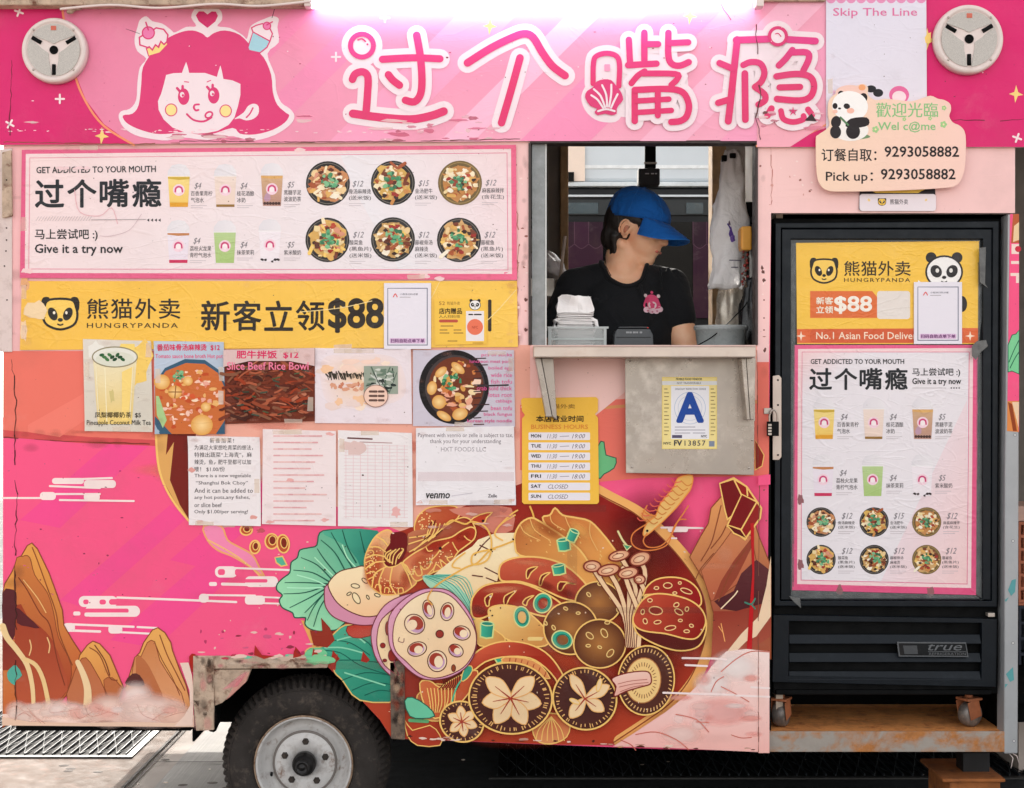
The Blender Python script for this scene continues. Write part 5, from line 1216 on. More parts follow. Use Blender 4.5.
def fridge_posters(y):
    """two sheets on the glass of the fridge door at depth y; drawn in the places they take"""
    A = Art(y); q = P('796 243 979 241 978 344 797 344')
    A.poly(q, (248, 198, 76)); K = (50, 38, 22)
    panda_head(A, 824, 271, 27, 24)
    for i, t in enumerate('熊猫外卖'): A.text(t, 844 + i * 17, 261, 859.6 + i * 17, 276, K, .012)
    A.text('HUNGRYPANDA', 844, 278, 910, 282, K, .012, space=1.25)
    cute_panda(A, 944, 272, 36, True); A.poly('918 280 930 290 925 310 915 300', (250, 244, 236)); A.ell(962, 304, 5, 8, (44, 40, 42))
    A.poly('810 291 872 291 877 297 877 318 810 318', (226, 112, 56)); A.text('新客', 816, 297, 833, 304.5, (250, 240, 220), .025); A.text('立领', 816, 306, 833, 313.5, (250, 240, 220), .025); A.text('$88', 834, 296, 872, 314, (250, 240, 226), .035)
    A.rect(877, 291, 910, 319, (232, 222, 214), r=3)
    A.poly('797 329 978 328 978 343 797 343', (226, 104, 54)); A.rect(810, 329, 914, 343, (214, 92, 50), r=5)
    A.text('No.1 Asian Food Delivery', 816, 332, 921, 341.5, (252, 226, 200), .012)
    for x in (801, 970): A.poly([(x, 331), (x + 1, 335), (x + 5, 336), (x + 1, 337), (x, 341), (x - 1, 337), (x - 5, 336), (x - 1, 335)], (252, 226, 200))
    o = A.build('delivery_poster', POSTER, back=(q, (248, 198, 76))); warp(o, q, random.Random(2), .0010, .002); tag(o, 'square yellow delivery poster with panda face at the top of the fridge door', 'poster')
    A = Art(y + .0003); q = P('794 345 978 345 976 595 792 590')
    A.poly(q, ((236, 96, 140), (226, 84, 130), (800, 345), (960, 590)))
    A.poly('798 349 973 348 971 588 797 584', (247, 214, 214)); A.poly('802 352 969 352 967 584 801 580', ((235, 228, 232), (236, 228, 231), (810, 360), (960, 580)))
    A.poly('802 400 870 352 802 352', ((244, 208, 208), (235, 228, 232), (813, 344), (836, 376))); A.poly('967 400 967 584 880 583', ((246, 206, 204), (239, 218, 222), (995, 525), (923, 491)))
    A.stroke('802 352 969 352 967 584 801 580 802 352', .7, (226, 110, 145), sm=0, cap=False)
    A.text('GET ADDICTED TO YOUR MOUTH', 810.5, 359, 904, 364, INK, .02)
    for i, t in enumerate('过个嘴瘾'): A.text(t, 809 + i * 25.2, 368, 832 + i * 25.2, 390, (22, 26, 32), .024)
    A.text('马上尝试吧 :)', 912, 368, 960, 377, INK, .016); A.text('Give it a try now', 912, 378, 961, 386, INK, .02)
    for i in range(4): A.poly([(950 + i * 2.6, 388), (951.7 + i * 2.6, 387), (951.7 + i * 2.6, 389)], INK)
    A.stroke('912 388 946 388', .4, GREY, sm=0)
    for k, (cx, cy) in enumerate(((824, 397), (873.5, 397), (922.5, 397), (823, 454), (872.5, 454), (922, 454))): cup(A, cx, cy, cy + 42, 21, k)
    for k, (lx, ly) in enumerate(((837, 424), (886, 424), (935, 424), (836, 480), (886, 485), (935, 485))): label(A, lx, ly, CUPS[k][1], CUPS[k][0])
    for k, (bx, by) in enumerate(((821, 522), (874, 522), (926.5, 522), (821, 559.5), (874, 559.5), (926.5, 559.5))): bowl(A, bx, by, 14.6, k + 10, 2 if k in (2, 5) else (1 if k % 2 else 0))
    for k, (lx, ly) in enumerate(((838, 523), (890, 523), (943, 523), (838, 558), (890, 558), (942, 558))): label(A, lx, ly, BOWLS[k][1], BOWLS[k][0], fs=3.9, w1=3.3, lead=4.5)
    for (x, yy) in ((800, 565), (800, 500), (840, 590), (930, 592)): A.patch(x, yy, 4, 6, (150, 96, 100), x, 13)
    o = A.build('door_menu_poster', POSTER, back=(q, (236, 96, 140))); warp(o, q, random.Random(3), .0012, .002); tag(o, 'tall pink bordered menu poster on the glass of the black fridge door', 'poster')

def grade_card():
    A = Art(-.0365); q = P('662 377 717 377 717 449 662 449')
    A.poly(q, (238, 214, 130)); A.rect(663, 378, 716, 448, (242, 222, 150)); Bk = (60, 60, 66)
    A.rect(662, 381, 717, 385, (226, 226, 226)); A.text('MOBILE FOOD VENDOR', 676, 378, 702, 380.2, Bk, .02); A.text('NOT TRANSFERABLE', 677, 382, 701, 384, (90, 90, 100), .01)
    A.rect(671, 386, 709, 439, (238, 236, 240)); A.text('SANITARY INSPECTION GRADE', 675, 388, 706, 390, (110, 110, 120), .01)
    A.ell(690, 408, 15.5, 16, None, ol=(.5, (176, 190, 214))); A.ell(690, 408, 12, 12.5, None, ol=(.4, (190, 200, 220)))
    A.text('A', 676, 392, 704, 423, (36, 76, 160), .05)
    for (x0, y_, x1) in ((675, 427, 695), (675, 430, 705), (675, 433, 690), (693, 433, 705)): A.stroke([(x0, y_), (x1, y_)], .6, (130, 120, 140), sm=0)
    A.rect(672, 435, 682, 438, (90, 84, 110)); A.text('NYC', 701, 435, 707, 437.5, Bk, .03); A.text('NYC', 663.5, 442, 671, 444.6, Bk, .04)
    A.text('FV', 674, 440.2, 682, 445.8, (40, 44, 70), .04); A.text('13857', 684.5, 440.4, 705.5, 445.8, (60, 60, 80), .016, space=1.2); A.rect(709, 441, 714.5, 446.5, (130, 140, 160))
    for x in (664.5, 711):
        for i in range(13): A.stroke([(x, 389 + i * 3.8), (x + (4 if i % 3 else 2.6), 389 + i * 3.8)], .9, (150, 130, 80), sm=0)
    tag(A.build('grade_card', CARD, back=(q, (240, 218, 140)), thick=.001), 'yellow food grade card with a big blue letter A on the steel panel', 'card')
GZ = -0.018
steel = mat('stainless steel', (196, 186, 176), .34, .75, .18, 5, .06, stain=((150, 132, 116), .6))
brushed = mat('worn steel sheet', (172, 162, 152), .30, .65, .18, 6, .06, stain=((214, 204, 194), .6))  # pale patches paint soft reflections into the steel colour
shelfm = mat('shelf steel', (206, 190, 178), .38, .5, .12, 6, .05, stain=((170, 140, 120), .5))
whitep = mat('white painted steel', (226, 206, 200), .5, 0, .12, 6, .1, stain=((120, 84, 66), .5))
rusty = mat('rusty old paint', (206, 180, 156), .75, 0, .35, 22, .5, rust=.4, rustcol=(120, 64, 38), stain=((112, 84, 68), .7))
rustfloor = mat('rusted floor plate', (240, 156, 84), .8, 0, .35, 12, .5, stain=((120, 66, 34), .65), rust=.4, rustcol=(200, 106, 44))
rustlip = mat('rusted steel lip', (170, 160, 150), .6, .2, .2, 9, .25, rust=.75, rustcol=(206, 132, 66))
black = mat('black enamel', (15, 22, 29), .38, 0, .15, 9, .08, spec=.22, stain=((44, 50, 56), .35))
blackd = mat('dull black', (8, 9, 10), .7, 0, .2, 9, .1, spec=.15)
dark = mat('dark underside', (11, 11, 12), .85, 0, .3, 6, .2, spec=.1)
rubber = mat('tyre rubber', (58, 53, 50), .82, 0, .35, 12, .25, stain=((104, 92, 82), .7), spec=.2)
rimm = mat('grey wheel paint', (206, 203, 200), .45, 0, .12, 16, .15, rust=.30, rustcol=(140, 100, 72), stain=((120, 104, 90), .5))
galv = mat('galvanised post', (170, 172, 174), .48, .35, .12, 8, .08, rust=.12, rustcol=(150, 96, 60))
wood = mat('old timber', (196, 158, 112), .65, 0, .45, 16, .2)
creamw = mat('cream panel', (232, 212, 196), .5, 0, .1, 5, .05)
inner = mat('inner wall', (176, 168, 158), .6, 0, .3, 4, .1)
glass = mat('hazy acrylic', (176, 180, 180), .2, 0, .25, 30, .08, alpha=.62)
plast = mat('white plastic', (228, 212, 206), .42, 0, .05, 10, .03, stain=((190, 160, 140), .3))

truck = thing('food_truck', (0, .9, GZ), 'pink food truck with cartoon hot pot mural and an open service window', 'food truck')

def make_truck():
    wall = MB().prism(OUT, 0, .03, holes=[WIN]).build('side_wall', whitep, truck)
    draw_mural().build('mural_wrap', PRINT, wall)
    sg = MB().prism('-6 -60 1060 -60 1060 147 757 147 757 140 530 141 -6 145', -.012, -.0005).build('sign_panel', whitep, truck)
    draw_sign().build('sign_print', SIGNP, sg)
    MB().pbox(-30, -60, 313, 5, -.06, -.0125).build('roof_gutter', rusty, truck, .004); MB().pbox(757, -60, 826, 1, -.03, -.0125).build('roof_gutter', rusty, truck, .004)
    b = MB(); b.tube([W(x, y, -.068) for x, y in smooth(P('60 9 110 5 160 8 215 4 260 6 312 1'), 6, False)], .0035, 6); b.build('roof_cable', plast, truck)
    m = MB()
    for i, (x, y, r) in enumerate(((66, 6, .012), (72, 9, .011), (78, 7, .012), (70, 12, .008))): m.ball(W(x, y, -.03), r, (1.3, .8, .8), 10)
    m.build('sealant_lump', rusty, truck)
    # left corner trim
    MB().prism('-6 150 12 148 12 352 -6 352', -.006, -.0008).build('corner_trim', whitep, truck, .002)
    MB().prism('2 152 11 150 12 216 2 218', -.016, -.006).build('hinge_strip', rusty, truck, .002)
    for (x, y) in ((6.5, 180), (6.5, 228), (6.5, 240), (6, 251), (4.5, 266), (7, 300)): MB().lathe([(.0022, 0), (.0018, -.002), (0, -.0026)], W(x, y, -.006 if y > 220 else -.016), 'Y', 8).build('rivet', blackd, truck)
    # service window frame, sill shelf, brackets, folded steel leaf
    f = MB()
    f.pbox(530, 139.5, 757, 143, -.008, .05).pbox(528.5, 143, 531, 345, -.006, .05).pbox(755.5, 143, 758, 345, -.006, .05)
    f.build('window_frame', mat('frame dark metal', (70, 60, 58), .5, .4, .3, 20, .1), truck)
    MB().pbox(532, 143.5, 546, 345, .012, .016).build('window_pane', glass, truck, 0)
    MB().pbox(545.2, 143.5, 546.6, 345, .010, .018).build('pane_edge', mat('pane edge', (206, 208, 204), .3, 0, .1), truck)
    sh = MB().pbox(533.5, 346, 756, 357.5, -.15, -.0015).build('counter_shelf', shelfm, truck, .003)
    m = MB(); m.pbox(533.5, 345, 756, 346.5, -.153, -.0015); m.build('shelf_edge', mat('shelf edge', (222, 190, 180), .5, 0, .15, 20), truck)
    for (pts, y0, y1) in (('535 358 541 358 552 417 546 417', -.10, -.004), ('541.5 358 553.5 358 557 420 552.6 417', -.09, -.006), ('741 358 746 358 750 420 747 420', -.10, -.039), ('746.5 358 756 358 754 420 750.5 420', -.09, -.039)):
        MB().prism(pts, y0, y1).build('bracket', brushed, truck, .002)
    lf = MB().prism('625 356 755 356 754 475 626 473', -.035, -.030).build('folded_leaf', brushed, truck, .001)
    for (x, y) in ((630, 361), (690, 360), (749, 468), (632, 467), (752, 440)): MB().lathe([(.0035, 0), (.003, -.0018), (0, -.002)], W(x, y, -.035), 'Y', 10).build('screw', steel, truck)
    MB().pbox(738, 358, 755, 421, -.038, -.0352).pbox(728, 421, 750, 426, -.0375, -.0352).build('leaf_stiffener', brushed, truck)
    MB().pbox(530, 347, 757, 356, .032, .30).build('inner_counter', steel, truck, .003)
    # inner shell
    zr = 2.62; zf = .36
    MB().box(-1.47, 2.35, .03, 1.95, zr, zr + .03).build('roof', whitep, truck)
    xa, xb = W(188, 0).x, W(397, 0).x
    MB().box(-1.429, xa, .035, 1.89, zf - .03, zf).box(xa, xb, .43, 1.89, zf - .03, zf).box(xb, .71, .035, 1.89, zf - .03, zf).box(.71, 2.29, .41, 1.89, zf - .03, zf).build('floor', dark, truck)
    MB().box(-1.453, -1.43, .031, 1.95, zf, zr).build('end_wall', whitep, truck)
    MB().box(2.30, 2.33, .0, 1.95, zf - .06, zr).build('end_wall', whitep, truck)
    wx0, wx1, wz0, wz1 = W(561, 0, 1.9).x, W(717, 0, 1.9).x, 1.25, 2.52
    m = MB(); m.box(-1.43, wx0, 1.9, 1.94, zf, zr).box(wx1, 2.3, 1.9, 1.94, zf, zr).box(wx0, wx1, 1.9, 1.94, zf, wz0).box(wx0, wx1, 1.9, 1.94, wz1, zr)
    m.build('rear_wall', inner, truck)
    MB().box(wx0 - .005, wx0 + .028, 1.84, 1.96, wz0, wz1).build('window_post', wood, truck, .004)
    MB().box(wx1 - .028, wx1 + .03, 1.84, 1.96, wz0, wz1).build('window_post', wood, truck, .004)
    MB().box(.765, .785, .06, .62, .36, 2.6).build('partition', mat('partition board', (188, 170, 150), .55, 0, .2, 5), truck)
    # shelves inside, left of the window
    MB().box(-.3, .155, 1.20, 1.55, 1.705, 1.725).box(-.3, .155, 1.20, 1.23, 1.66, 1.705).build('wall_shelf', steel, truck)
    m = MB(); m.box(-.25, .10, 1.50, 1.86, 1.98, 2.5)
    m.build('wall_cabinet', mat('dark cabinet', (58, 56, 54), .4, .3, .2), truck, .006)
    m = MB()
    for i in range(7): m.box(.0 + i * .016, .008 + i * .016, 1.49, 1.498, 2.0, 2.015)
    m.build('cabinet_vent', creamw, truck)
    # fridge bay: platform, corner post
    pl = MB().box(W(766, 0).x, W(1006, 0).x, .004, .39, W(0, 733).z - .012, W(0, 733).z).build('platform', rustfloor, truck)
    MB().pbox(766.5, 731.5, 1006, 752, -.004, .0035).build('platform_lip', rustlip, truck, .0015)
    MB().pbox(768, 213, 771, 733, .031, .39).build('bay_wall', blackd, truck)
    MB().pbox(1004, 213, 1006, 733, .062, .39).build('bay_wall', blackd, truck)
    MB().box(W(768, 0).x, W(1006, 0).x, .392, .40, .36, 1.9).build('bay_back', dark, truck)
    MB().pbox(768, 205, 1010, 211, .032, .39).build('bay_ceiling', dark, truck)
    post = MB().prism('1008 214 1019 214 1019 470 1018 754 1004 754 1005 470', -.005, .06).build('corner_post', galv, truck, .004)
    A = Art(-.0056); A.poly('1010 214 1019 214 1019 432 1007 430', HP)
    A.poly('1013 214 1019 214 1019 243 1011 243', (190, 96, 56)); A.poly('1014 226 1019 222 1019 240 1013 242', (240, 206, 160)); A.rect(1011.5, 244, 1019, 254, (246, 218, 206)); A.ell(1018, 249, 3, 3, (206, 50, 70)); A.rect(1011, 261, 1019, 264, (246, 218, 206)); A.rect(1010.5, 273, 1019, 276, (246, 218, 206)); A.rect(1016, 276, 1019, 283, (246, 218, 206))
    A.poly('1008 345 1012 335 1016 334 1019 330 1019 374 1012 371 1008 372', (126, 206, 150), ol=(.8, (30, 92, 74))); A.stroke('1009 362 1014 350 1019 340', .8, (30, 92, 74)); A.stroke('1010 368 1015 358 1019 352', .8, (30, 92, 74))
    A.poly('1007.5 401 1019 401 1018.5 432 1007 431', (226, 140, 76)); A.poly('1008 402 1012 404 1017 431 1013 431', (150, 66, 30)); A.poly('1012 402 1019 402 1018.5 428', (244, 208, 170))
    for (x, y) in ((1015, 435), (1013, 541), (1013, 643), (1014, 741)): A.ell(x, y, 1.2, 1.2, (226, 226, 224), ol=(.4, (90, 90, 90)), n=10)
    A.poly('1008 590 1012 580 1016 579 1015 592 1011 596', (92, 158, 160)); A.poly('1004.5 600 1009 597 1006 602', (92, 158, 160)); A.poly('1006 674 1013 667 1014 680 1010 682', (92, 158, 160)); A.poly('1005 684 1008 684 1005 688', (92, 158, 160))
    A.build('post_print', PRINT, post)
    # hasp for the lock
    MB().pbox(764, 408, 771.5, 414, -.006, -.001).build('hasp', steel, truck, .001)
    # wheel arch
    fr = MB()
    fr.prism('193 656 214 656 214 730 196 731 193 700', -.010, -.001).prism('214 656 331 657 327 668 214 669', -.009, -.001)
    fr.build('arch_frame', rusty, truck, .002)
    MB().prism('214 669.5 251 669.5 246 682 222 703 214.5 706', -.004, .02).build('gusset', rusty, truck, .002)
    MB().prism('390 662 404.5 660 405 740 391 739', -.008, -.001).build('arch_post', mat('chipped dark trim', (120, 100, 84), .7, 0, .4, 16, .4, rust=.4, rustcol=(60, 40, 34), stain=((186, 150, 120), .6)), truck, .002)
    A = Art(-.0094); R = random.Random(3)
    for i in range(20): A.patch(R.uniform(224, 325), 657 + R.uniform(-1.5, 2), R.uniform(2, 11), R.uniform(1, 2.5), R.choice([(236, 200, 186), (226, 120, 140), (206, 180, 160), (190, 60, 80), (120, 196, 160)]), R.random(), 12)
    A.poly('255 645 262 655 275 656 264 659 254 655', (170, 44, 34)); A.poly('294 650 302 656 293 658', (170, 44, 34)); A.poly('330 660 338 654 333 670', (176, 52, 40)); A.patch(320, 660, 16, 6, (130, 206, 150), 6, 16)
    A.poly('226 700 236 682 250 671 246 682 230 697', (232, 160, 148, .55)); A.poly('222 690 240 675 248 671 238 686', (240, 130, 150, .4))
    for i in range(30): A.mist(R.uniform(196, 213), R.uniform(660, 728), R.uniform(2, 7), R.uniform(3, 10), R.choice([(50, 36, 30), (120, 80, 60), (226, 206, 186), (236, 170, 160)]), R.uniform(.15, .5))
    for i in range(24): A.mist(R.uniform(218, 325), R.uniform(659, 667), R.uniform(3, 12), R.uniform(1, 3), R.choice([(50, 36, 30), (120, 80, 60), (236, 216, 196), (226, 150, 150)]), R.uniform(.2, .5))
    for i in range(14): A.mist(R.uniform(393, 403), R.uniform(668, 736), R.uniform(2, 5), R.uniform(3, 9), R.choice([(20, 16, 16), (206, 170, 140), (150, 60, 40)]), R.uniform(.3, .6))
    A.build('peeling_print', PRINT, truck)
    m = MB(); m.box(W(192, 0).x, W(392, 0).x, .031, .42, W(0, 655).z, W(0, 655).z + .02).box(W(190, 0).x, W(192, 0).x, .031, .42, .30, W(0, 655).z).box(W(392, 0).x, W(395, 0).x, .031, .42, .30, W(0, 655).z).box(W(192, 0).x, W(392, 0).x, .40, .42, .36, W(0, 655).z)
    m.build('wheel_well', dark, truck)
    m = MB(); m.box(-1.44, 2.3, .46, .52, .26, .33).box(-1.0, 2.3, 1.945, 1.975, GZ + .006, .42).box(-.9, -.84, .521, 1.89, .27, .329).box(.1, .16, .521, 1.89, .27, .329).box(1.2, 1.26, .521, 1.89, .27, .329)  # the long rear box is an unseen skirt added to block light
    m.build('chassis', dark, truck)
    m = MB(); m.pbox(196, 702, 216, 722, .06, .14).tube([W(202, 706, .08), W(216, 722, .10), W(212, 728, .12)], .016, 8); m.build('suspension_bracket', dark, truck, .006)
    m = MB(); m.tube([W(382, 716, .03), W(384, 722, .025), W(385.5, 728, .028)], .0016, 5); m.build('hanging_wire', plast, truck)
    wheel()
    # support foot under the fridge bay
    m = MB(); m.pbox(963, 752.5, 990, 790, .10, .17); m.build('jack_post', mat('blackened steel', (40, 40, 42), .5, .5, .3), truck, .004)
    m = MB(); m.box(W(945, 0).x, W(1008, 0).x, .02, .26, .185, .195).box(W(953, 0).x, W(1004, 0).x, .03, .25, GZ, .185)
    m.build('jack_base', mat('rusty base', (170, 100, 46), .8, 0, .5, 9, .5, stain=((60, 36, 26), .8)), truck, .003)
    m = MB(); m.tube([W(1008, 752, .01), W(1013, 758, 0), W(1011, 768, .0)], .0012, 5).tube([W(1010, 752, .01), W(1017, 756, 0), W(1019, 764, .01)], .0012, 5); m.build('loose_strap', plast, truck)

def wheel():
    cx, cy, cz = W(304, 0, .06).x, .045, GZ + .245
    hub = bpy.data.objects.new('wheel', None); place(hub, truck); hub.empty_display_size = .05
    # tyre with shoulder lugs
    bm = bmesh.new(); seg = 216
    prof = [(.139, .02, 0), (.146, .006, 0), (.160, -.002, 0), (.178, -.004, 0), (.196, -.002, 0), (.212, .004, 0), (.219, .009, 0), (.2215, .0105, 0), (.229, .018, 1), (.2375, .030, 1), (.243, .046, 1), (.245, .060, 1), (.245, .082, 0), (.240, .085, 0), (.240, .091, 0), (.245, .094, 0), (.245, .118, 1), (.243, .134, 1), (.236, .152, 1), (.215, .168, 0), (.18, .174, 0), (.14, .165, 0)]
    rings = []
    for (r, h, lug) in prof:
        ring = []
        for k in range(seg):
            d = (.0075 if k % 3 == 0 else 0) if lug else 0
            sh = (h - .03) * .45 if lug else 0
            a = 2 * math.pi * k / seg + sh
            ring.append(bm.verts.new((cx + (r - d) * math.cos(a), cy + h + (d * .5 if h < .08 else -d * .5), cz + (r - d) * math.sin(a))))
        rings.append(ring)
    for i in range(len(rings) - 1):
        for k in range(seg):
            f = bm.faces.new((rings[i][k], rings[i][(k + 1) % seg], rings[i + 1][(k + 1) % seg], rings[i + 1][k])); f.smooth = not (prof[i][2] or prof[i + 1][2])
    m = MB(); m.bm.free(); m.bm = bm
    for (r, h) in ((.2145, .0048), (.150, .003)): m.lathe([(r, h), (r + .0012, h - .0016), (r + .0026, h - .0008), (r + .003, h + .003)], (cx, cy, cz), 'Y', 96, caps=False)
    m.build('tyre', rubber, hub)
    m = MB().lathe([(.1385, .03), (.1405, .012), (.139, .005), (.1355, .004), (.132, .010), (.127, .035), (.118, .055), (.100, .062), (.092, .040), (.088, .034), (.030, .034), (.028, .05), (0, .05)], (cx, cy, cz), 'Y', 72, caps=False)
    m.build('rim', rimm, hub)
    MB().lathe([(.1392, .004), (.1415, .001), (.144, .004), (.1435, .010)], (cx, cy, cz), 'Y', 72, caps=False).build('rim_flange', mat('rusty flange', (176, 148, 122), .6, .1, .4, 30, .2, rust=.5, rustcol=(128, 84, 56)), hub)
    MB().tube([(cx - .10, cy + .052, cz - .035), (cx - .095, cy + .02, cz - .033)], .004, 8).build('valve_stem', blackd, hub)
    MB().lathe([(.0875, .0335), (.091, .0325), (.0945, .036)], (cx, cy, cz), 'Y', 64, caps=False).build('weld_ring', mat('weld line', (120, 112, 106), .6), hub)
    for i in range(5):
        a = math.radians(90 + 18 + 72 * i - 20)
        q = (cx + .062 * math.cos(a), cy + .034, cz + .062 * math.sin(a))
        n = MB().lathe([(.0105, .0005), (.0105, -.0015), (.0085, -.002), (.0085, -.010), (.0065, -.012), (0, -.012)], q, 'Y', 6, sm=False); n.build('lug_nut', mat('dark nut', (70, 62, 56), .5, .6, .3) if i == 0 else bpy.data.materials['dark nut'], hub)
    MB().lathe([(.034, .036), (.034, .010), (.029, .004), (.029, -.004), (.021, -.006), (.020, -.026), (.0185, -.029), (.014, -.029), (.013, -.026), (.007, -.026), (.006, -.029), (0, -.029)], (cx, cy, cz), 'Y', 32).build('hub', mat('greasy hub', (38, 36, 36), .4, .4, .3), hub)
    return hub
def loudspeaker(px, py, rpx, lab):
    y = -.0145
    c = W(px, py, y); r = rpx / S
    root = thing('loudspeaker', c, lab, 'loudspeaker', 'round white loudspeakers')
    C = Vector(c)
    MB().lathe([(r, 0), (r, -.012), (r * .985, -.022), (r * .95, -.027), (r * .86, -.028), (r * .84, -.025), (r * .80, -.0235), (0, -.0235)], C, 'Y', 64).build('housing', plast, root)
    k = N('speaker mesh') if 'speaker mesh' not in bpy.data.materials else None
    if k:
        pos = k.n('ShaderNodeNewGeometry').outputs['Position']
        v = k.n('ShaderNodeTexVoronoi'); v.inputs['Scale'].default_value = 520; v.inputs['Randomness'].default_value = .15; k.l(pos, v.inputs['Vector'])
        k.l(k.mix(k.ramp(v.outputs['Distance'], .25, .5), (.16, .15, .14, 1), lin((206, 200, 192))), k.b.inputs['Base Color']); k.b.inputs['Roughness'].default_value = .5
    gm = bpy.data.materials['speaker mesh']
    for a0 in (90, 210, 330):
        pts = []
        for i in range(15):
            a = math.radians(a0 - 56 + 112 * i / 14); pts.append((r * .80 * math.cos(a), r * .80 * math.sin(a)))
        n = 12
        for i in range(n + 1):
            t = 1 - 2 * i / n; a = math.radians(a0 + 56 * t); rr = r * (.80 - .61 * (1 - t * t) ** .58); pts.append((rr * math.cos(a), rr * math.sin(a)))
        m = MB(); bm = m.bm
        q = [p for i, p in enumerate(pts) if i != 15 and i != len(pts) - 1]
        fr = [bm.verts.new((C.x + p[0], C.y - .0262, C.z + p[1])) for p in q]; bk = [bm.verts.new((C.x + p[0], C.y - .0236, C.z + p[1])) for p in q]
        for t in tessellate_polygon([[Vector((p[0], p[1], 0)) for p in q]]): bm.faces.new([fr[j] for j in t])
        for i in range(len(q)):
            j = (i + 1) % len(q); bm.faces.new((fr[i], fr[j], bk[j], bk[i]))
        m.build('grille', gm, root)
    for a0 in (30, 150, 270):
        a = math.radians(a0); m = MB()
        ux, uz = math.cos(a), math.sin(a)
        m.tube([(C.x + ux * r * t, C.y - .0235, C.z + uz * r * t) for t in (.44, .5, .6, .7, .76)], r * .062, 8)
        m.build('slot', blackd, root)
    m = MB().lathe([(r * .13, -.0238), (r * .13, -.026), (r * .09, -.0262), (r * .09, -.025), (r * .05, -.025), (r * .045, -.027), (0, -.027)], C, 'Y', 24)
    m.build('centre_emblem', blackd, root)
    for a0 in (45, 135, 225, 315):
        a = math.radians(a0); MB().lathe([(r * .035, 0), (r * .03, -.002), (0, -.002)], (C.x + .86 * r * math.cos(a), C.y - .028, C.z + .86 * r * math.sin(a)), 'Y', 8).build('screw', steel, root)
    MB().box(C.x - r * .08, C.x + r * .08, C.y - .0275, C.y - .0263, C.z + r * .60, C.z + r * .73).build('badge', mat('badge red', (206, 96, 70), .4) if 'badge red' not in bpy.data.materials else bpy.data.materials['badge red'], root)
    return root

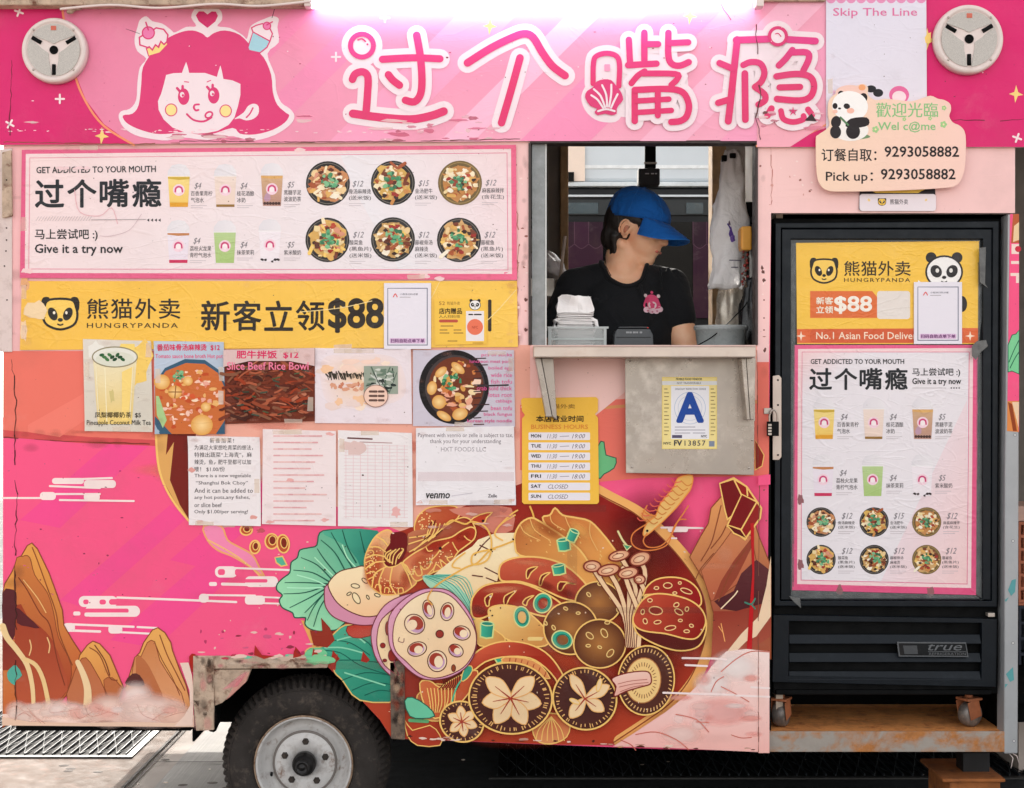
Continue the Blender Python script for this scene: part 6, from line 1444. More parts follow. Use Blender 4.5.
def make_fridge():
    yb = .022
    z0 = W(0, 733).z
    root = thing('fridge', (W(886, 0).x, .2, z0), 'black upright fridge on castors standing on the rusty truck platform', 'fridge')
    MB().pbox(773, 218, 1001, 694, yb + .03, .385).build('cabinet', blackd, root, .004)
    d = MB()
    H = '791 239 983 239 983 599 791 599'
    d.prism('775.5 223 999 221 997 607 774.5 606', yb, yb + .028, holes=['781 228 993 228 992 601 780 601'])
    d.prism('782 229 992 229 991 600 781 600', yb + .006, yb + .027, holes=[H])
    door = d.build('door', black, root, .002)
    MB().pbox(790.5, 238.5, 983.5, 599.5, yb + .020, yb + .026).build('glass', mat('dark door glass', (22, 26, 30), .08, 0, .1), door)
    # clear film over the edges of the posters
    film = mat('cloudy tape', (150, 154, 154), .35, 0, .4, 30, .3, alpha=.30)
    for pts in ('785 246 796 243 795 344 794 590 786 596', '978 262 986 260 986 290 978 345', '977 345 987 342 984 600 976 594', '786 590 976 595.5 984 602 790 600'): MB().prism(pts, yb + .0168, yb + .0175).build('plastic_film', film, door)
    fold = mat('crumpled tape', (120, 120, 118), .4, 0, .4, 60, .4, alpha=.85)
    for pts in ('979 248 986 247 985 284 988 288 980 282', '972 346 977 341 986 340 988 346 980 353 976 360 972 356', '789 596 800 598 801 608 794 602'): MB().prism(pts, yb - .0016, yb - .0004).build('tape_scrap', fold, door)
    MB().prism('772.8 376 779 375 781.5 378 781.5 457 779 460 772.8 460', yb - .006, yb - .001).build('lock_plate', shelfm, root, .001)
    for y in (380, 405, 455): MB().lathe([(.003, 0), (.0025, -.002), (0, -.002)], W(778, y, yb - .006), 'Y', 8).build('screw', blackd, root)
    MB().pbox(988, 613, 995, 617, yb - .004, yb + .02).build('hinge', steel, root, .001)
    # lower grille
    g = MB()
    g.prism('773.5 615 997 619 996 687 772.5 682', yb, yb + .02, holes=['789 621 982 623 981.5 679 788.5 676'])
    for i in range(3):
        a = W(789.5, 0, yb); b = W(981, 0, yb); z = W(0, 640 + i * 18.4, yb).z
        g.box(a.x, b.x, yb + .004, yb + .012, z - .013, z + .014, rot=(math.radians(-24), 0, 0))
    g.build('grille', black, root, .001)
    MB().pbox(788, 620, 983, 680, yb + .06, yb + .065).build('grille_back', blackd, root)
    A = Art(yb - .0055)
    A.poly('897 642 966 642.5 968.5 657 899 656.5', (92, 94, 96)); A.poly('898.5 643.2 965.3 643.7 967.3 655.8 900 655.4', (26, 28, 30))
    A.poly('903 645.5 917 645.5 918 654 904.5 654', (74, 76, 78)); A.text('true', 928, 644, 962, 650.5, (104, 106, 108), .012, .3); A.rect(928, 651.2, 966, 652, (80, 82, 84)); A.text('REFRIGERATION', 929, 652.6, 966, 655.2, (96, 98, 100), .008)
    A.build('nameplate', CARD, root, back=('897 642 966 642.5 968.5 657 899 656.5', (120, 122, 124)), thick=.004)
    MB().pbox(776, 690, 992, 695, yb + .02, .38).build('base_frame', blackd, root, .003)
    brown = mat('rusty castor fork', (170, 100, 62), .7, 0, .4, 20, .3); grey = mat('worn castor wheel', (124, 116, 110), .4, .2, .5, 30, .2, stain=((170, 150, 130), .6))
    for (px, py, ang) in ((781, 712, 60), (970, 713, 28)):
        cst = bpy.data.objects.new('castor', None); place(cst, root); cst.empty_display_size = .02
        y = .085 + .0; c = W(px, py, y); rr = .030 * 1.22
        c.z = z0 + rr
        a = math.radians(ang); ax = Vector((math.sin(a), -math.cos(a), 0))       # axle direction
        R = Matrix.Translation(c) @ Matrix.Rotation(math.atan2(ax.y, ax.x) - math.pi / 2, 4, 'Z') @ Matrix.Scale(1.22, 4)
        m = MB().lathe([(.012, -.016), (.024, -.0155), (.0285, -.011), (.030, 0), (.0285, .011), (.024, .0155), (.012, .016)], (0, 0, 0), 'Y', 28)
        bmesh.ops.transform(m.bm, matrix=R, verts=m.bm.verts); m.build('castor_wheel', grey, cst)
        m = MB()
        for s_ in (-1, 1): m.box(-.014, .022, s_ * .019 - .0012, s_ * .019 + .0012, -.008, .036, rot=(0, .25, 0))
        m.box(-.02, .026, -.021, .021, .034, .040).lathe([(.010, .040), (.010, .06)], (.004, 0, 0), 'Z', 12)
        bmesh.ops.transform(m.bm, matrix=R, verts=m.bm.verts); m.build('fork', brown, cst, .0015)
    fridge_posters(yb + .0185)
    return root

def make_small():
    loudspeaker(56.5, 52, 32.5, 'round white loudspeaker on dark pink beside the girl emblem')
    loudspeaker(966.5, 41, 34.5, 'round white loudspeaker above the cream pickup sign')
    # padlock
    y = -.012
    root = thing('padlock', W(773, 436, y), 'small black combination padlock hanging on the fridge hasp', 'padlock')
    MB().pbox(767.5, 421.5, 779, 436, y - .014, y).build('lock_body', blackd, root, .0015)
    MB().tube([W(x, yy, y - .007) for x, yy in smooth(P('769.6 424 769.4 416 771 411.5 773.5 410 776 411.5 777.4 416 777.2 424'), 5, False)], .0028, 8).build('shackle', steel, root)
    m = MB()
    for i in range(4): m.pbox(768.2, 424 + i * 3, 771.6, 426 + i * 3, y - .0165, y - .0142)
    m.build('number_wheels', steel, root)
    # LED tube
    root = thing('tube_light', W(535, -8, -.05), 'glowing white tube light above the shop name', 'lamp')
    MB().tube([W(312, 3, -.05), W(420, 2, -.05), W(640, 0, -.05), W(756, -4, -.05)], .016, 12).build('tube', emit('lit tube', (232, 226, 255), LED), root)
    MB().pbox(308, -22, 760, -9, -.07, -.0135).build('housing', plast, root, .003)
    for x0, x1 in ((304, 312), (756, 764)): MB().pbox(x0, -10, x1, 6, -.065, -.025).build('end_cap', plast, root, .002)
    # ---- on the counter
    ct = W(0, 347, .032).z
    root = thing('napkin_holder', W(575, 346, .12), 'clear plastic napkin tray on the window counter', 'napkin holder')
    x0, x1 = W(548, 0, .1).x, W(606, 0, .1).x; hz = ct + .055
    acr = mat('clear acrylic', (206, 210, 208), .08, 0, .05, alpha=.35); acr2 = mat('acrylic edge', (196, 202, 200), .2, 0, .1, alpha=.8)
    m = MB(); m.box(x0, x1, .08, .083, ct, hz).box(x0, x1, .21, .213, ct, hz).box(x0, x0 + .003, .0835, .2095, ct, hz).box(x1 - .003, x1, .0835, .2095, ct, hz); m.build('tray', acr, root)
    m = MB(); m.box(x0 - .002, x1 + .006, .076, .084, hz, hz + .006).box(x0 - .002, x1 + .002, .209, .217, hz, hz + .006).box(x0, x0 + .005, .084, .209, hz, hz + .006).box(x1 - .005, x1, .084, .209, hz, hz + .006).box(x1 - .008, x1, .077, .080, ct, hz)
    m.box(x0, x0 + .01, .077, .080, ct, hz).box(x0, x1, .078, .080, ct + .022, ct + .027); m.build('rim', acr2, root)
    # napkins: a folded stack of thin sheets
    bm = MB(); R = random.Random(2); a, b = W(558, 0, .14), W(592, 0, .14); top = W(0, 298, .14).z
    z = ct + .004; i = 0; top -= .045
    while z < top:
        t = (z - ct) / (top - ct); dx = .004 * math.sin(i * 1.7) + R.uniform(-.002, .002)
        bm.box(a.x + dx - .004 * (1 - t), b.x + dx + .003 * (1 - t), .10 + R.uniform(0, .004), .195, z, z + .0018, rot=(R.uniform(-.02, .02), R.uniform(-.03, .03), 0)); z += .0022; i += 1
    q = bmesh.ops.create_cube(bm.bm, size=1, matrix=Matrix.Translation(((a.x + b.x) / 2, .145, top + .023)) @ Matrix.Diagonal((b.x - a.x - .004, .085, .047, 1)))
    es = list({e for v in q['verts'] for e in v.link_edges}); g = bmesh.ops.subdivide_edges(bm.bm, edges=es, cuts=9, use_grid_fill=True)
    for v in {v for e in g['geom'] if isinstance(e, bmesh.types.BMVert) for v in [e]}: v.co += Vector((noise.noise(v.co * 30), noise.noise(v.co * 34 + Vector((5, 0, 0))), noise.noise(v.co * 26 + Vector((0, 9, 0))))) * .013
    for sx, x in ((-1, a.x), (1, b.x)):
        for k in range(4): bm.tube([(x - sx * .004, .11 + k * .02, ct + .085), (x + sx * .010, .108 + k * .02, ct + .079), (x + sx * .013, .108 + k * .02, ct + .062), (x + sx * .003, .108 + k * .02, ct + .046)], .0062, 6)
    tag(bm.build('napkin_stack', mat('paper napkin', (248, 244, 242), .8, 0, .06, 40, .2), bevel=.0012), 'stack of folded white paper napkins standing in the clear tray', 'napkins')
    # receipt printer
    root = thing('receipt_printer', W(633, 346, .12), 'dark grey receipt printer on the counter below the cashier', 'printer')
    gm = mat('printer grey', (62, 66, 70), .4, 0, .1)
    MB().prism('614 346.5 614.5 335 617 329 650 329 653 335 653.5 346.5', .09, .20).build('case', gm, root, .003)
    MB().prism('617 328.5 620 326.5 648 326.5 650 328.5', .10, .19).build('lid', mat('printer lid', (44, 46, 50), .35), root, .002)
    A = Art(.0888); A.rect(616, 337, 651, 337.6, (30, 32, 34)); 
    for i, w_ in enumerate((3, 2.4, 3, 2, 2.6)): A.rect(626 + i * 3.4, 331.5, 626 + i * 3.4 + w_, 333.3, (150, 152, 154))
    A.rect(647, 327.2, 648.6, 328.2, (200, 60, 50)); A.build('markings', CARD, root)
    # tub
    c = W(721, 347, .15); c.z = ct
    k = .5 * 54 / S * (D + .15) / D
    t = thing('plastic_tub', c, 'round grey plastic tub at the right end of the counter', 'tub')
    tm = mat('grey translucent tub', (150, 156, 156), .3, 0, .12, 20, .05, stain=((110, 116, 116), .5))
    MB().lathe([(0, 0), (k * .86, 0), (k * .88, .004), (k * .95, .052), (k, .054), (k, .062), (k * .96, .064), (k * .93, .056), (k * .84, .006), (0, .006)], c, 'Z', 44, sz=.8).build('tub_body', tm, t)
    MB().lathe([(0, .0605), (k * .9, .0605), (k * .94, .066), (k * 1.005, .067), (k * 1.01, .060), (k * .985, .059)], c, 'Z', 44, sz=.8).build('lid', mat('tub lid', (176, 180, 180), .25, 0, .06, alpha=.75), t)
    b = MB().tube([W(x, y, .045 + i * .004) for i, (x, y) in enumerate(smooth(P('690 349 700 344 712 337 724 327 736 315 744 307 747 302'), 5, False))], .0018, 6)
    tag(b.build('black_cord', blackd), 'thin black cord running diagonally across the grey tub', 'cord')

def loft_bag(sections, mat_, name, seg=40, amp=.006, seed=1):
    """sections: (px centre, py, half width px, half depth m, y)"""
    bm = bmesh.new(); rings = []
    n = len(sections)
    secs = []
    for i in range(n - 1):
        for k in range(4):
            t = k / 4; secs.append([sections[i][j] + (sections[i + 1][j] - sections[i][j]) * t for j in range(5)])
    secs.append(list(sections[-1]))
    for (px, py, hw, hd, y) in secs:
        c = W(px, py, y); w_ = hw / S * (D + y) / D; ring = []
        for k in range(seg):
            a = 2 * math.pi * k / seg
            p = Vector((math.cos(a) * w_, math.sin(a) * hd, 0))
            d = noise.noise(Vector((a * 1.3 + seed, c.z * 9, seed))) * amp * 2 + abs(noise.noise(Vector((math.cos(a) * 3 + seed, c.z * 22, math.sin(a) * 3)))) * amp
            p *= 1 + d / max(w_, .01)
            ring.append(bm.verts.new(c + p + Vector((0, 0, noise.noise(Vector((a, c.z * 15, 3 + seed))) * amp))))
        rings.append(ring)
    for i in range(len(rings) - 1):
        for k in range(seg):
            f = bm.faces.new((rings[i][k], rings[i][(k + 1) % seg], rings[i + 1][(k + 1) % seg], rings[i + 1][k])); f.smooth = True
    bm.faces.new(rings[0]); bm.faces.new(rings[-1])
    m = MB(); m.bm.free(); m.bm = bm
    return m

def make_inside():
    bagm = N('white plastic bag'); bagm.b.inputs['Base Color'].default_value = lin((240, 238, 238)); bagm.b.inputs['Roughness'].default_value = .38
    bagm.b.inputs['Transmission Weight'].default_value = .12; bagm.b.inputs['Subsurface Weight'].default_value = .0
    pos = bagm.n('ShaderNodeNewGeometry').outputs['Position']; bagm.l(bagm.bump(bagm.noise(pos, 20, 4, .55, 1.2), .6, .012), bagm.b.inputs['Normal']); bagm = bagm.m
    y = .36
    root = thing('plastic_bag', W(729, 290, y), 'long white carrier bag with purple print hanging right of the cashier', 'bag')
    m = loft_bag([(731, 150, 5, .010, y), (731, 158, 9, .014, y), (730, 172, 9, .02, y), (731, 188, 12, .028, y), (729, 205, 15, .03, y), (729, 235, 16.5, .03, y), (728, 265, 17, .028, y), (728, 284, 17, .022, y), (728, 288, 15, .012, y)], bagm, 'bag', amp=.010)
    body = m.build('bag_body', bagm, root)
    A = Art(y - .040); PU = (96, 70, 150)
    A.patch(731, 232, 2.4, 6, PU, 3, 9); A.patch(733, 238, 2.6, 4, (120, 90, 170), 5, 9); A.stroke('728 224 731 229 735 240', 1.6, PU); A.patch(729.5, 223, 1.6, 2.6, (110, 90, 110), 8, 8)
    for (x, yy, w_) in ((730, 260, 12), (732, 267, 10)): A.stroke([(x, yy), (x + w_, yy)], 1.1, (120, 116, 130), sm=0)
    o = A.build('bag_print', CARD, root)
    press(body, o, .0015)
    MB().pbox(722, 155, 727, 161, y - .02, y).pbox(730, 153, 736, 158, y - .02, y).build('clip', blackd, root, .002)
    m = loft_bag([(732, 284, 10, .02, .42), (731, 300, 11, .03, .42), (730, 320, 12, .035, .42), (729, 345, 12, .03, .42), (729, 360, 12, .03, .42)], None, 'foil', amp=.008, seed=7)
    tag(m.build('foil_bag', mat('silvery film', (200, 190, 176), .25, .3, .2, 14, .4)), 'crinkled silvery bag below the white carrier bag', 'bag')
    m = loft_bag([(751, 278, 4, .02, .30), (750, 290, 7, .03, .30), (749, 310, 8, .035, .30), (749, 346, 9, .035, .30)], None, 'dark bag', amp=.006, seed=11)
    tag(m.build('dark_bag', mat('black film', (24, 25, 28), .3, 0, .2, 20, .3)), 'black plastic bag hanging at the right edge of the window', 'bag')
    root = thing('tape_dispenser', W(747, 250, .2), 'yellow plastic box hanging at the right edge of the window', 'box')  # plain yellow box hanging by the window
    MB().pbox(741.5, 226, 752, 250, .16, .22).build('box_body', mat('yellow plastic', (232, 166, 66), .4, 0, .1), root, .005)
    MB().pbox(740.6, 229, 741.4, 247, .165, .215).build('lid', mat('yellow lid', (206, 140, 50), .4), root)
    m = MB(); R = random.Random(4)
    for i in range(26): m.ball(W(745 + R.uniform(-3, 3), 252 + i * 1.35, .19 + R.uniform(-.01, .01)), R.uniform(.003, .0055), seg=8, mi=i % 2)
    tag(m.build('bead_string', [mat('red bead', (150, 44, 36), .4), mat('brown bead', (110, 90, 74), .5)]), 'string of red and brown beads below the yellow box', 'bead string')
    # crumpled bag on the shelf at the left
    m = loft_bag([(548, 279, 12, .05, 1.28), (547, 276, 18, .09, 1.28), (546, 269, 19, .10, 1.28), (544, 262, 16, .09, 1.28), (542, 255, 9, .05, 1.28), (541, 252, 3, .02, 1.28)], None, 'b', amp=.018, seed=5)
    tag(m.build('crumpled_bag', bagm), 'crumpled white plastic bag on the shelf left of the cashier', 'bag')
    m = MB().tube([W(559, 290, 1.2), W(562, 262, 1.2), W(565, 236, 1.2)], .006, 8)
    tag(m.build('wooden_stick', creamw), 'pale stick leaning by the shelf left of the cashier', 'stick')
    root = thing('camera_mount', W(650, 188, 1.7), 'black box on a black strap hanging at the top of the rear window', 'mount')
    MB().pbox(645, 128, 656, 168, 1.70, 1.72).build('strap', blackd, root, .003)
    MB().pbox(638.5, 168, 660, 185, 1.66, 1.74).build('mount_box', mat('black box plastic', (28, 28, 32), .4), root, .006)
    MB().pbox(644, 162, 657, 164, 1.695, 1.7).build('clip', steel, root)
    A = Art(1.658)
    for (x, w_) in ((645, 4), (651, 3), (655, 2)): A.rect(x, 173, x + w_, 174.2, (200, 200, 204))
    A.build('markings', CARD, root)

def press(surf, art, off):
    from mathutils.bvhtree import BVHTree
    L, L2 = WL[surf.name], WL[art.name]
    bv = BVHTree.FromPolygons([v.co + L for v in surf.data.vertices], [tuple(p.vertices) for p in surf.data.polygons])
    y0 = max(v.co.y + L2.y for v in art.data.vertices)
    # refine so that the print can bend
    bm = bmesh.new(); bm.from_mesh(art.data)
    bmesh.ops.subdivide_edges(bm, edges=[e for e in bm.edges if e.calc_length() > .006], cuts=2, use_grid_fill=True)
    for v in bm.verts:
        p = v.co + L2; lay = y0 - p.y
        hit = bv.ray_cast(Vector((p.x, -2, p.z)), Vector((0, 1, 0)))
        if hit[0] is not None: v.co.y = hit[0].y - off - lay * 2 - L2.y
    bm.to_mesh(art.data); bm.free()

def make_outside():
    # the vehicle across the street, seen through the two windows
    y = 4.0
    root = thing('parked_truck', (1.2, y + 1, GZ), 'dark windowed grey truck parked beyond the rear window', 'truck')
    lt = mat('grey van paint', (196, 204, 210), .35, 0, .05, 2, .02); dg = mat('tinted window', (10, 13, 16), .12, 0, .2, 1.5, 0, spec=.15); dp = mat('dark trim paint', (26, 29, 33), .4, 0, .15, 2, spec=.2)
    x0, x1 = -.25, 2.7
    zz = lambda py: W(0, py, y).z
    MB().box(x0, x1, y, y + 2.0, zz(182), 2.85).build('roof_panel', lt, root, .02)
    MB().box(x0 - .02, x1 + .02, y - .03, y + 2, zz(187), zz(182) - .002).build('rain_gutter', mat('bright trim', (214, 222, 226), .3), root, .004)
    MB().box(x0, x1, y + .01, y + 2, .45, zz(187) - .002).build('body', dp, root, .01)
    MB().box(x0 + .05, x1 - .05, y - .004, y + .008, zz(300), zz(222)).build('window', dg, root)
    MB().box(x0 + .02, x1 - .02, y - .012, y + .008, zz(197), zz(195)).build('trim_line', lt, root)
    MB().box(x0 + .02, x1 - .02, y - .008, y + .008, zz(215), zz(200)).build('upper_band', mat('upper band', (50, 54, 56), .4, spec=.2), root)
    for px0, px1 in ((566, 598), (686, 703)): MB().box(W(px0, 0, y).x, W(px1, 0, y).x, y - .014, y - .009, zz(214), zz(203)).build('side_marker', mat('teal reflector', (40, 62, 70), .2) if 'teal reflector' not in bpy.data.materials else bpy.data.materials['teal reflector'], root)
    MB().prism('562 144 585 144 585 181 562 181', y - .03, y - .005).build('corner_panel', creamw, root)
    MB().prism('564 172 574 172 574 181 564 181', y - .05, y - .031).build('vent_box', blackd, root)
    MB().prism('585 165 716 165 716 168.5 585 168.5', y - .006, y - .001).build('roof_stripe', mat('white stripe', (232, 236, 238), .3), root)
    pk = (52, 26, 44); pl = (80, 54, 70)  # dim pinks paint an awning's reflection in the window
    for (xa, xb) in ((560, 603), (693, 720)):
        A = Art(y - .012)
        A.rect(xa, 222, xb, 318, pk)
        n = max(2, int((xb - xa) / 11)); w_ = (xb - xa) / n
        for i in range(n):
            A.rect(xa + i * w_, 222, xa + (i + 1) * w_, 243, (56, 28, 48) if i % 2 else (44, 22, 38)); A.ell(xa + (i + .5) * w_, 243, w_ * .5, 4, (56, 28, 48) if i % 2 else (44, 22, 38), n=16)
            A.stroke([(xa + i * w_, 222), (xa + i * w_, 243)], .8, pl, sm=0); A.stroke([(xa + i * w_, 244), (xa + (i + .5) * w_, 248.5), (xa + (i + 1) * w_, 244)], .8, pl)
        A.build('awning_print', PRINT, root)
    for k, xw in enumerate((.35, 2.1)):
        MB().lathe([(0, 0), (.2, 0), (.36, .0), (.40, .03), (.40, .2), (.2, .22), (0, .22)], (xw, y - .02, GZ + .40), 'Y', 32).build('wheel', rubber, root)
    # crates and box at the far right edge
    R = random.Random(8)
    def crate(name, px, pyb, pyt, col, lab, yy):
        a = W(px, pyb, yy); b = W(px + 70, pyt, yy); m = MB(); t = .008
        m.box(a.x, b.x, yy, yy + .3, a.z, a.z + .008)
        n = 6; h = b.z - a.z
        for i in range(n + 1):
            z = a.z + .010 + (h - .02) * i / n
            m.box(a.x, b.x, yy - .001, yy + t, z, z + .010); m.box(a.x, a.x + t, yy + t + .001, yy + .29, z, z + .010)
        for i in range(14):
            x = a.x + (b.x - a.x - t) * i / 13; m.box(x, x + t, yy + .001, yy + t - .002, a.z + .009, b.z - .002)
        for i in range(12): q = yy + .02 + .26 * i / 12; m.box(a.x + .001, a.x + t - .002, q, q + t, a.z + .009, b.z - .002)
        m.box(a.x, b.x, yy + .292, yy + .3, a.z + .009, b.z); m.box(b.x - t, b.x, yy + t + .001, yy + .29, a.z + .009, b.z)
        return tag(m.build(name, col), lab, 'crate')
    yy = .9; zg = 394 + (CZ - GZ) * S * D / (D + yy)
    navy = mat('navy crate', (34, 40, 58), .5); orange = mat('orange crate', (214, 122, 84), .5)
    crate('milk_crate', 1019.5, zg, 716 - .0, navy, 'navy lattice crate on the ground right of the truck', yy) if False else None
    m = MB(); a = W(1018.6, zg, yy); b = W(1085, 718, yy); m.box(a.x, b.x, yy, yy + .3, GZ, W(0, 705, yy).z - .001); tag(m.build('stone_plinth', mat('pale stone', (206, 190, 180), .7)), 'pale stone block under the crates at the far right edge', 'block')
    crate('milk_crate', 1019, 705, 606, navy, 'navy lattice crate below the orange crate at the far right edge', yy)
    crate('orange_crate', 1018.6, 605.4, 522, orange, 'orange lattice crate on top of the navy crate at the far right edge', yy)
    m = MB().pbox(1017, 506, 1085, 521.4, yy + .01, yy + .25); tag(m.build('pink_box', mat('pinkish carton', (240, 196, 176), .6), bevel=.003), 'flat pinkish carton on top of the orange crate', 'box')
    # ground
    def plane(name, x0, x1, y0, y1, z, m_, nx=1):
        me = bpy.data.meshes.new(name); me.from_pydata([(x0, y0, z), (x1, y0, z), (x1, y1, z), (x0, y1, z)], [], [(0, 1, 2, 3)])
        o = link_mesh(name, me, m_, loc=(0, 0, z)); o['kind'] = 'structure'; return o
    conc = mat('old concrete', (168, 156, 148), .85, 0, .22, 3, .25, stain=((120, 108, 100), .45), spec=.2)
    plane('sidewalk', -60, 60, -40, 80, GZ, conc)
    plane('pale_paving', -6, -1.30, -2, 4.4, GZ + .004, mat('pale paving', (124, 109, 99), .85, 0, .14, 8, .3, stain=((170, 120, 100), .35), spec=.2))
    k = N('broomed concrete'); pos = k.n('ShaderNodeNewGeometry').outputs['Position']
    mp = k.n('ShaderNodeMapping'); mp.inputs['Scale'].default_value = (150, 4, 1); k.l(pos, mp.inputs[0])
    st = k.noise(mp.outputs[0], 1, 3, .5); base = k.mix(k.ramp(k.noise(pos, 5, 7), .35, .7), lin((138, 134, 130)), lin((160, 156, 152))); k.l(k.mix(k.ramp(st, .35, .65, .25, 0), base, (.12, .12, .12, 1)), k.b.inputs['Base Color']); k.b.inputs['Roughness'].default_value = .85; k.l(k.bump(st, .4, .004), k.b.inputs['Normal'])
    plane('broomed_paving', -1.195, -.62, -2, 4.4, GZ + .004, k.m); plane('tarmac_strip', -.618, 5, -2, 4.4, GZ + .004, mat('dark tarmac', (44, 46, 50), .7, 0, .35, 7, .4))  # second sheet: dark colour holds the shade under the truck
    jm = mat('joint', (62, 54, 50), .9); plane('paving_joint', -1.302, -1.292, -2, 4.4, GZ + .009, jm); plane('paving_joint', -1.281, -1.275, -2, 4.4, GZ + .005, jm); plane('paving_joint', -1.27, 5, 1.03, 1.04, GZ + .0085, jm)
    plane('road', -60, 60, 4.4, 14, GZ + .002, mat('asphalt', (70, 70, 72), .9, 0, .2, 6, .3))
    bar0 = mat('grating steel', (50, 55, 60), .6, .2, .4, 20, .1); bar1 = mat('grimy grating steel', (58, 64, 70), .55, .4, .4, 20, .1)  # sun and shade put into two tones of the grate steel
    def grate(x0, x1, y0, y1, lab, hole):
        bar = (bar0, bar1)[hole]
        root = thing('sidewalk_grate', ((x0 + x1) / 2, (y0 + y1) / 2, GZ), lab, 'grating', 'steel ventilation gratings in the pavement')
        MB().box(x0, x1, y0, y1, GZ + .0045, GZ + .006).build('shaft', mat('dark shaft', (8, 8, 9), .9) if 'dark shaft' not in bpy.data.materials else bpy.data.materials['dark shaft'], root)  # flat dark sheet, painted shade of the pit below the bars
        m = MB(); n = int((x1 - x0) / .033)
        for i in range(n + 1):
            x = x0 + (x1 - x0) * i / n; m.box(x - .0014, x + .0014, y0, y1, GZ + .007, GZ + .016)
        for i in range(n):
            xa = x0 + (x1 - x0) * i / n; d = (x1 - x0) / n; s_ = max(.09, 0.11); yy = y0; f = i % 2
            while yy + s_ <= y1 + .001:
                p0, p1 = ((xa + .002, yy), (xa + d - .002, yy + s_)) if f else ((xa + d - .002, yy), (xa + .002, yy + s_))
                m.tube([(p0[0], p0[1], GZ + .015), (p1[0], p1[1], GZ + .015)], .0014, 4, caps=False); yy += s_; f = 1 - f
        m.build('grating_bars', bar, root)
        m = MB(); m.box(x0 - .03, x1 + .03, y0 - .03, y0 - .003, GZ + .0045, GZ + .010).box(x1 + .003, x1 + .03, y0 - .002, y1, GZ + .0045, GZ + .010); m.build('grating_edge', mat('edge steel', (60, 58, 56), .6, .3, .2, 10) if 'edge steel' not in bpy.data.materials else bpy.data.materials['edge steel'], root)
    grate(-3.2, -1.40, 1.13, 1.85, 'sunlit steel grating in the pavement left of the wheel', 0)
    grate(-.05, 3.0, .84, 1.30, 'shaded steel grating under the truck below the mural', 1)
    R = random.Random(6)
    m = MB()
    for i in range(30): m.lathe([(0, .0012), (R.uniform(.006, .014), .0008), (R.uniform(.015, .02), 0)], (R.uniform(-2.3, -.7), R.uniform(.5, 1.1), GZ + .0045), 'Z', 10, sz=.8, caps=False)
    o = m.build('trodden_gum', mat('old gum', (84, 72, 66), .9)); o['kind'] = 'stuff'; o['label'] = 'dark trodden spots of old gum on the pale pavement'; o['category'] = 'gum'
    m = MB()
    for i in range(26): m.ball((R.uniform(-1.35, 1.6), R.uniform(.55, 1.6), GZ + .034 if i < 0 else GZ + .009), R.uniform(.002, .006), (1.6, 1, .4), 6)
    o = m.build('litter', creamw); o['kind'] = 'stuff'; o['label'] = 'small pale crumbs of litter scattered on the pavement under the truck'; o['category'] = 'litter'
def organic(shapes, voxel, iters=6, name='t'):
    """closed pieces fused into one continuous skin; returns mesh data in world space"""
    bm = bmesh.new()
    for sh in shapes:
        if sh[0] == 'c':                              # tapered limb
            _, p0, r0, p1, r1 = sh
            p0, p1 = Vector(p0), Vector(p1); d = (p1 - p0); L = d.length
            q = d.to_track_quat('Z', 'Y').to_matrix().to_4x4()
            bmesh.ops.create_cone(bm, cap_ends=True, segments=20, radius1=r0, radius2=r1, depth=L, matrix=Matrix.Translation((p0 + p1) / 2) @ q)
            for p, r in ((p0, r0), (p1, r1)): bmesh.ops.create_uvsphere(bm, u_segments=18, v_segments=12, radius=r, matrix=Matrix.Translation(p))
        else:                                         # ellipsoid with its own axes
            _, c, (rx, ry, rz), R = sh
            M = Matrix.Translation(c) @ (R.to_4x4() if R is not None else Matrix.Identity(4)) @ Matrix.Diagonal((rx, ry, rz, 1))
            bmesh.ops.create_uvsphere(bm, u_segments=24, v_segments=16, radius=1, matrix=M)
    me = bpy.data.meshes.new(name); bm.to_mesh(me); bm.free()
    o = bpy.data.objects.new(name, me); COL.objects.link(o)
    r = o.modifiers.new('r', 'REMESH'); r.mode = 'VOXEL'; r.voxel_size = voxel; r.use_smooth_shade = True
    s = o.modifiers.new('s', 'SMOOTH'); s.factor = .5; s.iterations = iters
    dg = bpy.context.evaluated_depsgraph_get(); dg.update()
    out = bpy.data.meshes.new_from_object(o.evaluated_get(dg)); out.name = name
    bpy.data.objects.remove(o); bpy.data.meshes.remove(me)
    for p in out.polygons: p.use_smooth = True
    return out

def skin_mat(name, col):
    k = N(name); pos = k.n('ShaderNodeNewGeometry').outputs['Position']
    k.l(k.mix(k.ramp(k.noise(pos, 18, 5), .3, .7), lin(col), lin((min(255, col[0] - 6), col[1] - 22, col[2] - 24))), k.b.inputs['Base Color'])
    k.b.inputs['Roughness'].default_value = .48; k.b.inputs['Subsurface Weight'].default_value = .12; k.b.inputs['Subsurface Radius'].default_value = (.01, .004, .002); k.b.inputs['Subsurface Scale'].default_value = .5
    k.l(k.bump(k.noise(pos, 420, 3), .25, .002, ), k.b.inputs['Normal'])
    return k.m

def cloth(name, col, sc=16, bump=.45, rough=.85, weave=True):
    k = N(name); pos = k.n('ShaderNodeNewGeometry').outputs['Position']
    c = lin(col); k.l(k.mix(k.ramp(k.noise(pos, 7, 5), .3, .7), tuple(x * .8 for x in c[:3]) + (1,), c), k.b.inputs['Base Color'])
    k.b.inputs['Roughness'].default_value = rough; k.b.inputs['Sheen Weight'].default_value = .06; k.b.inputs['Specular IOR Level'].default_value = .25
    b = k.bump(k.noise(pos, sc, 3, .5, .8), bump, .02)
    if weave: b = k.bump(k.noise(pos, 420, 2), .12, .002, b)
    k.l(b, k.b.inputs['Normal']); return k.m

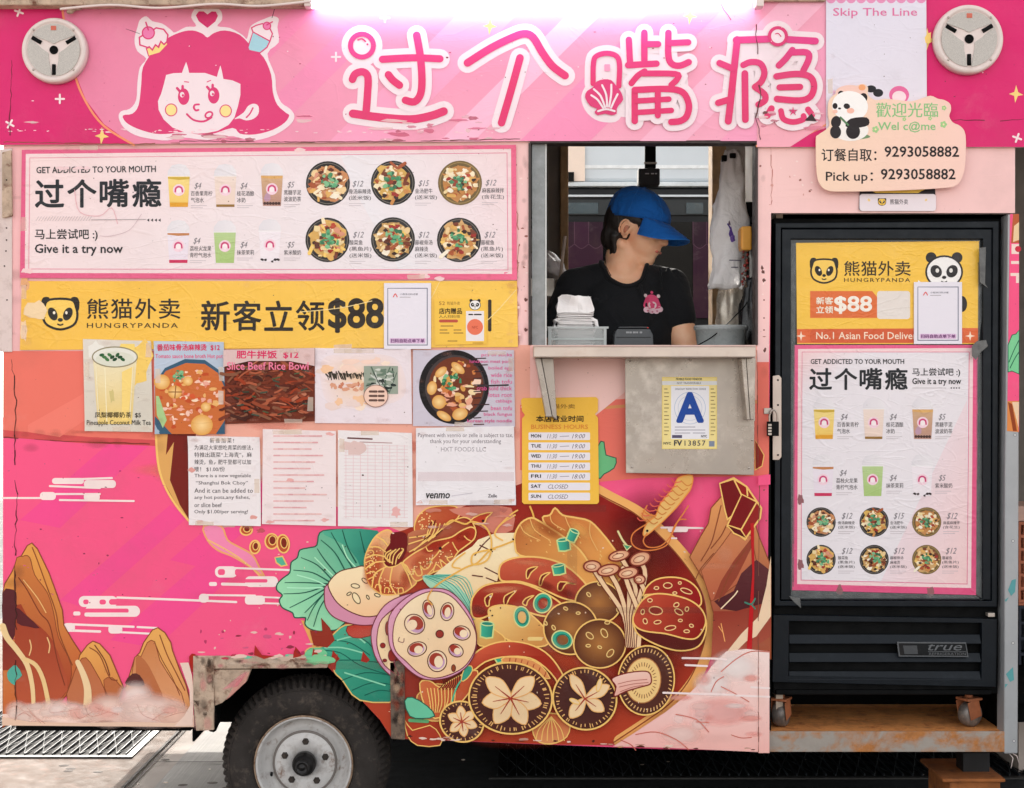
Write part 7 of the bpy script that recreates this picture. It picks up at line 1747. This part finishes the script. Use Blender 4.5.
def make_person():
    Y = .45
    w = lambda px, py, y=Y: W(px, py, y)
    root = thing('person', (w(622, 0).x, Y, .36), 'person in a blue cap and black t-shirt looking down behind the window counter', 'person')
    skin = skin_mat('skin', (252, 200, 162))
    al, pt, rl = math.radians(24), math.radians(20), math.radians(3)
    f = Vector((math.cos(al) * math.cos(pt), -math.sin(al) * math.cos(pt), -math.sin(pt)))
    s = Vector((-math.sin(al), -math.cos(al), 0))                 # the ear side that faces the street
    u = s.cross(f) if s.cross(f).z > 0 else f.cross(s)
    s = (s + u * math.sin(rl)).normalized()
    C = w(639, 225)
    HR = Matrix((f, s, u)).transposed()                           # columns: forward, side, up
    h = lambda a, b, c: C + f * a + s * b + u * c
    E = lambda a, b, c, r, R=HR: ('e', h(a, b, c), r, R)
    sh = [E(-.012, 0, .018, (.094, .074, .092)), E(.03, 0, -.03, (.062, .062, .078)), E(.05, 0, -.052, (.042, .048, .052)), E(.066, 0, -.092, (.022, .026, .022)),
          ('c', h(-.02, .05, -.075), .018, h(.058, .016, -.102), .014), ('c', h(-.02, -.05, -.075), .018, h(.058, -.016, -.102), .014),
          ('c', h(.086, 0, .008), .009, h(.102, 0, -.028), .0115), E(.094, .011, -.031, (.010, .008, .008)), E(.094, -.011, -.031, (.010, .008, .008)),
          E(.086, 0, -.056, (.010, .022, .0065)), E(.083, 0, -.067, (.010, .019, .007)), E(.06, .034, -.028, (.026, .022, .024)), E(.06, -.034, -.028, (.026, .022, .024)),
          E(.074, .03, .016, (.016, .026, .010)), E(.074, -.03, .016, (.016, .026, .010))]
    for sg in (1, -1):                                            # ears
        sh += [E(-.012, sg * .073, -.024, (.021, .008, .031), HR), E(-.006, sg * .071, -.050, (.010, .007, .010))]
    nb = w(622, 270); nt = h(-.03, 0, -.07)
    sh += [('c', nb + Vector((0, .02, -.02)), .062, nt, .050), ('c', nb, .058, h(-.005, 0, -.075), .044)]
    sL, sR = w(575, 287), w(671, 287)                              # shoulders as seen: left and right
    tz = lambda z: Vector((w(622, 0).x, Y, z))
    top = sL.z
    sh += [('c', nb + Vector((0, .01, -.03)), .062, sL + Vector((.03, .005, 0)), .052), ('c', nb + Vector((0, .01, -.03)), .062, sR - Vector((.03, -.005, 0)), .052),
           ('e', tz(top - .13), (.155, .10, .18), None), ('e', tz(top - .34), (.135, .095, .17), None), ('e', tz(top - .52), (.155, .105, .13), None)]
    eL, eR = w(541, 372, Y - .02), w(690, 366, Y - .05)
    hL, hR = Vector((w(585, 0).x, .30, 1.20)), Vector((w(660, 0).x, .24, 1.20))
    for (S0, E0, H0) in ((sL, eL, hL), (sR, eR, hR)):
        sh += [('c', S0, .052, E0, .040), ('c', E0, .039, H0, .026)]
        d = (H0 - E0).normalized(); side = d.cross(Vector((0, 0, 1))).normalized()
        pc = H0 + d * .045
        sh += [('e', pc, (.046, .038, .018), Matrix((d, side, d.cross(side))).transposed())]
        for i, (o_, L) in enumerate(((-.030, .062), (-.010, .074), (.010, .070), (.030, .054))):
            b0 = pc + d * .036 + side * o_; b1 = b0 + d * L * .55 + side * o_ * .15 - Vector((0, 0, .006)); b2 = b1 + d * L * .4 - Vector((0, 0, .02))
            sh += [('c', b0, .0095, b1, .0085), ('c', b1, .0085, b2, .0075)]
        th = pc + side * (-.04 if S0 is sL else .04) * -1
        sh += [('c', th, .012, th + d * .04 - Vector((0, 0, .01)), .009)]
    for sx in (-.08, .08):
        hip = tz(top - .58) + Vector((sx, 0, 0)); kn = hip + Vector((0, -.02, -.38)); an = Vector((kn.x, Y + .01, .44))
        sh += [('c', hip, .085, kn, .058), ('c', kn, .056, an, .040), ('c', an + Vector((0, .02, -.03)), .035, an + Vector((0, -.13, -.045)), .030)]
    body = link_mesh('body', organic(sh, .0055, 5), skin, root)
    # ear hollow, eyes, lips
    for sg in (1, -1):
        m = MB(); m.ball((0, 0, 0), 1, seg=14); M = Matrix.Translation(h(.070, sg * .030, .004)) @ HR.to_4x4() @ Matrix.Diagonal((.012, .013, .008, 1)); bmesh.ops.transform(m.bm, matrix=M, verts=m.bm.verts)
        m.build('eye', mat('dark eye', (30, 22, 20), .15) if sg > 0 else bpy.data.materials['dark eye'], body)
        pts = [h(-.012 + .016 * math.cos(a) - .002, sg * .0815, -.024 + .023 * math.sin(a)) for a in [math.radians(t) for t in range(-60, 241, 20)]]
        m = MB().tube(pts, .0034, 6); m.build('ear_rim', skin, body)
        m = MB(); m.ball((0, 0, 0), 1, seg=12); M = Matrix.Translation(h(-.008, sg * .0795, -.028)) @ HR.to_4x4() @ Matrix.Diagonal((.008, .0022, .013, 1)); bmesh.ops.transform(m.bm, matrix=M, verts=m.bm.verts); m.build('ear_hollow', skin_mat('ear skin', (204, 136, 106)) if sg > 0 else bpy.data.materials['ear skin'], body)
    m = MB().tube([h(.0905, t * .02, -.0600 - .002 * abs(t)) for t in (-1, -.5, 0, .5, 1)], .0042, 6); m.build('lips', skin_mat('lip skin', (206, 116, 100)), body)
    # hair: bob to the nape, tucked behind the ear
    hs = [E(-.038, 0, -.002, (.078, .081, .085)), E(-.062, .02, -.058, (.040, .050, .052)), E(-.062, -.02, -.058, (.040, .050, .052)), E(-.02, .066, .018, (.050, .018, .03)), E(-.02, -.066, .018, (.050, .018, .03)),
          ('c', h(.026, .066, .010), .008, h(.024, .0665, -.012), .003)]
    R = random.Random(3)
    for i in range(40):
        a = R.uniform(-1, 1); b0 = h(-.06 + .03 * abs(a) - .012, a * .066, -.06); b1 = h(-.052 + .02 * abs(a) + R.uniform(-.004, .008), a * .060, -.112 + R.uniform(-.012, .014)); hs.append(('c', b0, .014, b1, .005))
    kk = N('black hair'); pos = kk.n('ShaderNodeNewGeometry').outputs['Position']; mp = kk.n('ShaderNodeMapping'); mp.inputs['Scale'].default_value = (240, 240, 18); kk.l(pos, mp.inputs[0])
    ns = kk.noise(mp.outputs[0], 1, 3, .5); kk.l(kk.mix(ns, (.008, .006, .006, 1), (.03, .024, .02, 1)), kk.b.inputs['Base Color']); kk.b.inputs['Roughness'].default_value = .4; kk.l(kk.bump(ns, .6, .004), kk.b.inputs['Normal'])
    link_mesh('hair', organic(hs, .0042, 2), kk.m, root)
    # cap: six-panel crown and curved peak
    capm = cloth('blue cotton', (20, 98, 182), 26, .6, .85)
    bm = bmesh.new(); nu, nv = 60, 18; rings = []
    for j in range(nv + 1):
        ph = (math.pi / 2) * j / nv; ring = []
        for i in range(nu):
            a = 2 * math.pi * i / nu
            rx = .103 if math.cos(a) > 0 else .102
            seam = 1 - .012 * max(0, 1 - abs(((a / (math.pi / 3)) % 1) - .5) * -14 - 7) if False else 1 - .010 * math.exp(-((((a + .001) / (math.pi / 3) + .5) % 1 - .5) / .035) ** 2)
            r = math.cos(ph) ** .80 * seam
            up = .086 * math.sin(ph) ** .9
            nz = noise.noise(Vector((math.cos(a) * 2.2, math.sin(a) * 2.2, ph * 2))) * .006 * math.cos(ph)
            lean = .012 * math.sin(ph)
            drop = -.030 * (1 - math.cos(a)) / 2 * (1 - math.sin(ph)) + .004 * math.cos(a) * (1 - math.sin(ph))
            ring.append(bm.verts.new(h(-.010 - lean + (rx * r + nz) * math.cos(a), (.088 * r + nz) * math.sin(a), .026 + up + drop)))
        rings.append(ring)
    seam_pts = [[rings[j][int(nu * (k6 + .5) / 6) % nu].co.copy() + (rings[j][int(nu * (k6 + .5) / 6) % nu].co - h(-.01, 0, .02)).normalized() * .0018 for j in range(nv)] for k6 in range(6)]
    for j in range(nv):
        for i in range(nu):
            fc = bm.faces.new((rings[j][i], rings[j][(i + 1) % nu], rings[j + 1][(i + 1) % nu], rings[j + 1][i])); fc.smooth = True
    # peak
    A0, nA, nB = math.radians(64), 24, 10; grid = []
    def peak(t, v):
            a = A0 * t
            ext = .078 * (1 - abs(t) ** 2.6) ** .5 if abs(t) < 1 else 0
            x = -.010 + .104 * math.cos(a) + ext * v; y_ = .088 * math.sin(a) * (1 + .10 * v)
            z = .030 - .026 * v - .036 * (y_ / .088) ** 2 * (.2 + .8 * v)
            return h(x, y_, z)
    for i in range(nA + 1): grid.append([bm.verts.new(peak(-1 + 2 * i / nA, j / nB)) for j in range(nB + 1)])
    for i in range(nA):
        for j in range(nB):
            fc = bm.faces.new((grid[i][j], grid[i + 1][j], grid[i + 1][j + 1], grid[i][j + 1])); fc.smooth = True
    m = MB(); m.bm.free(); m.bm = bm; cap = m.build('cap', capm, root)
    sd = cap.modifiers.new('s', 'SOLIDIFY'); sd.thickness = .0035; sd.offset = 0
    m = MB()                                                       # seams of the crown and rows of stitching on the peak
    for k6 in range(6):
        i6 = int(nu * k6 / 6 + .5) % nu
        m.tube([v for v in seam_pts[k6]], .0011, 5)
    for v_ in (.25, .45, .65, .85):
        m.tube([peak(t_, v_) + u * .0022 for t_ in [-.92 + 1.84 * i / 20 for i in range(21)]], .0007, 4)
    m.tube([peak(-1 + 2 * i / 24, 1.0) for i in range(25)], .0024, 6)
    m.build('stitching', cloth('blue thread', (34, 112, 196), 30, .2), cap)
    m = MB().ball(h(-.023, 0, .114), .007, (1, 1, .6), 12); m.build('cap_button', capm, cap)
    # t-shirt
    ss = [('c', nb + Vector((0, .012, -.032)), .071, sL + Vector((.012, .005, .002)), .060), ('c', nb + Vector((0, .012, -.032)), .071, sR - Vector((.012, -.005, -.002)), .060),
          ('c', sL, .060, sL + (eL - sL) * .52, .058), ('c', sR, .060, sR + (eR - sR) * .40, .056),
          ('e', tz(top - .13), (.172, .118, .19), None), ('e', tz(top - .34), (.160, .112, .2), None), ('e', tz(top - .50), (.172, .118, .14), None)]
    # folds on the sleeves and chest
    for (p, q, r) in ((w(668, 268, Y - .05), w(678, 300, Y - .055), .008), (w(676, 270, Y - .03), w(688, 306, Y - .04), .008), (w(660, 268, Y - .07), w(662, 292, Y - .09), .007), (w(596, 300, Y - .10), w(560, 320, Y - .08), .009), (w(640, 285, Y - .1), w(650, 320, Y - .11), .008)): ss.append(('c', p, r, q, r * .6))
    shirtm = cloth('black cotton', (24, 25, 28), 9, 1.0, .85)
    from mathutils.bvhtree import BVHTree
    sm_ = organic(ss, .0065, 5)
    bv = BVHTree.FromPolygons([v.co for v in sm_.vertices], [tuple(p.vertices) for p in sm_.polygons])
    nx, ny, rx, ry = nb.x + .006, nb.y - .006, .073, .082
    ring = []
    for i in range(48):                                           # ribbed collar lying on the shirt
        a = 2 * math.pi * i / 48; px_, py_ = nx + rx * math.cos(a), ny + ry * math.sin(a)
        hit = bv.ray_cast(Vector((px_, py_, nb.z + .2)), Vector((0, 0, -1)))
        ring.append(Vector((px_, py_, hit[0].z if hit[0] else nb.z - .05)))
    ring = [(ring[i - 1] + ring[i] * 2 + ring[(i + 1) % 48]) / 4 + Vector((0, 0, .002)) for i in range(48)]
    bmx = bmesh.new(); bmx.from_mesh(sm_)
    kill = [f for f in bmx.faces if ((lambda c: ((c.x - nx) / rx) ** 2 + ((c.y - ny) / ry) ** 2 < 1 and c.z > nb.z - .10)(f.calc_center_median()))]
    bmesh.ops.delete(bmx, geom=kill, context='FACES'); bmx.to_mesh(sm_); bmx.free()
    shirt = link_mesh('t_shirt', sm_, shirtm, root)
    ring.append(ring[0]); m = MB().tube(ring, .0075, 8, caps=False); m.build('collar', shirtm, shirt)
    m = MB().tube([w(605, 256, Y - .054), w(606, 266, Y - .068), w(611, 276, Y - .082)], .0013, 5); m.build('necklace', mat('dark cord', (60, 40, 30), .6), root)
    # trousers
    ts = [('e', tz(top - .60), (.17, .115, .10), None)]
    for sx in (-.08, .08):
        hip = tz(top - .60) + Vector((sx, 0, 0)); kn = hip + Vector((0, -.02, -.36)); ts += [('c', hip, .098, kn, .072), ('c', kn, .072, Vector((kn.x, Y + .01, .45)), .060)]
    link_mesh('trousers', organic(ts, .012, 3), cloth('dark denim', (36, 40, 52)), root)
    # the small girl emblem printed on the chest
    A = Art(.30); A.T = (0, 0, 1)
    PK, WH = (226, 84, 124), (240, 214, 216)
    for (x, y) in ((648, 309), (653, 310), (658, 310), (662, 308)): A.ell(x, y, 3.4, 3, (236, 196, 206), n=14)
    A.poly('645.5 307 646 299 649 294.5 654 293 659 295 661.5 300 662 307', PK, sm=3); A.ell(654, 304, 4.6, 4.2, WH, n=16); A.poly('649.5 302 650 298 658 298 658.5 302 656 300.5 652 300.5', PK)
    A.ell(647, 294.5, 2, 2, WH, n=10); A.ell(661, 294.5, 2, 2, WH, n=10); A.ell(654, 290.8, 1.6, 1.6, PK, n=10)
    for x in (652, 656): A.ell(x, 303.6, .8, 1.1, (206, 60, 100), n=8)
    for (x, y) in ((649, 310), (654, 311), (659, 310)): A.ell(x, y, 1.2, 1, (206, 120, 140), n=8)
    em = A.build('shirt_emblem', CARD, shirt); press(shirt, em, .0035)
    return root
pass
make_truck()
make_posters()
grade_card()
make_fridge()
make_small()
make_inside()
make_outside()
make_person()

# ---------------------------------------------------------------- light and camera
SUN_EL, SUN_AZ = 26.0, -9.0            # degrees; azimuth measured from straight behind the truck towards the right
wd = bpy.data.worlds.new('World'); scene.world = wd; wd.use_nodes = True
nt = wd.node_tree; bg = nt.nodes['Background']
sky = nt.nodes.new('ShaderNodeTexSky'); sky.sky_type = 'NISHITA'; sky.sun_disc = False
sky.sun_elevation = math.radians(SUN_EL); sky.sun_rotation = math.radians(SUN_AZ); sky.air_density = 1.0; sky.dust_density = 2.5; sky.ozone_density = 1.0
hs = nt.nodes.new('ShaderNodeHueSaturation'); hs.inputs['Saturation'].default_value = .22
nt.links.new(sky.outputs[0], hs.inputs['Color']); tw = nt.nodes.new('ShaderNodeMix'); tw.data_type = 'RGBA'; tw.blend_type = 'MULTIPLY'; tw.inputs[0].default_value = 1; tw.inputs[7].default_value = (1, .965, .925, 1)
nt.links.new(hs.outputs[0], tw.inputs[6]); nt.links.new(tw.outputs[2], bg.inputs[0]); bg.inputs[1].default_value = .15
sd = bpy.data.lights.new('sun', 'SUN'); sd.energy = 2.0; sd.angle = math.radians(.5); sd.color = (1, .94, .86)
so = bpy.data.objects.new('sun', sd); COL.objects.link(so)
el, az = math.radians(SUN_EL), math.radians(SUN_AZ)
to_sun = Vector((math.sin(az) * math.cos(el), math.cos(az) * math.cos(el), math.sin(el)))
so.rotation_euler = to_sun.to_track_quat('Z', 'Y').to_euler()
so.location = (0, 6, 8)

cam = bpy.data.cameras.new('camera'); co = bpy.data.objects.new('camera', cam); COL.objects.link(co)
co.location = (0, -D, CZ); co.rotation_euler = (math.radians(90), 0, 0)
cam.sensor_width = 36; cam.lens = 36 * D * S / 1024; cam.clip_start = .05; cam.clip_end = 500
scene.camera = co
vs = scene.view_settings
vs.view_transform = 'Standard'; vs.look = 'None'; vs.gamma = 1; vs.use_curve_mapping = False
vs.exposure = EXPO
scene.cycles.max_bounces = 8; scene.cycles.transparent_max_bounces = 64
scene.cycles.use_denoising = True
